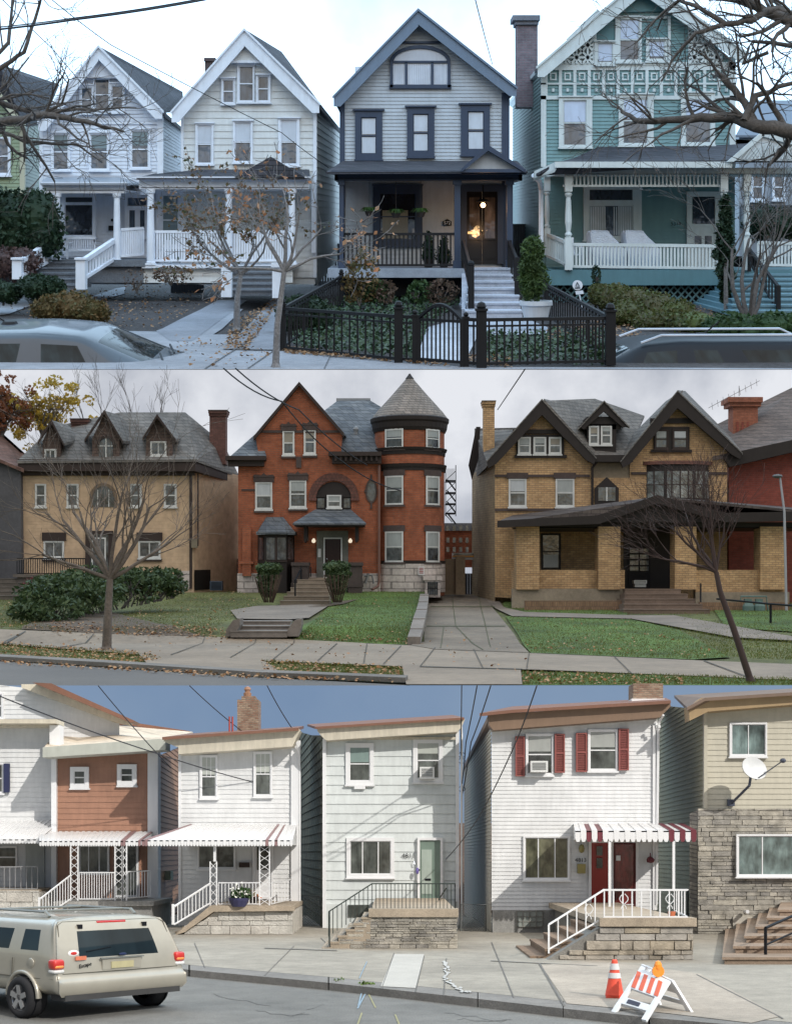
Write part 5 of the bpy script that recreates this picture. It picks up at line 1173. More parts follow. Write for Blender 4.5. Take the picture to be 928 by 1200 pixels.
# ---------------------------------------------------------- red brick house with round turret
th = thing('turret_house', 'red brick house with steep gable and round turret under a conical roof', 'house', P(400, 690, MH), 'large houses along the middle street')
D = MH
m = M(); m.prism([(279, 698), (279, 537), (304, 537), (299, 510), (350, 450), (401, 507), (399, 533), (446, 533), (446, 698)], D, 1.0); m.pb(280, 546, 520, 698, D+1, 6.4); m.build('wall', redb, th)
m = M()
for a, b in (((350.5, 447), (297, 511)), ((350.5, 447), (403, 507))): m.prism([a, b, (b[0], b[1]+5), (a[0], a[1]+4.5)], D-.35, .4)
m.build('rake_board', brown, th)
roofpoly(th, [[(350.5, 447, D-.3), (297, 511, D-.3), (297, 511, D+2), (350.5, 449, D+4)], [(350.5, 447, D-.3), (403, 507, D-.3), (408, 512, D+3), (357, 455, D+3)]], slate, .12)
roofpoly(th, [[(396, 531, D+.3), (448, 531, D+.3), (452, 480, D+4), (432, 468, D+6), (396, 469, D+6), (380, 481, D+4)], [(266, 538, D-.5), (312, 534, D-.5), (303, 505, D+2), (282, 525, D+3)]], slate, .15, 'slate_roof')
m = M(); m.pb(394, 466.5, 434, 470, D+5.9, .3); m.tube([P(417, 512, D+2), P(417, 504, D+2)], .14, 6); m.ball(P(417, 503, D+2), .2, 8); m.build('roof_ridge', paint('grey_ridge', (.25, .26, .27)), th)
m = M(); m.pb(264, 534, 311, 539, D-.8, .9); m.pb(267, 539, 309, 546, D-.5, .5); m.pb(385, 529, 447, 534, D-.8, .8); m.pb(389, 534, 447, 543, D-.5, .5)
for i in range(9): m.pb(392+i*6, 534, 394.5+i*6, 540, D-.7, .3)
m.build('cornice', brown, th)
m = M(); m.pb(303, 504, 399, 507, D-.08, .08); m.pb(283, 573, 300, 575, D-.05, .05)
m.pb(347, 535, 353, 548, D-.1, .1); m.build('stone_band', lint, th)
for x0, y0, x1, y1 in ((331, 505, 345, 533), (356, 504, 370, 532), (299, 565, 319, 597), (339, 563, 359, 595)):
    w_ = win2(th, (x0, y0, x1, y1), D, .5, head=lint, hh=6)
    m = M(); m.prism([(x0-3, y0-6), (x0-1, y0-9), ((x0+x1)/2-3, y0-8), ((x0+x1)/2, y0-11), ((x0+x1)/2+3, y0-8), (x1+1, y0-9), (x1+3, y0-6)], D-.16, .15); m.build('carved_head', lint, w_)
# arched window
m = M(); archring(m, 391, 584, 29.5, 30, 9, D-.16, .16, 18); m.pb(361.5, 584, 371, 586.5, D-.16, .16); m.pb(411, 584, 421, 586.5, D-.16, .16); ab = m.build('brick_arch', bricks('dark_arch_brick', (.10, .04, .03), (.14, .055, .04), (.07, .04, .03), .2, .2, .015), th)
m = M(); m.prism(arch(391, 584, 0, 20.5, 19.5)+[(370.5, 597), (411.5, 597)], D-.02, .02); m.pb(370.5, 580, 411.5, 582.5, D-.1, .08); m.pb(381, 582, 383.5, 597, D-.1, .08); m.pb(399.5, 582, 402, 597, D-.1, .08); wd = m.build('arched_window', dbrown, th)
win2(th, (383, 580, 400, 595), D-.1, .5)
m = M(); m.pb(372, 584, 380, 595, D-.06, .03); m.pb(403, 584, 410, 595, D-.06, .03); m.build('pane', gl2, wd)
m = M(); c = P(435, 575.5, D-.08)
m.add([(c.x+.36*math.cos(t*math.pi/9), c.y, c.z+.75*math.sin(t*math.pi/9)) for t in range(18)]+[(c.x+.26*math.cos(t*math.pi/9), c.y, c.z+.62*math.sin(t*math.pi/9)) for t in range(18)]+[(c.x+.36*math.cos(t*math.pi/9), c.y+.08, c.z+.75*math.sin(t*math.pi/9)) for t in range(18)], [(i, (i+1) % 18, (i+1) % 18+18, i+18) for i in range(18)]+[(i, (i+1) % 18, (i+1) % 18+36, i+36) for i in range(18)])
m.pb(434, 556, 436, 562, D-.1, .1); m.pb(434, 589, 436, 596, D-.1, .1); m.pb(427, 574, 430, 577, D-.1, .1); ov = m.build('oval_window', lint, th)
m = M(); m.add([(c.x+.28*math.cos(t*math.pi/9), c.y+.05, c.z+.64*math.sin(t*math.pi/9)) for t in range(18)], [tuple(range(18))]); m.build('pane', gl2, ov)
# turret
TC = Vector((X(480, D+1.6), D+1.6, 0)); TR = 41.5*(D)/F
zt = lambda py: Z(py, D+.2)
m = M(); m.lathe(TC, [(TR, zt(698)), (TR, zt(500))], 40); tw = m.build('turret', redb, th, smooth=True)
m = M()
for y0, y1, e in ((525, 528, .18), (528, 533, .07), (544, 548, .15), (548, 552, .06), (657, 661, .08)): m.lathe(TC, [(TR, zt(y1)), (TR+e*.7, zt(y1)), (TR+e, zt(y0)), (TR, zt(y0))], 40)
m.build('turret_band', dbrown, tw)
m = M(); m.lathe(TC, [(TR, zt(504)), (TR+.06, zt(505)), (TR+.16, zt(501)), (TR+.2, zt(495)), (TR+.28, zt(493)), (TR+.3, zt(489)), (TR+.1, zt(486))], 40); m.build('turret_cornice', dbrown, tw)
m = M(); m.lathe(TC, [(TR+.26, zt(489)), (TR-.1, zt(480)), (TR*.5, zt(459)), (0.07, zt(436.5))], 40); m.build('cone_roof', bricks('weathered_cone_shingle', (.17, .145, .125), (.25, .21, .18), (.09, .08, .07), .4, .16, .02, amt=.2), tw)
m = M(); m.lathe(TC, [(.28, zt(440)), (.12, zt(436)), (.06, zt(434)), (0, zt(433.4))], 10); m.build('finial', dbrown, tw)
m = M(); m.lathe(TC, [(TR+.06, zt(694)), (TR+.06, zt(661))], 40); m.build('turret_base', stone2, tw)
def curved_win(x0, y0, x1, y1, bl=.4):
    for k in (0,):
        def on(px, py, e):
            x = X(px, D); dx = x-TC.x; yy = TC.y-math.sqrt(max(.01, (TR+e)**2-dx*dx)); return Vector((px*0+X(px, D), yy, Z(py, D)))
        n = 5; m = M()
        def patch(m, a, b, c, d, e):
            for i in range(n): xa = a+(c-a)*i/n; xb = a+(c-a)*(i+1)/n; m.add([on(xa, d, e), on(xb, d, e), on(xb, b, e), on(xa, b, e)], [(0, 1, 2, 3)])
        for r_ in ((x0, y0, x0+2, y1), (x1-2, y0, x1, y1), (x0, y0, x1, y0+2), (x0, y1-2, x1, y1), (x0, (y0+y1)/2-.6, x1, (y0+y1)/2+.6)): patch(m, *r_, .09)
        w_ = m.build('window', wtr, tw); m = M(); patch(m, x0+1, y0+1, x1-1, y1-1, .04); m.build('pane', gl2, w_)
        m = M(); patch(m, x0+2, y0+2, x1-2, y0+2+(y1-y0-4)*bl, .06); m.build('blind', shade2, w_)
        m = M(); patch(m, x0-2, y0-7, x1+2, y0, .1); m.build('lintel', lint, w_); m = M(); patch(m, x0-2, y1, x1+2, y1+2.5, .12); m.build('stone_sill', lint, w_)
for x0, x1 in ((451, 472.5), (499, 515.5)):
    curved_win(x0, 503, x1, 526); curved_win(x0, 558, x1, 592); curved_win(x0, 623, x1, 659, .55)
t2 = thing('wall_notice', 'small white notice fixed to the turret stone base', 'sign', P(493, 674, D-1)); m = M(); m.pb(490, 664, 497, 674, D-.75, .04); bd = m.build('board', wtr, t2)
m = M()
for i in range(4): m.pb(491, 665.5+i*1.9, 496, 666.3+i*1.9, D-.77, .02)
m.build('lettering', paint('notice_red', (.3, .03, .03)), bd)
m = M(); m.pb(498, 677, 516, 700, D-1.3, 1.2); m.pb(496, 675, 518, 680, D-1.4, 1.3); bw = m.build('basement_window', stone2, th); m = M(); m.pb(501, 682, 513, 697, D-1.33, .05); m.build('pane', gl2, bw); m = M()
for i in range(5): m.pb(501.5+i*2.6, 682, 502.3+i*2.6, 697, D-1.38, .04)
m.pb(501, 689, 513, 690, D-1.38, .04); m.build('bars', blackm, bw)
m = M(); m.pb(278, 672, 446, 698, D-.08, .1); m.build('foundation', stone2, th)
m = M(); m.pb(284, 620, 294, 675, D-.3, .3); m.prism([(284, 620), (287, 615), (291, 615), (294, 620)], D-.3, .3); m.pb(281, 658, 297, 661, D-.35, .35); m.build('buttress', redb, th)
m = M(); m.pb(443, 545, 445.5, 683, D-.25, .15); m.tube([P(444, 683, D-.2), P(443, 687, D-.4), P(436, 691, D-.9)], .08, 6); m.build('downspout', paint('red_brown_pipe', (.16, .08, .06)), th)
# bay window and hood
m = M(); bx = [(302, D), (310, D-1.2), (336, D-1.2), (345, D)]
for (xa, da), (xb, db) in zip(bx, bx[1:]):
    m.add([P(xa, 698, da), P(xb, 698, db), P(xb, 624, db), P(xa, 624, da)], [(0, 1, 2, 3)])
bay = m.build('bay_window', dbrown, th)
m = M(); m.pb(312, 630, 322, 656, D-1.25, .04); m.pb(325, 630, 335, 656, D-1.25, .04); m.add([P(337.5, 656, D-1.05), P(343.5, 656, D-.25), P(343.5, 630, D-.25), P(337.5, 630, D-1.05)], [(0, 1, 2, 3)]); m.add([P(303.5, 656, D-.25), P(308.5, 656, D-1.05), P(308.5, 630, D-1.05), P(303.5, 630, D-.25)], [(0, 1, 2, 3)]); m.build('pane', gl2, bay)
m = M(); m.pb(311.5, 657, 336, 658.5, D-1.3, .1); m.pb(322.4, 628, 324.6, 658, D-1.3, .08); m.build('sash', brown, bay)
m = M(); m.slabp([(301, 624, D-.6), (312, 624, D-1.6), (336, 624, D-1.6), (346, 624, D-.6), (332, 606, D), (312, 606, D)], .1); m.pb(300, 623, 346, 626.5, D-1.5, 1.4); m.build('roof', slate, bay)
m = M(); m.slabp([(343, 613, D-2.2), (429, 613, D-2.2), (411, 597, D), (369, 597, D)], .12); hd = m.build('porch_hood', slate, th)
m = M(); m.pb(345, 613.5, 427, 616.5, D-2.1, 2); m.build('fascia', dbrown, hd)
for x in (358, 418): m = M(); m.prism([(x-2, 617), (x+2, 617), (x+2, 633), (x-1, 636), (x-2, 633)], D-1.4, 1.3); m.build('bracket', dbrown, hd)
m = M(); m.pb(371, 622, 408, 678, D-.15, .15); ds = m.build('door', rough('grey_green_stone', (.15, .15, .13)), th)
m = M(); ring(m, 379, 630, 401, 678, 1.6, D-.2, .06); m.build('frame', wtr, ds); m = M(); m.pb(380.6, 631.6, 399.4, 678, D-.17, .05); m.build('door_leaf', paint('dark_brown_door', (.03, .015, .013), .35), ds)
m = M(); m.ball(P(383, 655, D-.22), .05, 6); m.build('handle', silverm, ds)
m = M(); m.pb(372.5, 643, 376, 653, D-.2, .05); m.build('mailbox', wtr, th)
for x in (367.5, 410.5): m = M(); m.ball(P(x, 634, D-.3), .13, 8); m.pb(x-1, 631, x+1, 633, D-.35, .3); m.build('wall_lantern', emit('lit_globe', (1, .85, .65), .9), th)
m = M(); steps(m, 352, 384, 679, D-1.6, 328, 386, 709, D-8.6, 6); m.pb(351, 677, 406, 686, D-1.6, 1.6); m.build('front_steps', conc2, th)
m = M(); m.tube([P(353, 679, D-2), P(353, 666, D-2), P(346, 680, D-7), P(346, 700, D-7)], .05, 5); m.tube([P(364, 676, D-2), P(364, 664, D-2)], .04, 5); m.build('handrail', blackm, th)
for x0, x1 in ((341, 362), (407, 425)):
    m = M(); m.pb(x0+1, 662, x1-1, 698, D-1.9, 1.4); m.pb(x0, 659, x1, 663, D-2.0, 1.6); m.pb(x0, 683, x1, 688, D-1.95, 1.5); m.build('stair_pedestal', rough('dark_pedestal', (.06, .045, .04)), th)
m = M(); m.pb(404, 675, 412, 681, D-.5, .3); m.tube([P(426, 675, D-.4), P(436, 674, D-.4), P(438, 684, D-.4)], .07, 5); m.tube([P(428, 684, D-.4), P(432, 672, D-.4)], .09, 5); m.build('gas_meter', paint('meter_grey2', (.2, .2, .2)), th)
# fire escape
m = M(); xa, xb = 522, 534
for y in (563, 577, 590, 601): m.box(X(xa, D+3), X(xb, D+3), D+2.6, D+4.5, Z(y, D+3)-.04, Z(y, D+3))
for x in (xa, xb): m.bar(P(x, 545, D+2.6), P(x, 605, D+2.6), .05); m.bar(P(x, 545, D+4.4), P(x, 605, D+4.4), .05)
for k in range(4): m.bar(P(xa, 563+k*13, D+2.6), P(xb, 552+k*13, D+2.6), .04); m.bar(P(xb, 575+k*13, D+2.7), P(xa+2, 562+k*13, D+2.7), .09)
for k in range(10): m.bar(P(xa+k*1.3, 549, D+2.6), P(xa+k*1.3, 563, D+2.6), .02)
m.bar(P(522, 603, D+2.6), P(530, 612, D+2.6), .05); m.build('fire_escape', blackm, th)
# walk steps and low wall
cst = rough('step_concrete', (.20, .17, .145), bmp=.008)
t2 = thing('garden_steps', 'low concrete steps with side cheeks climbing from the pavement to the red house walk', 'steps', G(310, 745))
m = M(); steps(m, 281, 342, 727, 57.5, 270, 336, 744, 54, 3); m.build('step_flight', cst, t2)
for x0, x1 in ((264, 274), (336, 350)): m = M(); m.prism([(x0, 746), (x0+1, 738), (x0+9, 727), (x0+17, 725), (x0+17, 733), (x1, 746)], 54.1, 1.2); m.build('cheek_wall', cst, t2)
t2 = thing('low_wall', 'crumbling low concrete edging wall between the lawn and the driveway', 'wall', G(490, 752))
m = M()
pp = [(485, 756, 757), (488, 746, 750), (491, 734, 742), (494, 722, 728), (496, 712, 716), (497, 704, 707), (498, 698, 700)]
for (x0, y0, _), (x1, y1, _) in zip(pp, pp[1:]):
    a, b = G(x0, y0), G(x1, y1); h_ = Vector((0, 0, .32)); w3 = Vector((.25, 0, 0)); m.add([a-w3, a+w3, b+w3, b-w3, a-w3+h_, a+w3+h_, b+w3+h_*.9, b-w3+h_*.9], [(4, 5, 6, 7), (0, 1, 5, 4), (1, 2, 6, 5), (3, 0, 4, 7)])
m.build('edging', cst, t2)

# ---------------------------------------------------------- buff brick house
th = thing('buff_brick_house', 'buff brick house with brown timbered gables and deep brick piered porch', 'house', P(730, 700, MH), 'large houses along the middle street')
D = MH
m = M(); m.prism([(580, 700), (580, 560), (580, 536), (635, 472), (694, 537), (694, 560), (738, 560), (738, 535), (794, 463), (852, 522), (852, 716)], D, 1.0); m.pb(581, 562, 851, 712, D+1, 4); m.build('wall', buff, th)
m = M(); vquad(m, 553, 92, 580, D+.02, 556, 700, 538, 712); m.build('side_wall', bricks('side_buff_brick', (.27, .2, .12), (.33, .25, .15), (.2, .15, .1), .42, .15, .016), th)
m = M(); m.pb(690, 533, 742, 541, D-.6, .8); m.build('gutter', dbrown, th)
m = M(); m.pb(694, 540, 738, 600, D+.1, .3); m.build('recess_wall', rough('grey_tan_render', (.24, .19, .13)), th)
for apex, l, r_, w_ in (((635, 468), (570, 541), (699, 537), 14), ((794, 458), (727, 541), (870, 531), 16)):
    m = M()
    for e in (l, r_):
        s_ = 1 if e[0] > apex[0] else -1
        m.prism([(apex[0], apex[1]), e, (e[0]-3*s_, e[1]+7), (e[0]-12*s_, e[1]+2), (apex[0], apex[1]+w_+4)], D-.75, .25)
    m.build('rake_board', dbrown, th)
    m = M()
    for e in (l, r_): m.slabp([(apex[0], apex[1]-1, D-.8), (e[0], e[1]-1, D-.8), (e[0], e[1]-1, D+1), (apex[0], apex[1]-1, D+1)], .1)
    m.build('gable_roof', slate2, th)
roofpoly(th, [[(637, 467, D-.5), (700, 536, D-.5), (728, 536, D-.3), (740, 520, D+1), (755, 487, D+4), (697, 467, D+5), (645, 469, D+5)], [(794, 457, D-.5), (870, 531, D-.5), (872, 528, D+2), (803, 458, D+3)], [(800, 457, D), (728, 538, D-.5), (740, 510, D+2), (780, 470, D+3)]], slate2, .12, 'main_roof')
roofpoly(th, [[(555, 560, 92), (572, 543, D), (606, 501, D+4), (556, 502, 91)]], slate2, .12, 'side_roof')
m = M(); m.prism([(553, 562), (560, 540), (563, 500), (558, 500), (549, 545)], D+5, .2); m.build('side_rake', dbrown, th)
m = M(); m.prism([(678, 500), (708, 470), (736, 499), (730, 501), (708, 482), (684, 503)], D-.2, .25); m.pb(684, 497, 728, 503, D+.1, .1); m.pb(688, 488, 722, 530, D+.1, 3); dm = m.build('dormer', dbrown, th)
m = M(); m.slabp([(708, 469, D-.3), (676, 503, D-.3), (690, 500, D+3), (708, 475, D+3)], .1); m.slabp([(708, 469, D-.3), (738, 500, D-.3), (728, 497, D+3), (708, 475, D+3)], .1); m.build('roof', slate2, dm)
for x0, x1 in ((690, 702), (704, 717)): win2(th, (x0, 499, x1, 521), D+.1, .3)
m = M(); m.pb(605, 509, 661, 534, D-.12, .12); m.pb(601, 503, 667, 508, D-.2, .2); m.pb(603, 533, 664, 536.5, D-.2, .2); m.pb(766, 500, 808, 529, D-.12, .12); m.pb(763, 527, 811, 530, D-.2, .2); m.pb(762, 490, 820, 496, D-.15, .15); m.build('window_band', dbrown, th)
for x0, x1 in ((607, 622), (625, 640), (643, 658)): win2(th, (x0, 512, x1, 532), D-.12, .45)
for x0, x1 in ((767, 783), (788, 806)): win2(th, (x0, 503, x1, 526), D-.12, .5, fm=brown)
for x0, x1 in ((596, 617), (651, 673)): win2(th, (x0, 561, x1, 594), D, .5, head=lint, hh=7)
m = M(); m.pb(580, 556, 691, 559, D-.1, .1); m.pb(740, 553, 852, 556, D-.1, .1); m.pb(580, 596, 700, 599, D-.1, .1); m.build('stone_band', lint, th)
m = M(); m.prism([(697, 594), (697, 572), (711, 559), (725, 572), (725, 594)], D-.2, .18); wd = m.build('arched_window', dbrown, th); m = M(); m.pb(701, 571, 721, 587, D-.25, .05); m.build('pane', gl2, wd); m = M(); m.pb(710.3, 571, 711.7, 587, D-.28, .04); m.build('glazing_bar', wtr, wd)
# curved bay
m = M(); bc = Vector((X(794, D), D+.4, 0)); BR = 39*D/F
def bayr(z0, z1, e, nm, mt, par=None, a0=math.pi, a1=2*math.pi):
    m = M(); m.lathe(bc, [(0, Z(z0, D)), (BR+e, Z(z0, D)), (BR+e, Z(z1, D)), (0, Z(z1, D))], 16, a0, a1, .55); return m.build(nm, mt, par or th)
bay = bayr(590, 544, 0, 'bay_window', dbrown); bayr(545, 541, .22, 'bay_roof', bricks('rust_bay_roof', (.14, .06, .045), (.18, .08, .06), (.1, .05, .04), .3, .15, .01), bay); bayr(592, 588, .12, 'bay_sill', dbrown, bay)
m = M()
for k, (a, b) in enumerate(((-155, -118), (-112, -68), (-62, -25))):
    for i in range(4):
        t0 = math.radians(a+(b-a)*i/4); t1 = math.radians(a+(b-a)*(i+1)/4)
        f_ = lambda t, y: (bc.x+(BR+.03)*math.cos(t), bc.y+(BR+.03)*math.sin(t)*.55, Z(y, D)); m.add([f_(t0, 584), f_(t1, 584), f_(t1, 553), f_(t0, 553)], [(0, 1, 2, 3)])
m.build('pane', gl2b, bay)
m = M()
for a in (-137, -104, -90, -76, -43): t = math.radians(a); p = Vector((bc.x+(BR+.05)*math.cos(t), bc.y+(BR+.05)*math.sin(t)*.55, 0)); m.bar(p+Vector((0, 0, Z(584, D))), p+Vector((0, 0, Z(553, D))), .07)
m.lathe(bc, [(BR+.02, Z(569, D)), (BR+.06, Z(569, D)), (BR+.06, Z(568, D)), (BR+.02, Z(568, D))], 16, math.radians(-158), math.radians(-22), .55); m.build('sash', brown, bay)
m = M(); m.tube([P(700, 540, D-.4), P(694, 548, D-.2), P(694, 600, D-.2)], .08, 5); m.build('downspout', dbrown, th)
stack(th, 565, 470, 581, 532, D+2.5, .9, buff, lint)
# porch
PD2 = 79.5
m = M(); m.slabp([(583, 611, PD2-1), (700, 605, PD2-1), (770, 582, PD2-1), (850, 602, PD2-1), (960, 600, PD2-1), (960, 597, D), (852, 599, D), (770, 579, D), (700, 600, D), (600, 604, D)], .15); m.build('porch_roof', bricks('dark_porch_shingle', (.07, .055, .05), (.10, .08, .07), (.04, .03, .03), .5, .25, .02), th)
m = M(); m.prism([(583, 610), (700, 604), (770, 580), (850, 601), (960, 599), (960, 610), (850, 612), (770, 590), (702, 614), (583, 618)], PD2-1.1, .3); m.pb(605, 612, 940, 619, PD2, .4); m.prism([(705, 612), (770, 590), (848, 612)], PD2-.6, .2); m.build('porch_fascia', dbrown, th)
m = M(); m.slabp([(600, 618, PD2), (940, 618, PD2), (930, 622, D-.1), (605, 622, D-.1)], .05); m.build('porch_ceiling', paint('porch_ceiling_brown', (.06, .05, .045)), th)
for x0, x1 in ((605, 632), (701, 727), (791, 816), (891, 921)): m = M(); m.pb(x0, 617, x1, 691, PD2-.3, 1.5); m.build('porch_pier', buff, th)
m = M(); m.pb(604, 668, 732, 700, PD2+.35, .5); m.pb(815, 668, 922, 702, PD2+.1, .6); m.box(X(606, PD2), X(606, PD2)+.5, PD2+.6, D, Z(700, PD2), Z(668, PD2)); m.build('porch_wall', buff, th)
m = M(); m.pb(600, 690, 733, 715, PD2-.1, .5); m.pb(815, 694, 925, 716, PD2-.1, .5); m.build('foundation', rough('porch_plinth', (.27, .22, .16)), th)
m = M(); m.pb(615, 704, 731, 717, PD2-1.8, .4); m.pb(820, 706, 925, 717, PD2-1.8, .4); m.build('planter_edge', bricks('rust_edge_brick', (.2, .11, .06), (.27, .16, .09), (.15, .1, .07), .1, .3, .02), th)
win2(th, (634, 625, 657, 668), D-.05, 0, fm=dbrown, gm=gl2); m = M(); m.pb(637, 650, 654, 665, D-.2, .02); m.build('curtain', paint('white_curtain2', (.45, .45, .42)), th)
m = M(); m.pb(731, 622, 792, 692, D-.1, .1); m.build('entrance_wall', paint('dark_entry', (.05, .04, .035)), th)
m = M(); m.pb(736, 640, 762, 690, D-.2, .1); dr = m.build('door', dbrown, th); m = M()
for i in range(2):
    for j in range(4): m.pb(738+i*12, 643+j*7, 748+i*12, 648+j*7, D-.24, .05)
m.build('door_pane', gl2b, dr)
m = M(); steps(m, 733, 790, 690, PD2, 731, 832, 720, 75, 5); m.build('front_steps', rough('red_brown_step', (.17, .12, .09)), th)
m = M(); m.tube([P(821, 684, PD2-.4), P(821, 715, PD2-2)], .05, 5); m.build('handrail', blackm, th)
t2 = thing('storage_box', 'small white crate on the buff brick house porch floor', 'box', P(750, 688, PD2+1.4)); m = M(); m.pb(744, 681, 757, 688, PD2+1.2, .5); ring(m, 743, 680, 758, 684, 1, PD2+1.1, .7); m.build('crate', paint('crate_white', (.4, .4, .38)), t2)
t2 = thing('gas_meters', 'green gas meters and pipes right of the buff brick steps', 'meter', P(888, 716, 77))
for x in (877, 890): m = M(); m.ball(P(x, 713, 77), (.35, .25, .42), 10); m.pb(x-4, 702, x+4, 706, 77, .3); m.build('meter', paint('meter_green', (.10, .16, .14)), t2)
m = M(); m.tube([P(868, 704, 77), P(868, 699, 77), P(898, 699, 77), P(900, 716, 77), P(894, 720, 77)], .05, 6); m.build('pipe', paint('meter_green', (.1, .16, .14)), t2)

# ---------------------------------------------------------- red house at right edge
th = thing('red_brick_house', 'plain red brick house with corbelled chimney at the right edge', 'house', P(900, 700, MH+1))
m = M(); m.prism([(854, 722), (854, 540), (935, 522), (1000, 505), (1000, 722)], MH+.8, 5); m.build('wall', redb2, th)
m = M(); m.slabp([(835, 536, MH-.2), (1010, 500, MH-.2), (1010, 420, MH+6), (928, 454, MH+6), (836, 499, MH+6)], .2); m.build('roof', bricks('brown_roof_shingle', (.10, .075, .065), (.14, .105, .09), (.06, .05, .04), .5, .25, .02), th)
m = M(); m.prism([(846, 533), (1005, 499), (1005, 512), (855, 547)], MH-.3, 1.0); m.build('cornice', dbrown, th)
m = M(); D3 = MH+3; m.pb(859, 476, 888, 535, D3, 1.3); m.pb(855, 471, 892, 476, D3-.15, 1.6); m.pb(853, 465, 894, 471, D3-.3, 1.9)
ch = m.build('chimney', bricks('orange_chimney_brick', (.27, .09, .05), (.33, .12, .07), (.2, .09, .06), .3, .1, .012), th)
m = M()
for x in (863, 869, 875): m.pb(x, 494, x+2.5, 522, D3-.04, .05)
m.build('chimney_groove', redb2, ch)
m = M(); c0 = P(866, 464, D3); m.bar(c0, P(866, 452, D3), .04); m.bar(P(830, 478, D3), P(890, 446, D3), .035)
for i in range(9): x = 834+i*6.5; y = 478-(x-830)*.533; m.bar(P(x, y-4, D3-.5), P(x+1, y+4, D3+.5), .022)
m.build('tv_antenna', paint('antenna_grey', (.3, .3, .32)), th)
t2 = thing('metal_pole', 'slim pale metal pole with lamp head beside the red house', 'pole', P(922, 700, 77)); m = M(); m.tube([P(922, 745, 77), P(919, 600, 77), P(914, 560, 77), P(911, 556, 77)], .075, 7, .05); m.build('shaft', paint('pole_grey', (.35, .35, .37)), t2)
m = M(); m.ball(P(911, 558, 77), (.3, .2, .12), 8); m.build('head', paint('pole_dark', (.1, .1, .1)), t2)
t2 = thing('garden_rail', 'dark pipe handrail by the right hand lawn steps', 'railing', G(905, 745)); m = M(); a, b, c = P(840, 702, 74), P(903, 708, 66), P(904, 735, 62); m.tube([a, b, P(960, 712, 60)], .05, 6); m.tube([b, P(903, 741, 66)], .06, 6); m.build('rail', blackm, t2)
t2 = thing('lawn_steps', 'two broad concrete steps rising from the pavement at the right edge', 'steps', G(900, 770)); m = M(); steps(m, 868, 1000, 752, 57, 864, 1000, 770, 52, 2); m.build('step_flight', cst, t2)

# ---------------------------------------------------------- far building seen through the gap, back fence
th = thing('distant_building', 'long brick apartment building glimpsed between turret and buff house', 'building', P(538, 660, 93))
m = M(); m.pb(505, 622, 590, 665, 93, .5); m.build('wall', redb, th)
m = M(); m.pb(503, 613, 592, 622, 92.9, .6); m.build('upper_storey', paint('grey_attic', (.2, .21, .23)), th)
for i in range(11):
    for y in (616, 630, 641): m = M(); m.pb(508+i*7.5, y, 511.5+i*7.5, y+6, 92.85, .04); m.build('window', gl2b, th)
t2 = thing('side_wall', 'weathered tan rendered wall closing the end of the driveway', 'wall', P(535, 695, 90)); m = M(); m.pb(520, 655, 545, 697, 90, .4); m.pb(534, 652, 545, 697, 89.4, .5); m.build('masonry', rough('tan_wall', (.26, .19, .12)), t2)
t2 = thing('parked_bus', 'white and orange bus passing beyond the driveway end', 'bus', P(545, 660, 91)); m = M(); m.pb(530, 648, 572, 656, 91.5, .5); m.pb(530, 653.5, 572, 655.5, 91.4, .1); m.build('body', wtr, t2); m = M(); m.pb(530, 651, 572, 653, 91.3, .1); m.build('stripe', paint('bus_orange', (.55, .25, .05)), t2)
m = M(); m.pb(532, 648.5, 570, 650.5, 91.35, .1); m.build('window', gl2, t2)

# ---------------------------------------------------------- planting
jun = islands('juniper', [(.030, .055, .022), (.055, .085, .03), (.02, .035, .016), (.07, .10, .035)], .6, .15)
D = 66
rr = random.Random(77); t2 = thing('spreading_juniper', 'wide dark spreading juniper with bare stems in front of the tan house', 'shrub', P(110, 725, 62))
m = M()
for (x, y, dd, rx, rz) in ((45, 706, 60, .95, .55), (62, 698, 62, 1.1, .6), (85, 690, 64, 1.2, .6), (110, 683, 67, 1.3, .5), (135, 679, 68, 1.3, .5), (160, 677, 69, 1.2, .45), (185, 680, 69, 1.0, .5), (70, 712, 60, 1.0, .5), (100, 700, 63, 1.1, .6), (200, 684, 69, .6, .45), (75, 684, 66, 1.3, .5), (100, 676, 69, 1.3, .45), (55, 690, 64, 1.1, .5), (145, 686, 67, 1.2, .5), (175, 686, 68, 1.2, .45), (120, 692, 65, 1.1, .5), (195, 676, 70, .8, .35), (40, 715, 59, .8, .4)):
    foliage(m, P(x, y, dd), (rx, .9, rz), 620, .13, rr, False, .55, 2.2)
m.build('foliage', jun, t2)
m = M()
for i in range(90): x = rr.uniform(45, 205); D_ = 64+(x-70)/26; p = P(x, 728-(x-70)*.2, D_); m.tube([p, p+Vector((rr.uniform(-.5, .5), .2, .6)), p+Vector((rr.uniform(-.9, .9), .2, 1.3))], .045, 4, .02)
m.build('stem', bark, t2)
red_ = islands('red_shrub_leaf', [(.18, .05, .05), (.25, .08, .07), (.12, .04, .04)], .7, .2)
c = P(42, 688, 72); shrub('red_shrub', 'small bush with dull red leaves by the dark entrance steps', 'shrub', (c.x, c.y, c.z), (.75, .5, .45), 420, .12, red_)
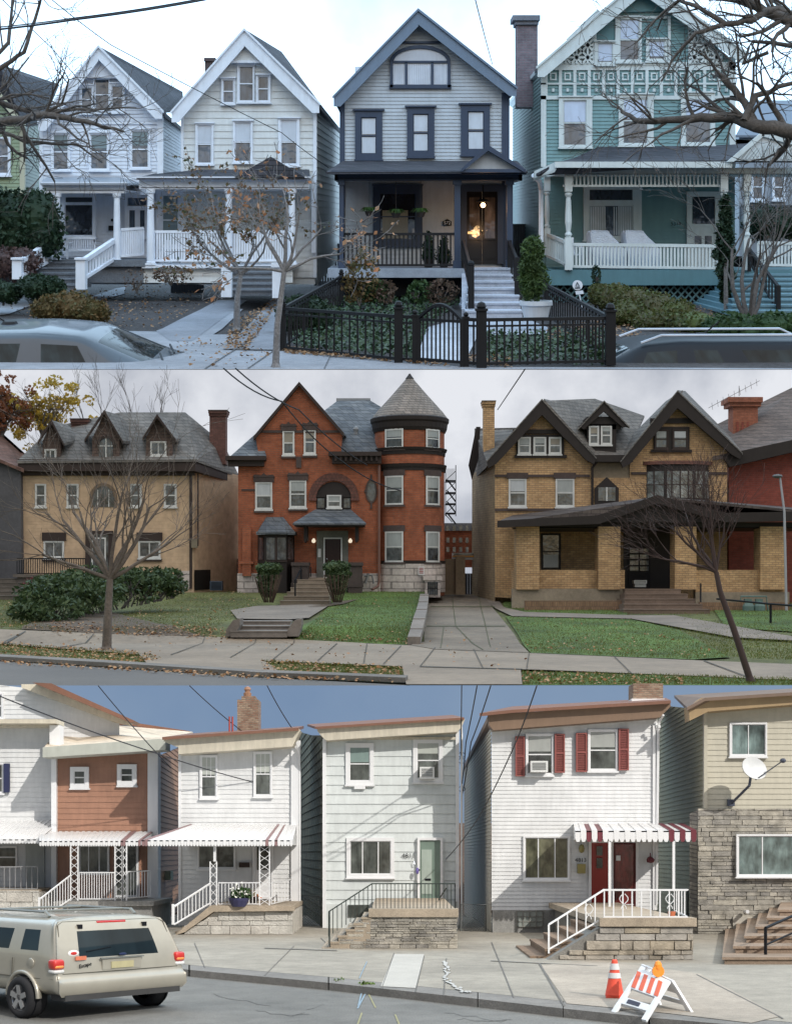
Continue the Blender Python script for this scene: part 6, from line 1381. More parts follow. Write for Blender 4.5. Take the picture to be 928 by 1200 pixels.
for x, lab, w_, yt in ((315, 'clipped upright shrub left of the red house steps', 1.0, 660), (396, 'clipped flat topped shrub right of the red house steps', 1.1, 658)):
    rr = random.Random(x); t2 = thing('topiary_shrub', lab, 'shrub', P(x, 706, 74), 'clipped shrubs flanking the red house steps')
    m = M()
    for k in range(4): foliage(m, P(x+rr.uniform(-2, 2), yt+7+k*8, 75), (w_*(.72-.09*k), .6, .38), 520, .12, rr, True, .1)
    m.build('foliage', jun, t2); m = M()
    for i in range(26): a = rr.uniform(-1, 1); p = P(x, 706, 74.3); m.tube([p+Vector((a*.25, 0, 0)), p+Vector((a*.55, -.35, .7)), p+Vector((a*.8, -.45, 1.5))], .03, 3, .012)
    m.build('stem', dried, t2)
B = Vector(G(125, 762))
barkg = rough('grey_brown_bark', (.13, .105, .085), facs=((2, .7, 1.3), (14, .7, 1.3)), bmp=.02, bs=20)
tree('bare_street_tree', 'bare many branched street tree standing in front of the tan house', B,
     [(V(-.75, .1, 1), 3, .62), (V(-.3, .2, 1), 3.3, .62), (V(.25, 0, 1), 3.2, .62), (V(.75, 0, 1), 3.0, .62), (V(-1, 0, .5), 2.6, .5), (V(1, .1, .55), 2.6, .5), (V(.0, -.2, 1.1), 3.2, .55), (V(-.5, -.3, .8), 2.7, .45), (V(.5, -.3, .9), 2.7, .45)], .98, .155, 4, 13, barkg,
     up=.04, kids=(3, 4), ang=(15, 42), trunk=[B, B+Vector((.04, 0, 1.2)), B+Vector((.12, 0, 2.55))], rmin=.006, shr=(.58, .8), wig=.12)
B = Vector(G(880, 800))
t2 = tree('leaning_bare_tree', 'bare brown twiggy tree leaning to the left before the buff brick porch', B,
     [(V(-.9, .1, 1), 2.2, .6), (V(-.45, .2, 1), 2.4, .6), (V(-.1, 0, 1), 2.4, .6), (V(-1.2, .1, .7), 2.1, .55), (V(.25, 0, 1), 2.0, .5), (V(-.8, -.2, .5), 1.9, .5), (V(-.3, -.2, .8), 2, .5)], .62, .078, 4, 29, paint('reddish_twig', (.075, .052, .046), .85),
     up=.03, kids=(3, 5), ang=(14, 40), trunk=[B, B+Vector((-.42, 0, 1.3)), B+Vector((-.75, 0, 2.2)), B+Vector((-.85, 0, 2.7))], rmin=.0045, shr=(.6, .85), wig=.12)
yel = islands('yellow_leaf', [(.50, .32, .04), (.60, .42, .07), (.40, .24, .04), (.35, .28, .06)], .6, .4); rus = islands('russet_leaf', [(.22, .08, .03), (.30, .13, .05), (.16, .06, .03)], .6, .3)
for x, y, D_, w_, h_, lf, lab in ((50, 482, 91, 2.3, 2.2, yel, 'tree with thinning yellow autumn leaves behind the tan house'), (2, 476, 90, 1.9, 2.4, rus, 'tree with russet autumn leaves at the left edge behind the dark house')):
    rr = random.Random(x+5); t2 = thing('autumn_tree', lab, 'tree', P(x, 640, D_)); m = M(); m.tube([P(x, 690, D_), P(x, 520, D_), P(x, 490, D_)], .25, 6, .12); m.build('trunk', bark, t2); m = M(); tips = []
    for k in range(7): branch(m, P(x, 515-k*2, D_), V(rr.gauss(0, .6), rr.gauss(0, .3), 1), 1.9, .09, 1, 3, rr, .04, (3, 4), (20, 45), tips)
    m.build('branches', bark, t2); m = M()
    for k in range(64):
        c = P(x, y, D_)+Vector((rr.gauss(0, w_*.52), rr.gauss(0, .6), rr.gauss(0, h_*.48))); foliage(m, c, (.42, .42, .32), 46, .17, rr, False, .3)
    m.build('leaves', lf, t2)
for k, (x, y) in enumerate(((100, 486), (118, 480), (160, 484), (186, 482))):
    B = P(x, 520, 92); rr = random.Random(90+k); t2 = thing('bare_background_tree', ['slim bare tree just right of the yellow tree', 'slim bare tree above the middle brown dormer', 'slim bare tree behind the ridge of the tan house', 'slim bare tree above the right brown dormer'][k], 'tree', B, 'bare trees behind the tan house')
    m = M(); branch(m, B, V(0, 0, 1), 2.4, .06, 0, 3, rr, .08, (3, 4), (12, 30), None, .08, .008); m.build('crown', bark, t2)
# cables of the middle street
wire('overhead_cable', 'cable slanting from the top of the middle sky down to the turret wall', [(262, 431.5, 60), (330, 470, 66), (400, 540, 76), (470, 575, 82)], .035, cab, sag=.25)
wire('overhead_cable', 'second cable just right of the first across the red house gable', [(276, 431.5, 60), (350, 480, 68), (430, 545, 78)], .035, cab, sag=.2)
wire('overhead_cable', 'thin cable rising beside the chimney of the buff brick house', [(583, 480, 84), (615, 432.5, 60)], .03, cab)

for x0, x1, D_, yt, lab in ((268, 286, 91, 655, 'dark board fence in the gap between tan house and red house'), (518, 562, 92.5, 672, 'dim board fence across the far end of the driveway'), (-60, 30, 91, 660, 'dark fence behind the dark grey house'), (845, 862, 90, 640, 'dark fence between buff house and red house at right')):
    t2 = thing('back_fence', lab, 'fence', P((x0+x1)/2, 690, D_), 'board fences behind the middle street houses')
    m = M()
    for i in range(int((x1-x0)/3)+1): m.pb(x0+i*3, yt, x0+i*3+2.8, 704, D_+.01*(i % 2), .1)
    m.build('boards', gate_m, t2)
# =================================================================== LOWER STREET
street(1000, .55, [(0, -1.375), (400, -1.375)])
r3 = random.Random(33)
lwhite = paint('clean_white_vinyl', (.62, .62, .61), .5, amt=.1, dirt=.10); lcream = paint('cream_vinyl', (.60, .58, .47), .5, amt=.08, dirt=.06); lgrey = paint('shaded_vinyl', (.44, .43, .36), .6)
lbrown = paint('rose_brown_vinyl', (.32, .165, .105), .55, amt=.14, dirt=.15); lmint = paint('pale_mint_shingle', (.57, .60, .585), .6, amt=.1, dirt=.11); lwt = paint('gloss_white_trim', (.68, .68, .68), .4, amt=.05, dirt=.04)
ltan = paint('pale_tan_vinyl', (.45, .42, .335), .55, amt=.08); ltan2 = paint('olive_tan_vinyl', (.36, .33, .21), .6, amt=.1); maroon = paint('maroon_metal', (.15, .04, .05), .45); shut = paint('brick_red_shutter', (.24, .07, .06), .5)
cornm = paint('cream_cornice', (.55, .50, .40), .6, dirt=.2); brcorn = paint('brown_cornice', (.20, .13, .085), .6); gl3 = glass('grey_street_glass', (.05, .055, .05), .05); gl3g = glass('greenish_glass', (.09, .12, .115), .06); sh3 = paint('pale_roller_blind', (.42, .44, .40), .4)
limec = rough('sidewalk_concrete', (.285, .26, .215), facs=((.35, .8, 1.15), (2.5, .82, 1.12), (30, .82, 1.15)), bmp=.003, bs=50); road3 = rough('sunlit_asphalt', (.155, .152, .14), facs=((.3, .8, 1.15), (2, .82, 1.12), (45, .68, 1.3)), bmp=.008, bs=60, spots=(1.0, (.10, .097, .09), .58))
kerbm = rough('granite_kerb', (.19, .18, .165), bmp=.012, bs=18); tstep = rough('tan_step_concrete', (.34, .28, .21), bmp=.008, bs=25)
ledge = islands('ledge_stone', [(.38, .35, .29), (.29, .265, .225), (.44, .40, .33), (.34, .30, .24), (.25, .235, .21)], .9, amt=.35, sc=6, bmp=.03)
ledge2 = islands('warm_ledge_stone', [(.34, .29, .22), (.28, .25, .21), (.38, .30, .20), (.22, .20, .18), (.33, .31, .28)], .9, amt=.35, sc=6, bmp=.03)
wblock = islands('white_rock_block', [(.55, .53, .48), (.62, .60, .56), (.50, .47, .42)], .9, amt=.2, sc=5, bmp=.05); mortar = rough('stone_mortar', (.20, .19, .17), bmp=.01)
found3 = rough('grey_block_foundation', (.27, .265, .25), bmp=.01, bs=14)
# ground
m = M(); m.face([(-26, 8, gz(9)-.03), (26, 8, gz(9)-.03), (26, 32.4, gz(9)-.03), (-26, 32.4, gz(9)-.03)]); struct(m, 'ground', rough('yard_dirt', (.10, .09, .075)))
kf = [(-300, 1099), (0, 1118), (222, 1145), (385, 1161), (560, 1181), (660, 1193), (760, 1204), (1250, 1250)]
kbk = [(-300, 1095), (0, 1113), (222, 1139), (385, 1154), (560, 1173), (660, 1184), (760, 1195), (1250, 1240)]
m = M(); drape(m, [(x, y) for x, y in kf]+[(1250, 1300), (-300, 1300)], .0); struct(m, 'road', road3)
KH = .075
m = M()
for i in range(len(kf)-1):
    a, b, c, d = G(*kf[i]), G(*kf[i+1]), G(*kbk[i+1]), G(*kbk[i]); up = Vector((0, 0, KH)); nseg = max(1, int((b-a).length/1.3))
    for j in range(nseg):
        e = .004; t0, t1 = j/nseg+e, (j+1)/nseg-e; A0, B0 = a.lerp(b, t0), a.lerp(b, t1); D0_, C0 = d.lerp(c, t0), d.lerp(c, t1)
        m.add([A0, B0, C0, D0_, A0+up, B0+up, C0+up, D0_+up], [(4, 5, 6, 7), (0, 1, 5, 4), (3, 0, 4, 7), (1, 2, 6, 5)])
struct(m, 'kerb', kerbm)
m = M()
def P3(x, y, off=0):      # pavement surface sits a kerb height above the road
    lo = YV-0; D_ = F*(1.375-KH)/(y-YV); return Vector((X(x, D_), D_, -1.375+KH+off))
pk = [(x, y-3.5) for x, y in kbk]
m.face([P3(x, y, 0) for x, y in [(-300, 1084), (0, 1089), (345, 1082), (545, 1073), (1250, 1085)][::-1]]+[P3(x, y) for x, y in [(-300, 1091), (0, 1108.5), (222, 1133), (385, 1147.5), (560, 1165), (660, 1175), (760, 1186), (1250, 1229)]]) if False else None
bk = [G(x, y)+Vector((0, .02, KH)) for x, y in kbk]
m.face([tuple(p) for p in bk]+[(14, 26, -1.375+KH), (-20, 31, -1.375+KH)])
struct(m, 'pavement', limec)
def onpav(m, poly, off=.004): m.face([P3(x, y, off) for x, y in poly])
def pline(m, a, b, w_=.6, off=.006):
    dx, dy = b[0]-a[0], b[1]-a[1]; l = math.hypot(dx, dy); nx, ny = -dy/l*w_, dx/l*w_
    onpav(m, [(a[0]-nx, a[1]-ny), (b[0]-nx, b[1]-ny), (b[0]+nx, b[1]+ny), (a[0]+nx, a[1]+ny)], off)
m = M()
for a, b, w_ in (((345, 1109), (310, 1144), .4), ((462, 1118), (447, 1160), .4), ((497, 1121), (487, 1163), .4), ((523, 1124), (520, 1168), .5), ((576, 1105), (602, 1170), .6), ((632, 1130), (661, 1180), 1.1), ((575, 1127), (700, 1133), .3), ((228, 1106), (240, 1135), .4), ((310, 1112), (395, 1115), .35), ((816, 1143), (918, 1195), .5), ((376, 1100), (384, 1108), .4)): pline(m, a, b, w_)
struct(m, 'pavement_joint', paint('dark_joint', (.13, .12, .105)))
m = M(); onpav(m, [(462, 1119), (497, 1119), (487, 1159), (446, 1157)], .005); struct(m, 'pavement_patch', rough('pale_patch', (.41, .39, .35), facs=((1, .9, 1.08), (20, .9, 1.1)), bmp=.003))
m = M(); onpav(m, [(634, 1132), (700, 1126), (820, 1142), (915, 1192), (880, 1200), (760, 1186), (664, 1177)], .0045); struct(m, 'pavement_patch', rough('sandy_patch', (.34, .295, .24), bmp=.003))
m = M()
for k in range(34):
    x = 523+r3.gauss(0, 2)+(max(0, k-18))*1.6; y = 1128+k*1.2 if k < 30 else 1164; onpav(m, [(x-r3.uniform(1, 3.5), y), (x, y-1), (x+r3.uniform(1, 4), y), (x+r3.uniform(0, 2), y+1.4)], .007+.0002*k)
struct(m, 'pavement_stain', paint('white_spill', (.47, .46, .43)))
m = M()
for (x, y, dx, l) in ((424, 1188, -5, 14), (432, 1166, 8, 16), (463, 1190, 5, 12)):
    g0, g1 = G(x, y, .004), G(x+dx, y+l, .004); w_ = Vector((.007, 0, 0)); m.face([g1-w_, g1+w_, g0+w_, g0-w_])
struct(m, 'road_marking', paint('yellow_spray', (.30, .28, .14)))
m = M()
for a, b in (((424, 1163), (420, 1180)), ((419, 1183), (428, 1166))):
    g0, g1 = G(*a, .006), G(*b, .006); w_ = Vector((.007, 0, 0)); m.face([g1-w_, g1+w_, g0+w_, g0-w_])
pline(m, (430, 1128), (421, 1148), .5, .008); struct(m, 'road_marking', paint('blue_spray', (.24, .33, .40)))
m = M(); rc_ = random.Random(8)
for (x, y, dx, dy, n_) in ((250, 1165, 60, 8, 9), (300, 1185, 70, -4, 9), (520, 1188, 70, 6, 8), (380, 1178, -40, 14, 6), (600, 1196, -60, -2, 7)):
    px_, py_ = x, y
    for _ in range(n_):
        nx_, ny_ = px_+dx/n_+rc_.gauss(0, 2.5), py_+dy/n_+rc_.gauss(0, 1.2); a, b = G(px_, py_, .003), G(nx_, ny_, .003); w_ = Vector((0, .009, 0)); m.face([a-w_, b-w_, b+w_, a+w_]); px_, py_ = nx_, ny_
struct(m, 'road_crack', paint('tar_crack', (.085, .08, .075)))
grs = islands('kerb_weed', [(.08, .14, .03), (.14, .2, .05)]); m = M()
for x, y, n in ((396, 1151, 16), (430, 1155, 34), (426, 1155, 14)):
    for _ in range(n): p = P3(x+r3.gauss(0, 4), y-1+r3.gauss(0, .6), 0); m.leaf(p+Vector((0, 0, r3.random()*.02)), .022, r3)
tag(m.build('weeds', grs), 'small green weeds growing in the kerb joint of the lower street', 'weeds', kind='stuff')

def stonewall(m, x0, x1, z0, z1, y, rh, bw, rng, dep=.03, gap=.007, prof=None):
    """coursed stones proud of a frontal plane; prof(x)->top z trims the wall"""
    z = z0
    while z < z1-.01:
        h = min(rh*rng.choice((.7, 1, 1, 1.35)), z1-z); x = x0-rng.random()*bw*.5
        while x < x1-.005:
            w_ = bw*rng.uniform(.45, 1.6); a, b = max(x, x0), min(x+w_, x1)
            if b-a > .02 and (prof is None or prof((a+b)/2) > z+h*.6):
                e = dep*rng.uniform(.3, 1); j = lambda: rng.uniform(-.004, .004)
                fr = [(a+gap+j(), y-e, z+gap+j()), (b-gap+j(), y-e+j(), z+gap+j()), (b-gap+j(), y-e, z+h-gap+j()), (a+gap+j(), y-e+j(), z+h-gap+j())]; bb = [(a+gap*.3, y, z+gap*.3), (b-gap*.3, y, z+gap*.3), (b-gap*.3, y, z+h-gap*.3), (a+gap*.3, y, z+h-gap*.3)]
                m.add(fr+bb, [(0, 1, 2, 3), (0, 4, 5, 1), (1, 5, 6, 2), (2, 6, 7, 3), (3, 7, 4, 0)])
            x += w_
        z += h
def win3(th, D, o, bars=('h',), blind=.0, fm=None, gm=None, nm='window', tw=3, bm=None, sill=1):
    x0, y0, x1, y1 = o; return window(th, D, o, (x0+tw, y0+tw, x1-tw, y1-tw), fm or lwt, gm or gl3, bars=bars, sill=sill, sw=1.0, blind=[(0, 0, 1, blind)] if blind else None, bm=bm or sh3, nm=nm)
def awning(th, x0, x1, yt, Dw, yf, Df, n, stripes, vh=6, x0w=None, x1w=None, sm=None):
    """metal awning: ribbed sheet from the wall to the front edge plus a scalloped valance"""
    x0w = X(x0, Df) if x0w is None else X(x0w, Dw); x1w = X(x1, Df) if x1w is None else X(x1w, Dw); xa, xb = X(x0, Df), X(x1, Df)
    zt, zf = Z(yt, Dw), Z(yf, Df); vh_ = vh*Df/F; A_ = M(); B_ = M()
    for i in range(n):
        m = B_ if i in stripes else A_; t0, t1 = i/n, (i+1)/n; up = .012 if i % 2 else 0
        w0, w1 = x0w+(x1w-x0w)*t0, x0w+(x1w-x0w)*t1; f0, f1 = xa+(xb-xa)*t0, xa+(xb-xa)*t1
        m.add([(w0, Dw, zt+up), (w1, Dw, zt+up), (f1, Df, zf+up), (f0, Df, zf+up), (w0, Dw, zt+up-.02), (w1, Dw, zt+up-.02), (f1, Df, zf+up-.02), (f0, Df, zf+up-.02)], [(0, 3, 2, 1), (4, 5, 6, 7), (3, 7, 6, 2), (0, 4, 7, 3), (1, 2, 6, 5)])
        c = (f0+f1)/2; r_ = (f1-f0)/2; e = .006 if i % 2 else 0
        m.face([(f0, Df-e, zf), (f0, Df-e, zf-vh_*.7), (c-r_*.5, Df-e, zf-vh_), (c+r_*.5, Df-e, zf-vh_), (f1, Df-e, zf-vh_*.7), (f1, Df-e, zf)])
    a = A_.build('awning', lwt, th); B_.build('awning_stripe', sm or maroon, a)
    m = M()
    for (wx, fx) in ((x0w, xa), (x1w, xb)): m.face([(wx, Dw, zt), (fx, Df, zf), (fx, Df, zf-vh_*.8), (wx, Dw, zf-vh_*.8)])
    m.build('awning_end', lwt, a); return a
def srail(m, a, b, h, n, t=.018, bt=.009, low=.03):
    a, b = Vector(a), Vector(b); up = Vector((0, 0, 1)); m.bar(a+up*h, b+up*h, t); m.bar(a+up*low, b+up*low, t*.9)
    for i in range(n+1): p = a.lerp(b, i/n); m.bar(p+up*low, p+up*h, bt*1.3)
def scroll(m, x, y0, y1, D, w_, t=.006):
    """ornamental iron post: two bars with curls between"""
    m.pb(x-w_/2, y0, x-w_/2+1.4, y1, D, .02); m.pb(x+w_/2-1.4, y0, x+w_/2, y1, D, .02); n = max(3, int((y1-y0)/9))
    for i in range(n):
        a, b = y0+(y1-y0)*i/n, y0+(y1-y0)*(i+1)/n; m.tube([P(x-w_/2+1+(w_-2)*(.5-.5*math.cos(math.pi*k/6)), a+(b-a)*k/6, D+.01) for k in range(7)], t, 4); m.tube([P(x+w_/2-1-(w_-2)*(.5-.5*math.cos(math.pi*k/6)), a+(b-a)*k/6, D+.012) for k in range(7)], t, 4)
def stepside(m, x0, x1, ya, yb, D0, D1, n, zbot):
    """stair running sideways: from (x0, ya) up top to (x1, yb) at the foot, between depths D0 (front) and D1"""
    for i in range(n):
        a = X(x0+(x1-x0)*i/n, D0); b = X(x0+(x1-x0)*(i+1)/n, D0); zt = Z(ya, D0)+(Z(yb, D0)-Z(ya, D0))*(i+1)/n
        m.box(min(a, b), max(a, b), D0, D1, zbot, zt-.03); m.box(min(a, b)-.012, max(a, b)+.012, D0-.015, D1, zt-.03, zt)

ZP = -1.375+KH
# ---------------------------------------------------------- big white gable, far left
th = thing('row_house', 'white vinyl row house with tall side gable at the far left', 'house', (X(10, 28), 28, -1.3), 'row houses of the lower street')
m = M(); fclap(m, 25.8, [(-120, 1085), (62, 1085), (62, 848), (-120, 842)], .17, .025); m.build('wall', lwhite, th)
m = M(); fclap(m, 27.3, [(-120, 870), (140, 870), (140, 848), (27, 806), (-120, 790)], .17, .02); m.build('gable', lwhite, th)
m = M(); m.prism([(25, 802), (46, 802), (153, 846), (150, 850), (130, 845), (25, 806)], 27.0, .3); m.build('rake_board', cornm, th); m = M(); m.prism([(38, 800), (60, 801), (158, 845), (153, 847)], 26.7, .6); m.build('roof_edge', paint('rust_flashing', (.18, .085, .055)), th)
win3(th, 27.3, (-12, 812, 4, 843), tw=3); win3(th, 25.8, (-12, 895, 4, 930), tw=2); m = M(); m.pb(4, 895, 11, 929, 25.7, .05); m.build('shutter', paint('navy_shutter', (.03, .035, .08)), th)
m = M(); m.pb(-120, 843, 66, 848, 25.2, .6); m.pb(-120, 848, 64, 852, 25.5, .3); m.build('eave', cornm, th); m = M(); m.pb(58, 850, 70, 877, 25.4, .3); m.pb(60, 877, 66, 1078, 25.6, .2); m.build('corner_post', lwt, th)
awning(th, -60, 46, 962, 25.8, 984, 24.2, 30, (), vh=5)
m = M(); m.pb(-60, 1043, 46, 1052, 24.2, 1.6); m.build('porch_floor', tstep, th); m = M(); stonewall(m, X(-60, 24), X(46, 24), ZP, Z(1044, 24), 24, .13, .28, r3); m.pb(-60, 1046, 46, 1090, 24.01, 1.7); m.build('porch_wall', wblock, th)
m = M(); srail(m, P(-60, 1044, 24.2), P(44, 1044, 24.2), .42, 16); m.build('railing', paint('grey_rail', (.25, .25, .25)), th)
win3(th, 25.8, (-10, 992, 20, 1018), tw=2, sill=0); m = M(); m.pb(30, 988, 52, 1042, 25.75, .05); m.build('door', paint('pale_door', (.4, .42, .4)), th)
# ---------------------------------------------------------- brown house
th = thing('row_house', 'narrow brown clad row house with two small square windows', 'house', (X(120, 27), 27, -1.3), 'row houses of the lower street')
D = 25.2
m = M(); fclap(m, D, [(63, 1060), (175, 1060), (175, 882), (63, 886)], .19, .025); m.build('wall', lbrown, th)
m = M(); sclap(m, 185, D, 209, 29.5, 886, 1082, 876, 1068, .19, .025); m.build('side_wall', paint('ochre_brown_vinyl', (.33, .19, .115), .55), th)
m = M(); m.slabp([(50, 878, D-.7), (192, 868, D-.7), (226, 858, 31), (77, 845, 31)], .08); m.build('roof', bricks('tan_diamond_roof', (.50, .42, .32), (.56, .48, .38), (.36, .30, .23), .7, .5, .02), th)
m = M(); m.prism([(50, 876), (188, 866), (194, 868), (194, 879), (50, 888)], D-.72, .5); m.build('gutter', paint('grey_gutter', (.42, .43, .38), .5), th)
m = M(); m.prism([(77, 843), (150, 846), (222, 857), (224, 861), (150, 850), (77, 847)], 31, .2); m.build('ridge', paint('rust_flashing', (.18, .085, .055)), th)
m = M(); m.pb(60, 884, 66, 1060, D-.1, .15); m.pb(173, 876, 185, 1064, D-.15, .3); m.build('corner_post', lwt, th)
m = M(); m.pb(173, 1064, 185, 1090, D-.15, .3); m.build('post_base', shut, th)
for o in ((82, 899, 104, 924), (137, 896, 160, 921)): win3(th, D, o, tw=5.5)
awning(th, 46, 165, 975, D, 986, D-1.9, 40, (32, 33, 39), vh=6, x0w=46, x1w=180, sm=paint('faded_mauve', (.26, .16, .16), .5))
PDm = D-1.9
m = M()
for x in (87, 139): scroll(m, x, 992, 1056, PDm, 10)
scroll(m, 146, 992, 1056, PDm, 6); m.build('iron_post', lwt, th)
m = M(); srail(m, P(93, 1056, PDm), P(134, 1056, PDm), .48, 14); srail(m, P(150, 1055, PDm), P(176, 1053, PDm+.6), .48, 8)
a, b, c, d = P(83, 1026, PDm), P(47, 1054, PDm-1), P(83, 1054, PDm), P(47, 1078, PDm-1); m.bar(a, b, .02); m.bar(c, d, .018)
for i in range(1, 11): m.bar(a.lerp(b, i/11), c.lerp(d, i/11), .012)
m.bar(P(46, 1052, PDm-1), P(46, 1082, PDm-1), .03); m.build('railing', lwt, th)
m = M(); m.pb(62, 1057, 180, 1062, PDm-.1, 2); m.pb(64, 1062, 178, 1092, PDm, 1.9); m.build('porch_base', found3, th); m = M(); stepside(m, 66, 46, 1062, 1080, PDm-.8, PDm, 4, -1.375); m.build('front_steps', tstep, th)
win3(th, D, (92, 990, 128, 1024), ('vv',), tw=2.5); m = M(); m.pb(136, 988, 160, 1050, D-.05, .05); m.build('door', gl3, th); m = M(); ring(m, 134, 986, 162, 1052, 2.5, D-.08, .06); m.build('door_frame', lwt, th)
m = M(); m.pb(193, 1021, 200, 1032, 26.3, .3); m.build('meter_box', paint('green_grey_box', (.25, .3, .24)), th)
# ---------------------------------------------------------- white house with long awning
th = thing('row_house', 'white clad row house with brick chimney and long white awning', 'house', (X(280, 24.5), 24.5, -1.3), 'row houses of the lower street')
D = 24.0
m = M(); fclap(m, D, [(209, 1085), (343, 1085), (343, 872), (209, 880)], .15, .022); m.build('wall', lwhite, th)
m = M(); m.prism([(192, 864), (349, 853), (352, 856), (349, 862), (343, 875), (209, 884), (209, 876), (192, 869)], D-.45, .45); m.build('eave', cornm, th); m = M(); m.slabp([(190, 864, D-.6), (350, 853, D-.6), (356, 851, D+3), (220, 860, D+3)], .05); m.build('roof', paint('rust_flashing', (.18, .085, .055)), th)
m = M(); m.pb(341, 868, 352, 1078, D-.06, .12); m.pb(209, 880, 212, 1080, D-.04, .08); m.build('corner_post', lwt, th)
m = M(); m.tube([P(346, 866, D-.2), P(350, 880, D-.1), P(351, 900, D-.05), P(351, 1075, D-.05)], .025, 5); m.build('downspout', lwt, th)
for o in ((234, 885, 255, 936), (297, 881, 319, 934)): win3(th, D, o, blind=.45, tw=3, bars=('h', 'grid'))
m = M(); m.pb(278, 820, 303, 857, D+1.6, .45); m.pb(283, 816, 299, 821, D+1.65, .35); cbr = bricks('spotted_brick', (.20, .10, .065), (.32, .24, .17), (.2, .16, .12), .16, .06, .012); ch = m.build('chimney', cbr, th); m = M(); m.lathe(P(290, 818, D+1.8), [(.07, 0), (.075, .09), (.05, .1), (.05, .14), (.07, .15), (.05, .2), (0, .22)], 10); m.build('chimney_pot', paint('clay_pot', (.28, .15, .09)), ch)
m = M()
for x in (269, 272.5): m.tube([P(x, 858, D+1), P(x, 840, D+1)], .018, 5)
m.build('vent_pipe', paint('red_pipe', (.35, .06, .05)), th)
Df = 21.8
awning(th, 166, 343, 967, D, 985, Df, 50, (0, 1, 41, 44), vh=7, x0w=220, x1w=348, sm=paint('faded_mauve', (.26, .16, .16), .5))
m = M(); scroll(m, 250, 1010, 1062, Df+.1, 9); scroll(m, 310, 991, 1062, Df+.1, 13); m.build('iron_post', lwt, th)
m = M(); m.pb(250, 991, 253, 1010, Df+.12, .03); m.build('post', lwt, th)
m = M(); srail(m, P(256, 1062, Df+.1), P(304, 1062, Df+.1), .37, 12); srail(m, P(318, 1062, Df+.1), P(341, 1056, D-.4), .37, 6)
a, b, c, d = P(246, 1036, Df+.1), P(204, 1063, Df-.7), P(246, 1059, Df+.1), P(204, 1084, Df-.7); m.bar(a, b, .022); m.bar(c, d, .018)
for i in range(1, 10): m.bar(a.lerp(b, i/10), c.lerp(d, i/10), .012)
m.bar(P(203, 1060, Df-.7), P(203, 1084, Df-.7), .04); m.build('railing', lwt, th)
m = M(); m.prism([(246, 1062), (345, 1062), (345, 1068), (250, 1069), (216, 1093), (204, 1097)], Df-.12, .2); m.pb(246, 1062, 343, 1067, Df, 2.4); m.build('porch_coping', tstep, th)
m = M(); stonewall(m, X(216, Df), X(343, Df), -1.375+KH, Z(1068, Df), Df, .105, .36, r3, .03, .006, prof=lambda x: Z(1068, Df) if x > X(252, Df) else Z(1068+(252-(x*F/Df+CX))*.72, Df)); m.pb(252, 1068, 343, 1105, Df+.005, 2.3); m.prism([(218, 1105), (218, 1094), (252, 1069), (252, 1105)], Df+.005, .8); m.build('porch_wall', wblock, th)
m = M(); stepside(m, 248, 206, 1064, 1092, Df+.1, Df+.9, 5, -1.375); m.build('front_steps', tstep, th)
win3(th, D, (231, 990, 276, 1019), ('v',), tw=2.5); m = M(); ring(m, 296, 986, 320, 1054, 2.5, D-.06, .06); m.pb(298.5, 988, 317.5, 1054, D-.03, .02); m.build('door', lwt, th); m = M(); m.pb(301, 992, 315, 1020, D-.045, .01); m.build('door_glass', gl3, th); m = M(); m.pb(280, 1011, 292, 1017, D-.1, .08); m.build('mailbox', brown, th)
t2 = thing('flower_pot', 'dark blue planter of white flowers on the porch edge behind white railing', 'plant', P(281, 1062, Df-.1))
m = M(); m.lathe(P(280, 1063, Df-.1), [(0, 0), (.11, 0), (.16, .1), (.17, .14), (0, .14)], 12); m.build('pot', paint('blue_grey_pot', (.05, .05, .11)), t2); m = M(); foliage(m, P(281, 1049, Df-.1), (.17, .12, .12), 220, .05, r3, False); m.build('foliage', mgreen, t2)
m = M()
for _ in range(60): m.leaf(P(281, 1046, Df-.15)+Vector((r3.gauss(0, .08), r3.gauss(-.04, .05), r3.gauss(0, .07))), .04, r3, lng=1)
m.build('blossoms', islands('white_petal', [(.8, .8, .75), (.7, .72, .6)]), t2)
t2 = thing('flower_pot', 'small pot of orange flowers on the porch right of the blue planter', 'plant', P(297, 1060, Df+.5)); m = M(); m.lathe(P(297, 1060, Df+.5), [(0, 0), (.06, 0), (.08, .12), (0, .12)], 10); m.build('pot', terra, t2); m = M()
for _ in range(50): m.leaf(P(297, 1051, Df+.5)+Vector((r3.gauss(0, .06), r3.gauss(0, .05), r3.gauss(0, .05))), .04, r3, lng=1)
m.build('blossoms', islands('orange_petal', [(.6, .12, .05), (.10, .16, .04)]), t2)
# dark passage walls
m = M(); m.slabp([(352, 1095, 31.5), (384, 1095, 31.5), (384, 860, 31.5), (352, 860, 31.5)], .1)
# ---------------------------------------------------------- 4811
th = thing('row_house', 'pale mint shingled flat fronted house numbered 4811', 'house', (X(460, 24), 24, -1.3), 'row houses of the lower street')
D = 23.6
m = M(); fclap(m, D, [(380, 1088), (537, 1088), (537, 855), (380, 866)], .30, .03); m.build('wall', lmint, th)
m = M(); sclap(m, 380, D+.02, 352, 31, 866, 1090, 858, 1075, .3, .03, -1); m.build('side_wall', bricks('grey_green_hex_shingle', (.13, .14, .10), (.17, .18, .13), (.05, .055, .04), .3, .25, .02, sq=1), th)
m = M(); m.prism([(371, 852), (541, 841), (545, 843), (541, 852), (536, 858), (382, 868), (378, 864), (372, 857)], D-.35, .35); m.pb(382, 864, 536, 867, D-.06, .06); m.build('cornice', cornm, th); m = M(); m.slabp([(370, 852, D-.45), (544, 841, D-.45), (530, 838, D+5), (360, 849, D+5)], .04); m.build('roof', paint('rust_flashing', (.18, .085, .055)), th)
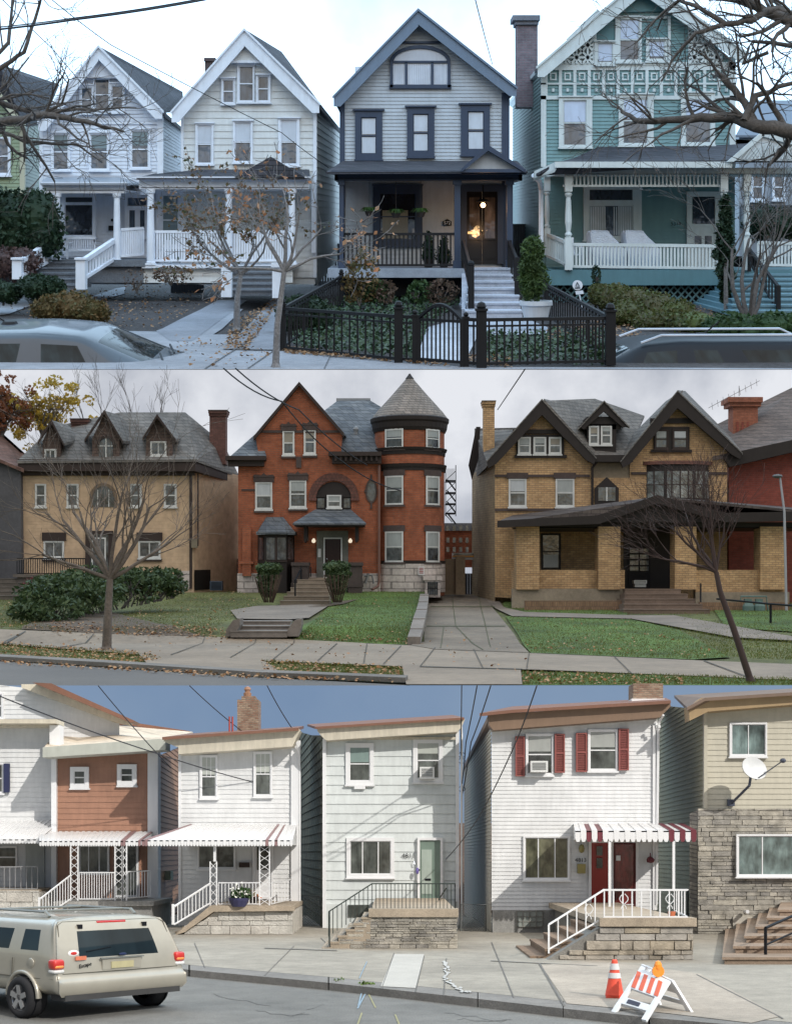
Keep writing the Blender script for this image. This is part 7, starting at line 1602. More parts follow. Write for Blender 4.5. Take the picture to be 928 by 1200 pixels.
m = M(); m.pb(378, 866, 382, 1088, D-.07, .1); m.pb(534, 857, 538, 1085, D-.07, .1); m.build('corner_board', lwt, th)
m = M(); m.tube([P(540, 846, D-.1), P(541, 860, D-.05), P(541, 1080, D-.05)], .022, 6); m.build('downspout', lwt, th)
win3(th, D, (405, 871, 438, 920), blind=.45, tw=5.5, bm=paint('teal_grey_blind', (.20, .27, .25), .3)); wa = win3(th, D, (484, 866, 519, 917), blind=.3, tw=5.5)
def acunit(par, x0, y0, x1, y1, D):
    m = M(); m.pb(x0, y0, x1, y1, D-.28, .28); a = m.build('air_conditioner', paint('ac_white', (.62, .62, .6), .5), par); m = M()
    for i in range(5): m.pb(x0+2, y0+2+i*(y1-y0-4)/5, x1-2, y0+3+i*(y1-y0-4)/5, D-.29, .012)
    m.build('grille', paint('ac_grille', (.2, .2, .19)), a)
acunit(wa, 492, 899, 509, 913, D)
m = M(); m.pb(415, 921, 428, 925, D-.08, .08); m.build('sill_block', lwt, th)
win3(th, D, (406, 982, 462, 1029), ('vv',), tw=5)
m = M(); ring(m, 489, 982, 519, 1057, 3, D-.09, .09); dr = m.build('door', lwt, th); m = M(); m.pb(492, 985, 516, 1055, D-.05, .04); m.build('door_leaf', paint('sage_door', (.17, .23, .19), .4), dr); m = M(); m.pb(494, 996, 506, 1048, D-.06, .01); m.build('door_glass', paint('pale_door_glass', (.36, .42, .37), .15), dr); m = M(); m.pb(498, 1030, 505, 1032.5, D-.07, .02); m.ball(P(491, 1020, D-.12), .02, 6); m.build('handle', blackm, dr)
text('4811', 478.5, 1003.5, D-.045, .115, blackm, th, 'house_number')
m = M(); m.tube([P(485, 1010, D-.06), P(485.5, 1013, D-.08), P(486, 1015, D-.06)], .009, 5); m.build('wall_lamp', silverm, th); m = M(); m.ball(P(489, 1021, D-.15), (.03, .03, .06), 8); m.build('ornament', paint('violet_ornament', (.15, .12, .35)), th)
m = M(); m.pb(381, 1060, 434, 1090, D-.03, .06); m.build('foundation', lmint, th); m = M(); m.pb(408, 1061, 432, 1075, D-.06, .03); m.build('cellar_window', gl3, th)
Df = 18.6; zb = ZP
m = M(); m.box(X(434, Df), X(535, Df), Df, D-.1, Z(1067, Df)-.07, Z(1067, Df)); m.box(X(432, Df), X(537, Df), Df-.06, Df+.25, Z(1075, Df), Z(1068, Df)+.03); m.build('porch_slab', tstep, th)
m = M(); topf = lambda x: Z(1075, Df) if x > X(430, Df) else Z(1075+(430-(x*F/Df+CX))*.85, Df)
stonewall(m, X(380, Df), X(536, Df), zb, Z(1075, Df), Df, .042, .17, r3, .03, .0035, prof=topf); m.build('porch_wall', ledge, th)
m = M(); m.prism([(381, 1116), (381, 1112), (434, 1070), (535, 1070), (535, 1118)], Df+.006, .6); m.box(X(436, Df), X(535, Df), Df+.6, D-.2, zb-.05, Z(1070, Df)); m.build('porch_core', mortar, th)
m = M(); stepside(m, 434, 378, 1068, 1111, Df-.02, Df+1.6, 6, zb-.02); m.build('front_steps', tstep, th)
m = M(); iron = paint('dark_green_iron', (.035, .045, .04), .5); srail(m, P(436, 1069, Df+.1), P(533, 1069, Df+.1), .385, 22, .016, .007); srail(m, P(533, 1069, Df+.1), P(533, 1066, D-.5), .385, 6, .016, .007)
a, b, c, d = P(436, 1036, Df+.1), P(385, 1069, Df-.05), P(436, 1064, Df+.1), P(385, 1098, Df-.05); m.bar(a, b, .018)
for i in range(0, 11): m.bar(a.lerp(b, i/10), c.lerp(d, i/10), .01)
m.bar(P(386, 1068, Df-.05), P(386, 1108, Df-.05), .02); m.bar(P(508, 1064, D-.8), P(523, 1041, D-1.4), .014); m.build('railing', iron, th)
def chaingate(lab, x0, x1, y0, y1, D):
    t2 = thing('chain_link_gate', lab, 'gate', P((x0+x1)/2, y1, D), 'chain link gates of the lower street passages'); m = M(); ym = paint('galvanised', (.22, .23, .23), .4, metal=.6)
    m.tube([P(x0, y1, D), P(x0, y0, D), P(x1, y0+1, D), P(x1, y1, D)], .018, 6); m.tube([P(x0-5, y1+3, D), P(x0-5, y0-3, D)], .022, 6); m.bar(P(x0, y1-1, D), P(x1, y1-1, D), .02); m.build('frame', ym, t2)
    m = M(); h = y1-y0; w_ = x1-x0; s_ = 3.0; k = -h
    while k < w_:
        ax, ay = (x0+max(k, 0), y1-max(0, -k)); L_ = min(x1-ax, ay-y0); m.bar(P(ax, ay, D), P(ax+L_, ay-L_, D), .005); ay2 = y0+max(0, -k); L2 = min(x1-ax, y1-ay2); m.bar(P(ax, ay2, D), P(ax+L2, ay2+L2, D), .005); k += s_
    m.build('mesh', ym, t2)
chaingate('chain link gate in the dark passage left of house 4811', 352, 376, 1050, 1089, 24.4); chaingate('chain link gate in the passage right of house 4811', 540, 569, 1060, 1097, 22.7)
# ---------------------------------------------------------- 4813
th = thing('row_house', 'bright white house with brick red shutters and striped door awning', 'house', (X(670, 21), 21, -1.3), 'row houses of the lower street')
D = 22.3
m = M(); fclap(m, D, [(576, 1067), (770, 1067), (770, 840), (576, 856)], .115, .02); m.build('wall', lwhite, th)
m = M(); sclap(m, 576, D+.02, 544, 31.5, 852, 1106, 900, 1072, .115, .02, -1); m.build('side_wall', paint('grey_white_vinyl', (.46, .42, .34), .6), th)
m = M(); m.slabp([(572, 838, D-.2), (580, 838, D-.2), (553, 893, 31.5), (543, 898, 31.5)], .1); m.build('side_eave', brcorn, th)
m = M(); m.prism([(573, 838), (785, 823), (786, 828), (773, 841), (578, 856), (573, 850)], D-.3, .3); m.pb(577, 855, 771, 857, D-.06, .06) if False else None; m.build('cornice', brcorn, th)
m = M(); m.prism([(576, 851), (772, 836), (772, 842), (576, 857)], D-.12, .12); m.build('frieze', cornm, th)
m = M(); m.slabp([(562, 836, D-.45), (600, 832, D-.45), (786, 821, D-.45), (780, 818, D+4), (600, 828, D+4)], .05); m.build('roof', paint('rust_flashing', (.20, .085, .06)), th)
m = M(); m.pb(742, 801, 777, 824, D+2, .5); m.build('chimney', cbr, th); m = M(); m.pb(740, 819, 779, 824, D+1.9, .6); m.build('flashing', lwt, th)
m = M(); m.tube([P(777, 838, D-.2), P(772, 846, D-.1), P(771, 860, D-.05), P(769, 1060, D-.05)], .025, 6); m.pb(765, 850, 768, 1067, D-.05, .05); m.build('downspout', lwt, th)
m = M(); m.ball(P(769, 849, D-.25), .035, 6); m.ball(P(772, 852, D-.25), .035, 6); m.build('floodlight', lwt, th)
for o, sh, ac in (((616, 860, 649, 909), ((604, 863, 615, 910), (650, 860, 662, 906)), True), ((689, 855, 724, 904), ((675, 859, 688, 905), (725, 854, 737, 903)), False)):
    w_ = win3(th, D, o, blind=.42, tw=3, bm=paint('grey_blind', (.33, .34, .32), .4)); 
    for s_ in sh:
        m = M(); ring(m, *s_, 1.8, D-.09, .05); m.pb(s_[0]+1.8, (s_[1]+s_[3])/2-1, s_[2]-1.8, (s_[1]+s_[3])/2+1, D-.09, .05)
        k = s_[1]+3
        while k < s_[3]-3: m.pb(s_[0]+1.8, k, s_[2]-1.8, k+1.1, D-.075, .03); k += 2
        m.pb(s_[0]+1.8, s_[1]+1.8, s_[2]-1.8, s_[3]-1.8, D-.055, .03); m.build('shutter', shut, th)
    if ac: acunit(w_, 622, 892, 642, 905, D)
win3(th, D, (613, 980, 668, 1032), ('vv',), tw=3, gm=glass('olive_glass', (.07, .07, .045), .06))
m = M(); ring(m, 690, 985, 748, 1063, 3, D-.06, .06); m.pb(716, 988, 719, 1063, D-.06, .05); dr = m.build('door', lwt, th)
rd = paint('red_door', (.26, .025, .02), .35); m = M(); m.pb(693, 988, 716, 1063, D-.05, .04); m.build('door_leaf', rd, dr); m = M(); m.pb(699, 992, 706, 1003, D-.07, .03); m.pb(699, 1006, 706, 1018, D-.07, .03); m.build('door_pane', gl3, dr)
m = M(); ring(m, 719, 988, 745, 1063, 2, D-.07, .05); m.build('storm_door_frame', paint('dark_maroon', (.08, .015, .015), .4), dr); m = M(); m.pb(721, 990, 743, 1061, D-.04, .03); m.build('storm_door_glass', glass('maroon_glass', (.10, .012, .012), .06), dr); m = M(); m.pb(722, 1003, 727, 1009, D-.06, .01); m.build('notice', lwt, dr)
text('4813', 680.5, 1008.5, D-.04, .095, blackm, th, 'house_number')
brass = paint('antique_brass', (.30, .26, .10), .45, metal=.3); m = M(); m.pb(677, 1013, 686, 1024, D-.12, .1); m.build('mailbox', brass, th); m = M(); m.ball(P(681.5, 995, D-.1), (.05, .05, .075), 8); m.build('wall_lamp', brass, th)
m = M(); m.pb(577, 1067, 768, 1106, D-.03, .1); m.build('foundation', found3, th); m = M(); m.pb(605, 1068, 636, 1087, D-.05, .02); cw = m.build('glass_block_window', paint('block_glass', (.25, .27, .25), .2), th); m = M()
for i in range(5): m.pb(605+i*7.6, 1068, 605.8+i*7.6, 1087, D-.065, .015)
for i in range(4): m.pb(605, 1068+i*6.1, 636, 1068.8+i*6.1, D-.06, .01)
m.build('mortar_grid', mortar, cw)
aw_st = (3, 5, 15, 17, 19); Dfa = 20.5
awning(th, 674, 816, 966, D, 974, Dfa, 22, (2, 4, 17, 19, 21), vh=13, x0w=672, x1w=800)
# striped left end panel
Df = 16.6
m = M(); m.pb(713, 986, 716, 1076, Dfa, .03); m.pb(788, 986, 791, 1045, Dfa, .03); m.build('awning_post', lwt, th)
zb = ZP
m = M(); m.box(X(704, Df), X(812, Df), Df, D-.05, Z(1085, Df)-.01, Z(1078, Df)); m.box(X(702, Df), X(815, Df), Df-.07, Df+.25, Z(1086, Df), Z(1077, Df)+.01); m.build('porch_slab', tstep, th)
topf2 = lambda x: Z(1087, Df) if x > X(712, Df) else Z(1087+(712-(x*F/Df+CX))*.62, Df)
m = M(); stonewall(m, X(655, Df), X(812, Df), zb, Z(1087, Df), Df, .085, .28, r3, .045, .006, prof=topf2); m.build('porch_wall', ledge2, th)
m = M(); m.prism([(640, 1126), (712, 1082), (811, 1082), (811, 1126)], Df+.006, .6); m.box(X(712, Df), X(811, Df), Df+.6, D-.2, zb-.05, Z(1083, Df)); m.build('porch_core', mortar, th)
m = M(); stepside(m, 710, 622, 1078, 1121, Df+.25, Df+2.2, 5, zb-.02); m.build('front_steps', rough('brown_tread', (.22, .15, .10), bmp=.01), th)
m = M(); H_ = .36; srail(m, P(708, 1078, Df+.05), P(806, 1078, Df+.05), H_, 9, .022, .012); srail(m, P(806, 1078, Df+.05), P(790, 1070, D-1.2), H_, 5, .02, .012)
a, b, c, d = P(708, 1043, Df+.05), P(643, 1084, Df-.1), P(708, 1076, Df+.05), P(643, 1113, Df-.1); m.bar(a, b, .022); m.bar(c, d, .018)
for i in range(0, 6): m.bar(a.lerp(b, i/6), c.lerp(d, i/6), .014)
m.bar(b, d+Vector((0, 0, -.05)), .022)
for x in (731, 785, 690):
    yy = 1048 if x > 700 else 1060
    for s_ in (-1, 1): m.tube([P(x+s_*(1+4*math.sin(t*.6)), yy+t*2.2, Df+.04) for t in range(9)], .006, 4)
m.build('railing', lwt, th)
t2 = thing('hanging_ornament', 'small red and white ornament hanging right of the red door', 'ornament', P(762, 1012, D-.1)); m = M(); m.ball(P(762, 1008, D-.12), (.07, .04, .05), 8, .2); m.tube([P(762, 1000, D-.1), P(762, 1005, D-.1)], .01, 4); m.build('ribbon', maroon, t2)
t2 = thing('porch_pot', 'small clay pot on the landing by the white railing end', 'pot', P(787, 1076, Df+.6)); m = M(); m.lathe(P(787, 1077, Df+.6), [(0, 0), (.035, 0), (.05, .09), (0, .09)], 10); m.build('pot', paint('clay', (.5, .14, .06)), t2)
# ---------------------------------------------------------- tan house with stone front at the right
th = thing('row_house', 'tan sided row house with grey ledgestone ground floor at the right edge', 'house', (X(880, 20), 20, -1.3), 'row houses of the lower street')
D = 21.9
m = M(); fclap(m, D, [(827, 950), (1050, 950), (1050, 815), (827, 834)], .16, .022); m.build('wall', ltan, th)
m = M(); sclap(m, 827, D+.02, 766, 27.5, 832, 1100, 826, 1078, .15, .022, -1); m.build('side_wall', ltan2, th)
m = M(); m.prism([(807, 828), (822, 818), (1050, 804), (1050, 816), (830, 834), (808, 845)], D-.35, .35); m.build('cornice', paint('tan_cornice', (.34, .24, .13)), th); m = M(); m.slabp([(805, 829, D-.5), (826, 818, D-.5), (1060, 803, D-.5), (1050, 800, D+6), (790, 815, D+6)], .05); m.build('roof', paint('brown_flat_roof', (.16, .11, .08)), th)
m = M(); m.pb(825, 834, 829, 948, D-.06, .1); m.build('corner_board', ltan, th)
win3(th, D, (855, 847, 899, 887), ('v',), tw=3, gm=gl3g); win3(th, D-.075, (863, 978, 960, 1028), ('vv',), tw=3, gm=gl3g)
m = M(); stonewall(m, X(817, D), X(1050, D), ZP, Z(948, D), D-.02, .062, .26, r3, .035, .0045); m.build('stone_front', ledge, th); m = M(); m.pb(817, 949, 1050, 1112, D-.015, .1); m.build('stone_backing', mortar, th)
m = M(); sclap(m, 817, D, 808, 22, 950, 1112, 954, 1105, 3, .0, -1); m.build('stone_return', bricks('grey_stone_return', (.28, .26, .22), (.2, .19, .17), (.14, .13, .12), .3, .12, .02), th)
m = M(); m.pb(859, 1075, 893, 1096, D-.08, .04); m.build('wall_panel', paint('pale_panel', (.45, .42, .36)), th); m = M(); m.tube([P(873, 1069, D-.12), P(876, 1069, D-.3)], .03, 8); m.build('vent', lwt, th)
t2 = thing('satellite_dish', 'grey satellite dish on a bent arm on the tan siding', 'satellite dish', P(857, 942, D-.1))
dm_ = paint('dish_grey', (.55, .56, .56), .5); dc = P(882, 902, D-.62); nrm = Vector((.35, -.85, .38)).normalized(); ax = Vector((0, 0, 1)).cross(nrm).normalized(); ay = nrm.cross(ax)
m = M(); vs = []
for i in range(6):
    r_ = .215*i/5
    for j in range(20): t = 2*math.pi*j/20; vs.append(dc+ax*r_*math.cos(t)*1.05+ay*r_*math.sin(t)*.9+nrm*(r_*r_*1.1))
m.add(vs+[v-nrm*.012 for v in vs], [(i*20+j, i*20+(j+1) % 20, (i+1)*20+(j+1) % 20, (i+1)*20+j) for i in range(5) for j in range(20)]+[(120+i*20+j, 120+(i+1)*20+j, 120+(i+1)*20+(j+1) % 20, 120+i*20+(j+1) % 20) for i in range(5) for j in range(20)]); m.build('dish', dm_, t2, smooth=True)
arm = paint('dish_arm', (.07, .08, .11), .5); m = M(); m.tube([P(857, 942, D-.03), P(864, 935, D-.3), P(878, 921, D-.6), dc-nrm*.03], .022, 6); m.pb(853, 937, 861, 945, D-.09, .07); m.build('mount', arm, t2); m = M(); f_ = dc+Vector((.40, -.25, .12)); m.tube([dc+ay*-.18, f_], .01, 5); m.ball(f_, (.05, .05, .04), 8); m.build('feed_arm', arm, t2)
m = M(); D_ = 15.6; stp = rough('brown_stone_step', (.27, .20, .145), bmp=.02, bs=12)
for i in range(6):
    px_ = 846+i*13; d0 = 15.9+i*.62; zt_ = ZP+.085*(i+1)
    m.slab([(X(px_, d0), d0, zt_), (X(1040, d0), d0, zt_), (X(1040, 21.85), 21.85, zt_), (X(px_+4, 21.85), 21.85, zt_)], .03); m.slab([(X(px_+1.5, d0)+.02, d0+.03, zt_-.03), (X(1040, d0), d0+.03, zt_-.03), (X(1040, 21.85), 21.84, zt_-.03), (X(px_+5, 21.84), 21.84, zt_-.03)], .06)
m.build('front_steps', stp, th)
m = M(); bz = blackm
m.tube([P(897, 1088, 16.3), P(960, 1060, 17.5)], .02, 6); m.tube([P(897, 1088, 16.3), P(897, 1125, 16.3)], .02, 6); m.tube([P(897, 1108, 16.3), P(960, 1080, 17.5)], .014, 6); m.tube([P(930, 1074, 16.9), P(930, 1112, 16.9)], .016, 6); m.build('handrail', bz, th)
# back of the alley
t2 = thing('back_wall', 'dim brick wall closing the narrow alley beside house 4811', 'wall', P(550, 1060, 32)); m = M(); m.pb(536, 965, 582, 1078, 32, .1); m.build('masonry', bricks('alley_brick', (.16, .10, .08), (.2, .13, .1), (.12, .1, .09), .3, .1, .01), t2)
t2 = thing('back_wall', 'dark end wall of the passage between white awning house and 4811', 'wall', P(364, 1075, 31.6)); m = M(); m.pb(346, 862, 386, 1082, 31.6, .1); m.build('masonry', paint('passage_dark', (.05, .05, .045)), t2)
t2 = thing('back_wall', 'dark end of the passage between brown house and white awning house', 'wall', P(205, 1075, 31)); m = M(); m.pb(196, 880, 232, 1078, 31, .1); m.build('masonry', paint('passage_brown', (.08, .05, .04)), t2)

# ---------------------------------------------------------- champagne SUV
cham = carpaint('champagne_paint', (.37, .345, .285), .45)
k = .56; O = Vector((X(66, 11.15)+.46, 11.15+.38, -1.375))
th = thing('parked_suv', 'champagne coloured SUV parked at the kerb, seen from its rear corner', 'car', O)
ang = math.radians(137)
tf = Matrix.Translation(O) @ Matrix.Rotation(ang, 4, 'Z') @ Matrix.Diagonal((k, k*1.30, k*.89, 1))
def sr(l, w_=.88, l2=None, roof=1.70, lo=.34):
    l2 = l if l2 is None else l2; f = lambda t: l+(l2-l)*t
    return [(l, w_*.95, lo), (l, w_+.02, .55), (l, w_+.02, .66), (l, w_, .98), (f(.15), w_-.01, 1.08), (f(.85), w_-.13, roof-.17), (l2, w_-.19, roof-.05), (l2, w_*.5, roof)]
R_ = [[(-.05, .84, .40), (-.09, .89, .48), (-.085, .89, .66), (.0, .87, .70), (.02, .865, .97), (.25, .765, 1.53), (.30, .72, 1.62), (.34, .42, 1.67)],
      [(.0, .875, .38), (-.02, .905, .48), (-.02, .905, .66), (.04, .89, .70), (.06, .885, .99), (.29, .79, 1.55), (.33, .735, 1.64), (.38, .43, 1.69)],
      sr(.10, .885, .42), sr(.22, .89, .52), sr(.36, .895, .60), sr(1.05, .90, 1.12), sr(1.17, .90, 1.22), sr(1.98, .905, 1.98), sr(2.08, .905, 2.06), sr(2.95, .90, 2.72), sr(3.2, .90, 2.85), sr(3.42, .89, 3.0, 1.66)]
lowr = lambda l, w_, z: [(l, w_*.95, .34), (l, w_, .55), (l, w_, .66), (l, w_*.98, z-.12), (l, w_*.96, z-.06), (l, w_*.9, z-.02), (l, w_*.75, z), (l, w_*.4, z+.02)]
R_ += [lowr(3.6, .88, 1.14), lowr(4.1, .86, 1.06), lowr(4.35, .76, .96), lowr(4.42, .7, .8)]
gm = {(4, 4): 'side_window', (6, 4): 'side_window', (8, 4): 'side_window', (11, 7): 'windscreen', (11, 6): 'windscreen'}
carmesh(th, tf, R_, gm, {(0, 4, 1): 'rear_window'}, {'body': cham, 'side_window': carglass, 'rear_window': carglass}, ksplit=.965)
gmetal = paint('roof_rail_grey', (.16, .17, .16), .4)
for s_ in (-1, 1): m = M(); m.tf = tf; m.tube([(.75, s_*.60, 1.68), (.85, s_*.60, 1.76), (2.6, s_*.60, 1.77), (2.75, s_*.60, 1.68)], .025, 6); m.build('roof_rail', gmetal, th)
for l in (1.05, 2.2): m = M(); m.tf = tf; m.tube([(l, -.6, 1.765), (l, .6, 1.765)], .02, 6); m.build('cross_bar', gmetal, th)
red = carpaint('tail_lamp_red', (.45, .02, .015), 0); amb = carpaint('lamp_amber', (.75, .25, .05), 0); clr = paint('lamp_clear', (.6, .6, .58), .2)
def pillow(m, c, r, e=.45, n=16):
    sg = lambda x: math.copysign(abs(x)**e, x); vs = []
    for i in range(n//2+1):
        p = math.pi*i/(n//2)
        for j in range(n): t = 2*math.pi*j/n; vs.append((c[0]+r[0]*sg(math.sin(p))*sg(math.cos(t)), c[1]+r[1]*sg(math.sin(p))*sg(math.sin(t)), c[2]+r[2]*sg(math.cos(p))))
    m.add(vs, [(i*n+j, (i+1)*n+j, (i+1)*n+(j+1) % n, i*n+(j+1) % n) for i in range(n//2) for j in range(n)])
for s_ in (-1, 1):
    m = M(); m.tf = tf; pillow(m, (.075, s_*.845, .935), (.095, .075, .085)); t_ = m.build('tail_lamp', red, th, smooth=True)
    m = M(); m.tf = tf; pillow(m, (.071, s_*.845, .90), (.096, .066, .028)); m.build('amber_lens', amb, t_, smooth=True)
    m = M(); m.tf = tf; pillow(m, (.073, s_*.845, .82), (.095, .075, .032)); m.build('clear_lens', clr, t_, smooth=True)
m = M(); m.tf = tf; m.tube([(.29, -.2, 1.585), (.29, .2, 1.585)], .022, 6); m.build('brake_lamp', red, th)
m = M(); m.tf = tf; m.box(-.005, .02, -.27, .27, .80, .98); rc = m.build('plate_recess', paint('recess_champagne', (.30, .285, .24), .5), th)
m = M(); m.tf = tf; m.box(-.02, -.004, -.155, .155, .82, .93); m.build('number_plate', paint('plate_yellow', (.42, .38, .22), .5), th)
m = M(); m.tf = tf; m.box(-.03, .01, -.30, .30, .985, 1.005); m.build('plate_trim', gmetal, th)
m = M(); m.tf = tf; m.ball((.015, -.02, 1.045), (.018, .055, .024), 12); m.build('badge', paint('badge_blue', (.02, .03, .08), .3), th)
for w0 in (-.45, .45): m = M(); m.tf = tf; m.box(.225, .27, w0-.03, w0+.03, 1.49, 1.56); m.build('glass_hinge', blackm, th)
m = M(); m.tf = tf; m.tube([(.06, .45, 1.12), (.10, .1, 1.17)], .008, 4); m.build('rear_wiper', blackm, th)
m = M(); m.tf = tf; m.ball((.075, .62, 1.10), (.012, .075, .055), 12); st = m.build('oval_sticker', lwt, th); m = M(); m.tf = tf; m.ball((.068, .62, 1.10), (.012, .045, .03), 10); m.build('emblem', red, st)
m = M(); m.tf = tf; m.box(.01, .03, .48, .62, .985, 1.05); m.build('square_sticker', paint('orange_sticker', (.6, .18, .1), .5), th)
rt = tf.to_3x3().normalized(); Rm = (rt @ Matrix(((0, 0, -1), (-1, 0, 0), (0, 1, 0)))).to_4x4()
text('Escape', tf @ Vector((-.0, .50, .90)), 0, 0, .045, blackm, th, 'lettering', Rm)
m = M(); m.tf = tf; m.box(-.07, .3, -.80, .80, .335, .43); m.build('bumper_valance', paint('dark_plastic', (.05, .05, .05), .7), th)
m = M(); m.tf = tf; m.tube([(.045, -.76, .73), (.055, -.80, 1.0), (.26, -.735, 1.56), (.30, -.66, 1.61), (.30, .66, 1.61), (.26, .735, 1.56), (.055, .80, 1.0), (.045, .76, .73)], .007, 4); m.build('tailgate_seam', paint('seam_dark', (.08, .075, .06)), th)
m = M(); m.tf = tf; m.tube([(.0, -.80, .775), (-.02, .0, .775), (.0, .80, .775)], .008, 4); m.tube([(.05, .895, .69), (1, .925, .69), (3, .925, .69)], .008, 4); m.build('trim_seam', paint('seam_dark', (.08, .075, .06)), th)
for l in (2.02, 1.1, 3.05):
    m = M(); m.tf = tf
    for s_ in (-1, 1): m.tube([(l, s_*.928, .62), (l, s_*.915, 1.0)], .006, 4)
    m.build('door_seam', paint('seam_dark', (.08, .075, .06)), th)
m = M(); m.tf = tf; m.box(1.75, 1.95, .905, .935, .9, .93); m.build('door_handle', cham, th); m = M(); m.tf = tf; m.ball((.62, .905, .93), (.085, .015, .085), 16); m.build('fuel_flap', cham, th, smooth=True)
for l in (.82, 3.55):
    for s_ in (-1, 1):
        m = M(); m.tf = tf; n = 20; vs = []
        for rr_, yy in ((.34, .87), (.42, .87), (.45, .93), (.41, .945), (.385, .93), (.34, .87)):
            for j in range(n): a_ = math.pi*j/(n-1); vs.append((l+rr_*math.cos(a_), s_*yy, .36+rr_*math.sin(a_)))
        m.add(vs, [(i*n+j, i*n+j+1, (i+1)*n+j+1, (i+1)*n+j) for i in range(5) for j in range(n-1)]); m.build('wheel_arch', cham, th, smooth=True)
        m = M(); m.tf = tf; m.add([(l+.385*math.cos(math.pi*2*j/24), s_*.915, .36+.385*math.sin(math.pi*2*j/24)) for j in range(24)], [tuple(range(24))]); m.build('arch_gap_disc', blackm, th)  # black disc on the uncut body side stands for the arch's dark gap
        wheel(th, tf, l, .95, .35, s_, tyre, rimm)
t2 = thing('parked_car', 'front corner of another car just showing at the left edge', 'car', P(-20, 1080, 19))
tf = Matrix.Translation(Vector((X(16, 19), 19, -1.375))) @ Matrix.Rotation(math.radians(160), 4, 'Z') @ Matrix.Diagonal((.52, .52, .5, 1))
carmesh(t2, tf, [lowr(0, .7, .8), lowr(.2, .8, 1.0), lowr(1.0, .86, 1.08), sr(1.3, .88, 1.9, 1.45), sr(2.9, .88, 2.8, 1.5), sr(4.2, .86, 3.9, 1.4)], {(3, 4): 'side_window', (2, 7): 'windscreen', (2, 6): 'windscreen'}, {}, {'body': cham})
# ---------------------------------------------------------- cone and barricade
t2 = thing('traffic_cone', 'orange traffic cone with white bands on the pavement', 'cone', P(720, 1170, 13.0)); c = P3(720, 1170); org = paint('cone_orange', (.75, .09, .05), .5); kk = c.y/F
m = M(); m.lathe(c, [(0, .01), (13*kk*.80, .012), (13*kk*.85, .03), (10.5*kk, .045), (3.2*kk, 44*kk), (2.6*kk, 45*kk), (0, 45*kk)], 22); m.lathe(c, [(17.5*kk*.8, 0), (17.5*kk*.8, .022), (0, .024)], 4, math.pi/5, math.pi/5+2*math.pi); m.build('cone', org, t2)
for a, b in ((.74, .90), (.52, .66)):
    m = M(); f_ = lambda t: 10.7*kk+(3.4*kk-10.7*kk)*(t*45*kk-.045)/(44*kk-.045)+.004
    m.lathe(c, [(f_(a), a*45*kk), (f_(b), b*45*kk)], 22); m.build('reflective_band', paint('reflective_white', (.6, .6, .6), .4), t2)
# folding barricade
D = 12.6; foot = Vector((0, 0, -1.375+KH))
t2 = thing('folding_barricade', 'white plastic folding barricade with orange diagonal stripes and amber lamp', 'barricade', Vector((X(765, 12.3), 12.3, -1.375+KH)))
wp = paint('barricade_white', (.68, .68, .68), .45); zg = -1.375+KH
def bpanel(TL, TR, BL, BR, th_, stripes):
    TL, TR, BL, BR = map(Vector, (TL, TR, BL, BR)); n = (TR-TL).cross(BL-TL).normalized()
    W = lambda u, v: TL.lerp(TR, u).lerp(BL.lerp(BR, u), v)
    def plate(m, pts, e0, e1):
        a = [W(*p)+n*e0 for p in pts]; b = [W(*p)+n*e1 for p in pts]; k_ = len(pts); m.add(a+b, [tuple(range(k_)), tuple(range(2*k_-1, k_-1, -1))]+[(i, (i+1) % k_, (i+1) % k_+k_, i+k_) for i in range(k_)])
    m = M()
    for r_ in ([(0, 0), (.13, 0), (.13, 1), (0, 1)], [(.87, 0), (1, 0), (1, 1), (.87, 1)], [(.13, 0), (.87, 0), (.87, .46), (.13, .46)], [(.13, .66), (.87, .66), (.87, .80), (.13, .80)], [(.3, -.09), (.0, -.07), (.0, 0), (.3, 0)]): plate(m, r_, 0, th_)
    pn = m.build('panel', wp, t2)
    if stripes:
        m = M()
        for i in range(5):
            u = .03+i*.235; pts = [(max(0, u-.02), .10), (min(1, u+.10), .10), (min(1, u+.21), .44), (max(0, u+.09), .44)]
            if pts[2][0] > pts[3][0]+.01: plate(m, pts, -.006, .0)
        m.build('orange_stripe', paint('stripe_orange', (.62, .10, .03), .45), pn)
        m = M(); plate(m, [(.26, .69), (.62, .69), (.62, .77), (.26, .77)], -.006, 0); m.build('maker_label', paint('label_dark', (.04, .04, .06), .4), pn)
tl, tr = P(757, 1137, 12.9), P(782, 1152, 12.1); 
TLp, TRp = P(750, 1134, 11.9), P(785, 1150, 11.3)
bl_, br_ = Vector((X(716, 11.2), 11.2, zg)), Vector((X(757, 10.6), 10.6, zg))
bpanel(TLp, TRp, bl_, br_, .02, True)
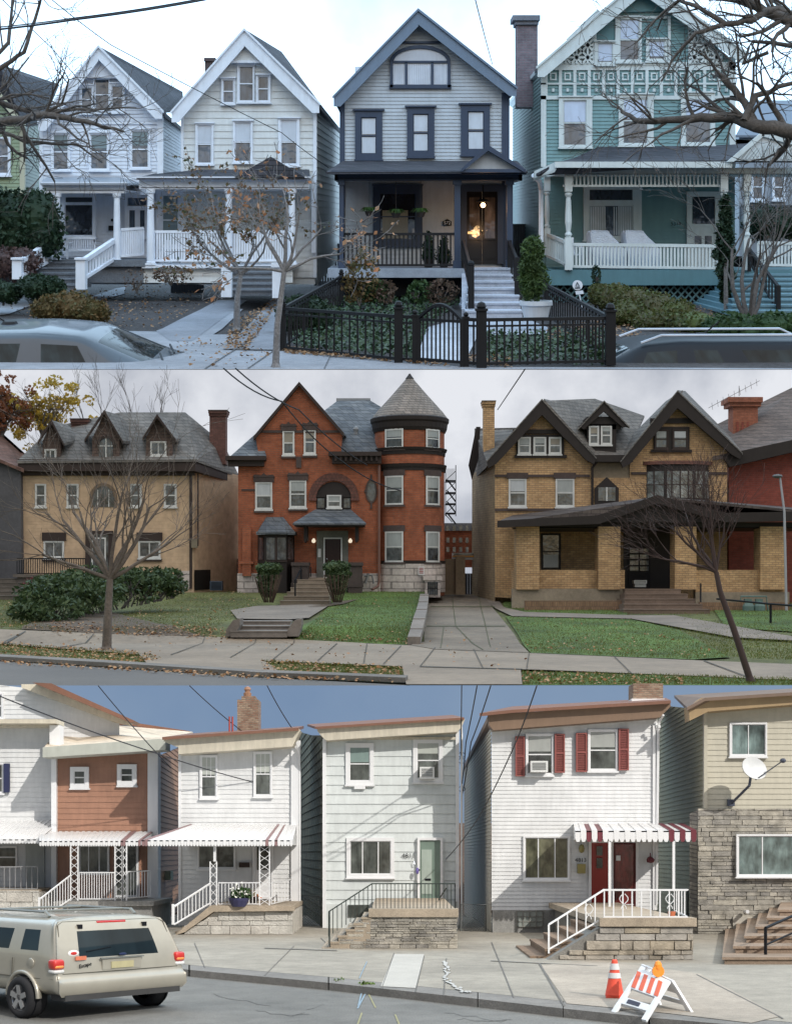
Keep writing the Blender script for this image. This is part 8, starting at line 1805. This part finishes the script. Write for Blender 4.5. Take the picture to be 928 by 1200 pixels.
off = Vector((.46, .50, 0)); bpanel(TLp+Vector((.02, .03, 0)), TRp+Vector((.02, .03, 0)), bl_+off, br_+off, .02, False)
m = M(); lc = P(771, 1147, 11.5); m.box(lc.x-.035, lc.x+.035, lc.y-.03, lc.y+.03, lc.z-.05, lc.z); m.build('lamp_base', paint('lamp_yellow', (.5, .42, .05), .5), t2)
m = M(); m.tube([lc+Vector((0, -.02, .06)), lc+Vector((0, .02, .06))], .05, 14); m.ball(lc+Vector((0, 0, .1)), (.035, .03, .05), 10); m.build('amber_lens', paint('amber_plastic', (.85, .28, .03), .3), t2)
m = M(); m.tube([P(757, 1140, 11.8), P(758, 1133, 11.75), P(764, 1136, 11.65), P(765, 1143, 11.6)], .012, 5); m.build('handle', wp, t2)
# ---------------------------------------------------------- cables of the lower street
wd3 = [('cable slanting across the brown house to the white awning house', [(-10, 812, 20), (180, 882, 23), (330, 925, 24.3)], .010), ('cable crossing the sky down to the brown house roof', [(115, 803.8, 22), (200, 900, 24)], .009), ('cable dropping behind the brick chimney', [(222, 803.8, 24), (290, 862, 25.5)], .009), ('short cable over the passage beside 4811', [(313, 803.8, 23), (343, 855, 24.4)], .009),
       ('left one of three cables falling to the right corner of 4811', [(541, 803.8, 20), (540, 890, 23.8)], .009), ('middle one of three cables falling to the right corner of 4811', [(559, 803.8, 20), (546, 870, 22), (541, 925, 23.8)], .010), ('right one of three cables falling to the right corner of 4811', [(575, 803.8, 20), (552, 870, 22), (541, 935, 23.8)], .010),
       ('cable slanting in front of the red shutters', [(629, 803.8, 15), (600, 880, 17), (560, 960, 20), (520, 1010, 23.9)], .008)]
for l_, pts, r_ in wd3: wire('service_cable', l_, pts, r_, cab, 'service cables of the lower street', .03)
t2 = thing('wire_bracket', 'small coil of cable brackets at the right corner of 4811', 'bracket', P(541, 890, 23.7)); m = M()
for y in (885, 892, 925): m.tube([P(541+4*math.cos(t), y+3*math.sin(t), 23.7) for t in [i*.7 for i in range(10)]], .008, 4)
m.build('coil', cab, t2)
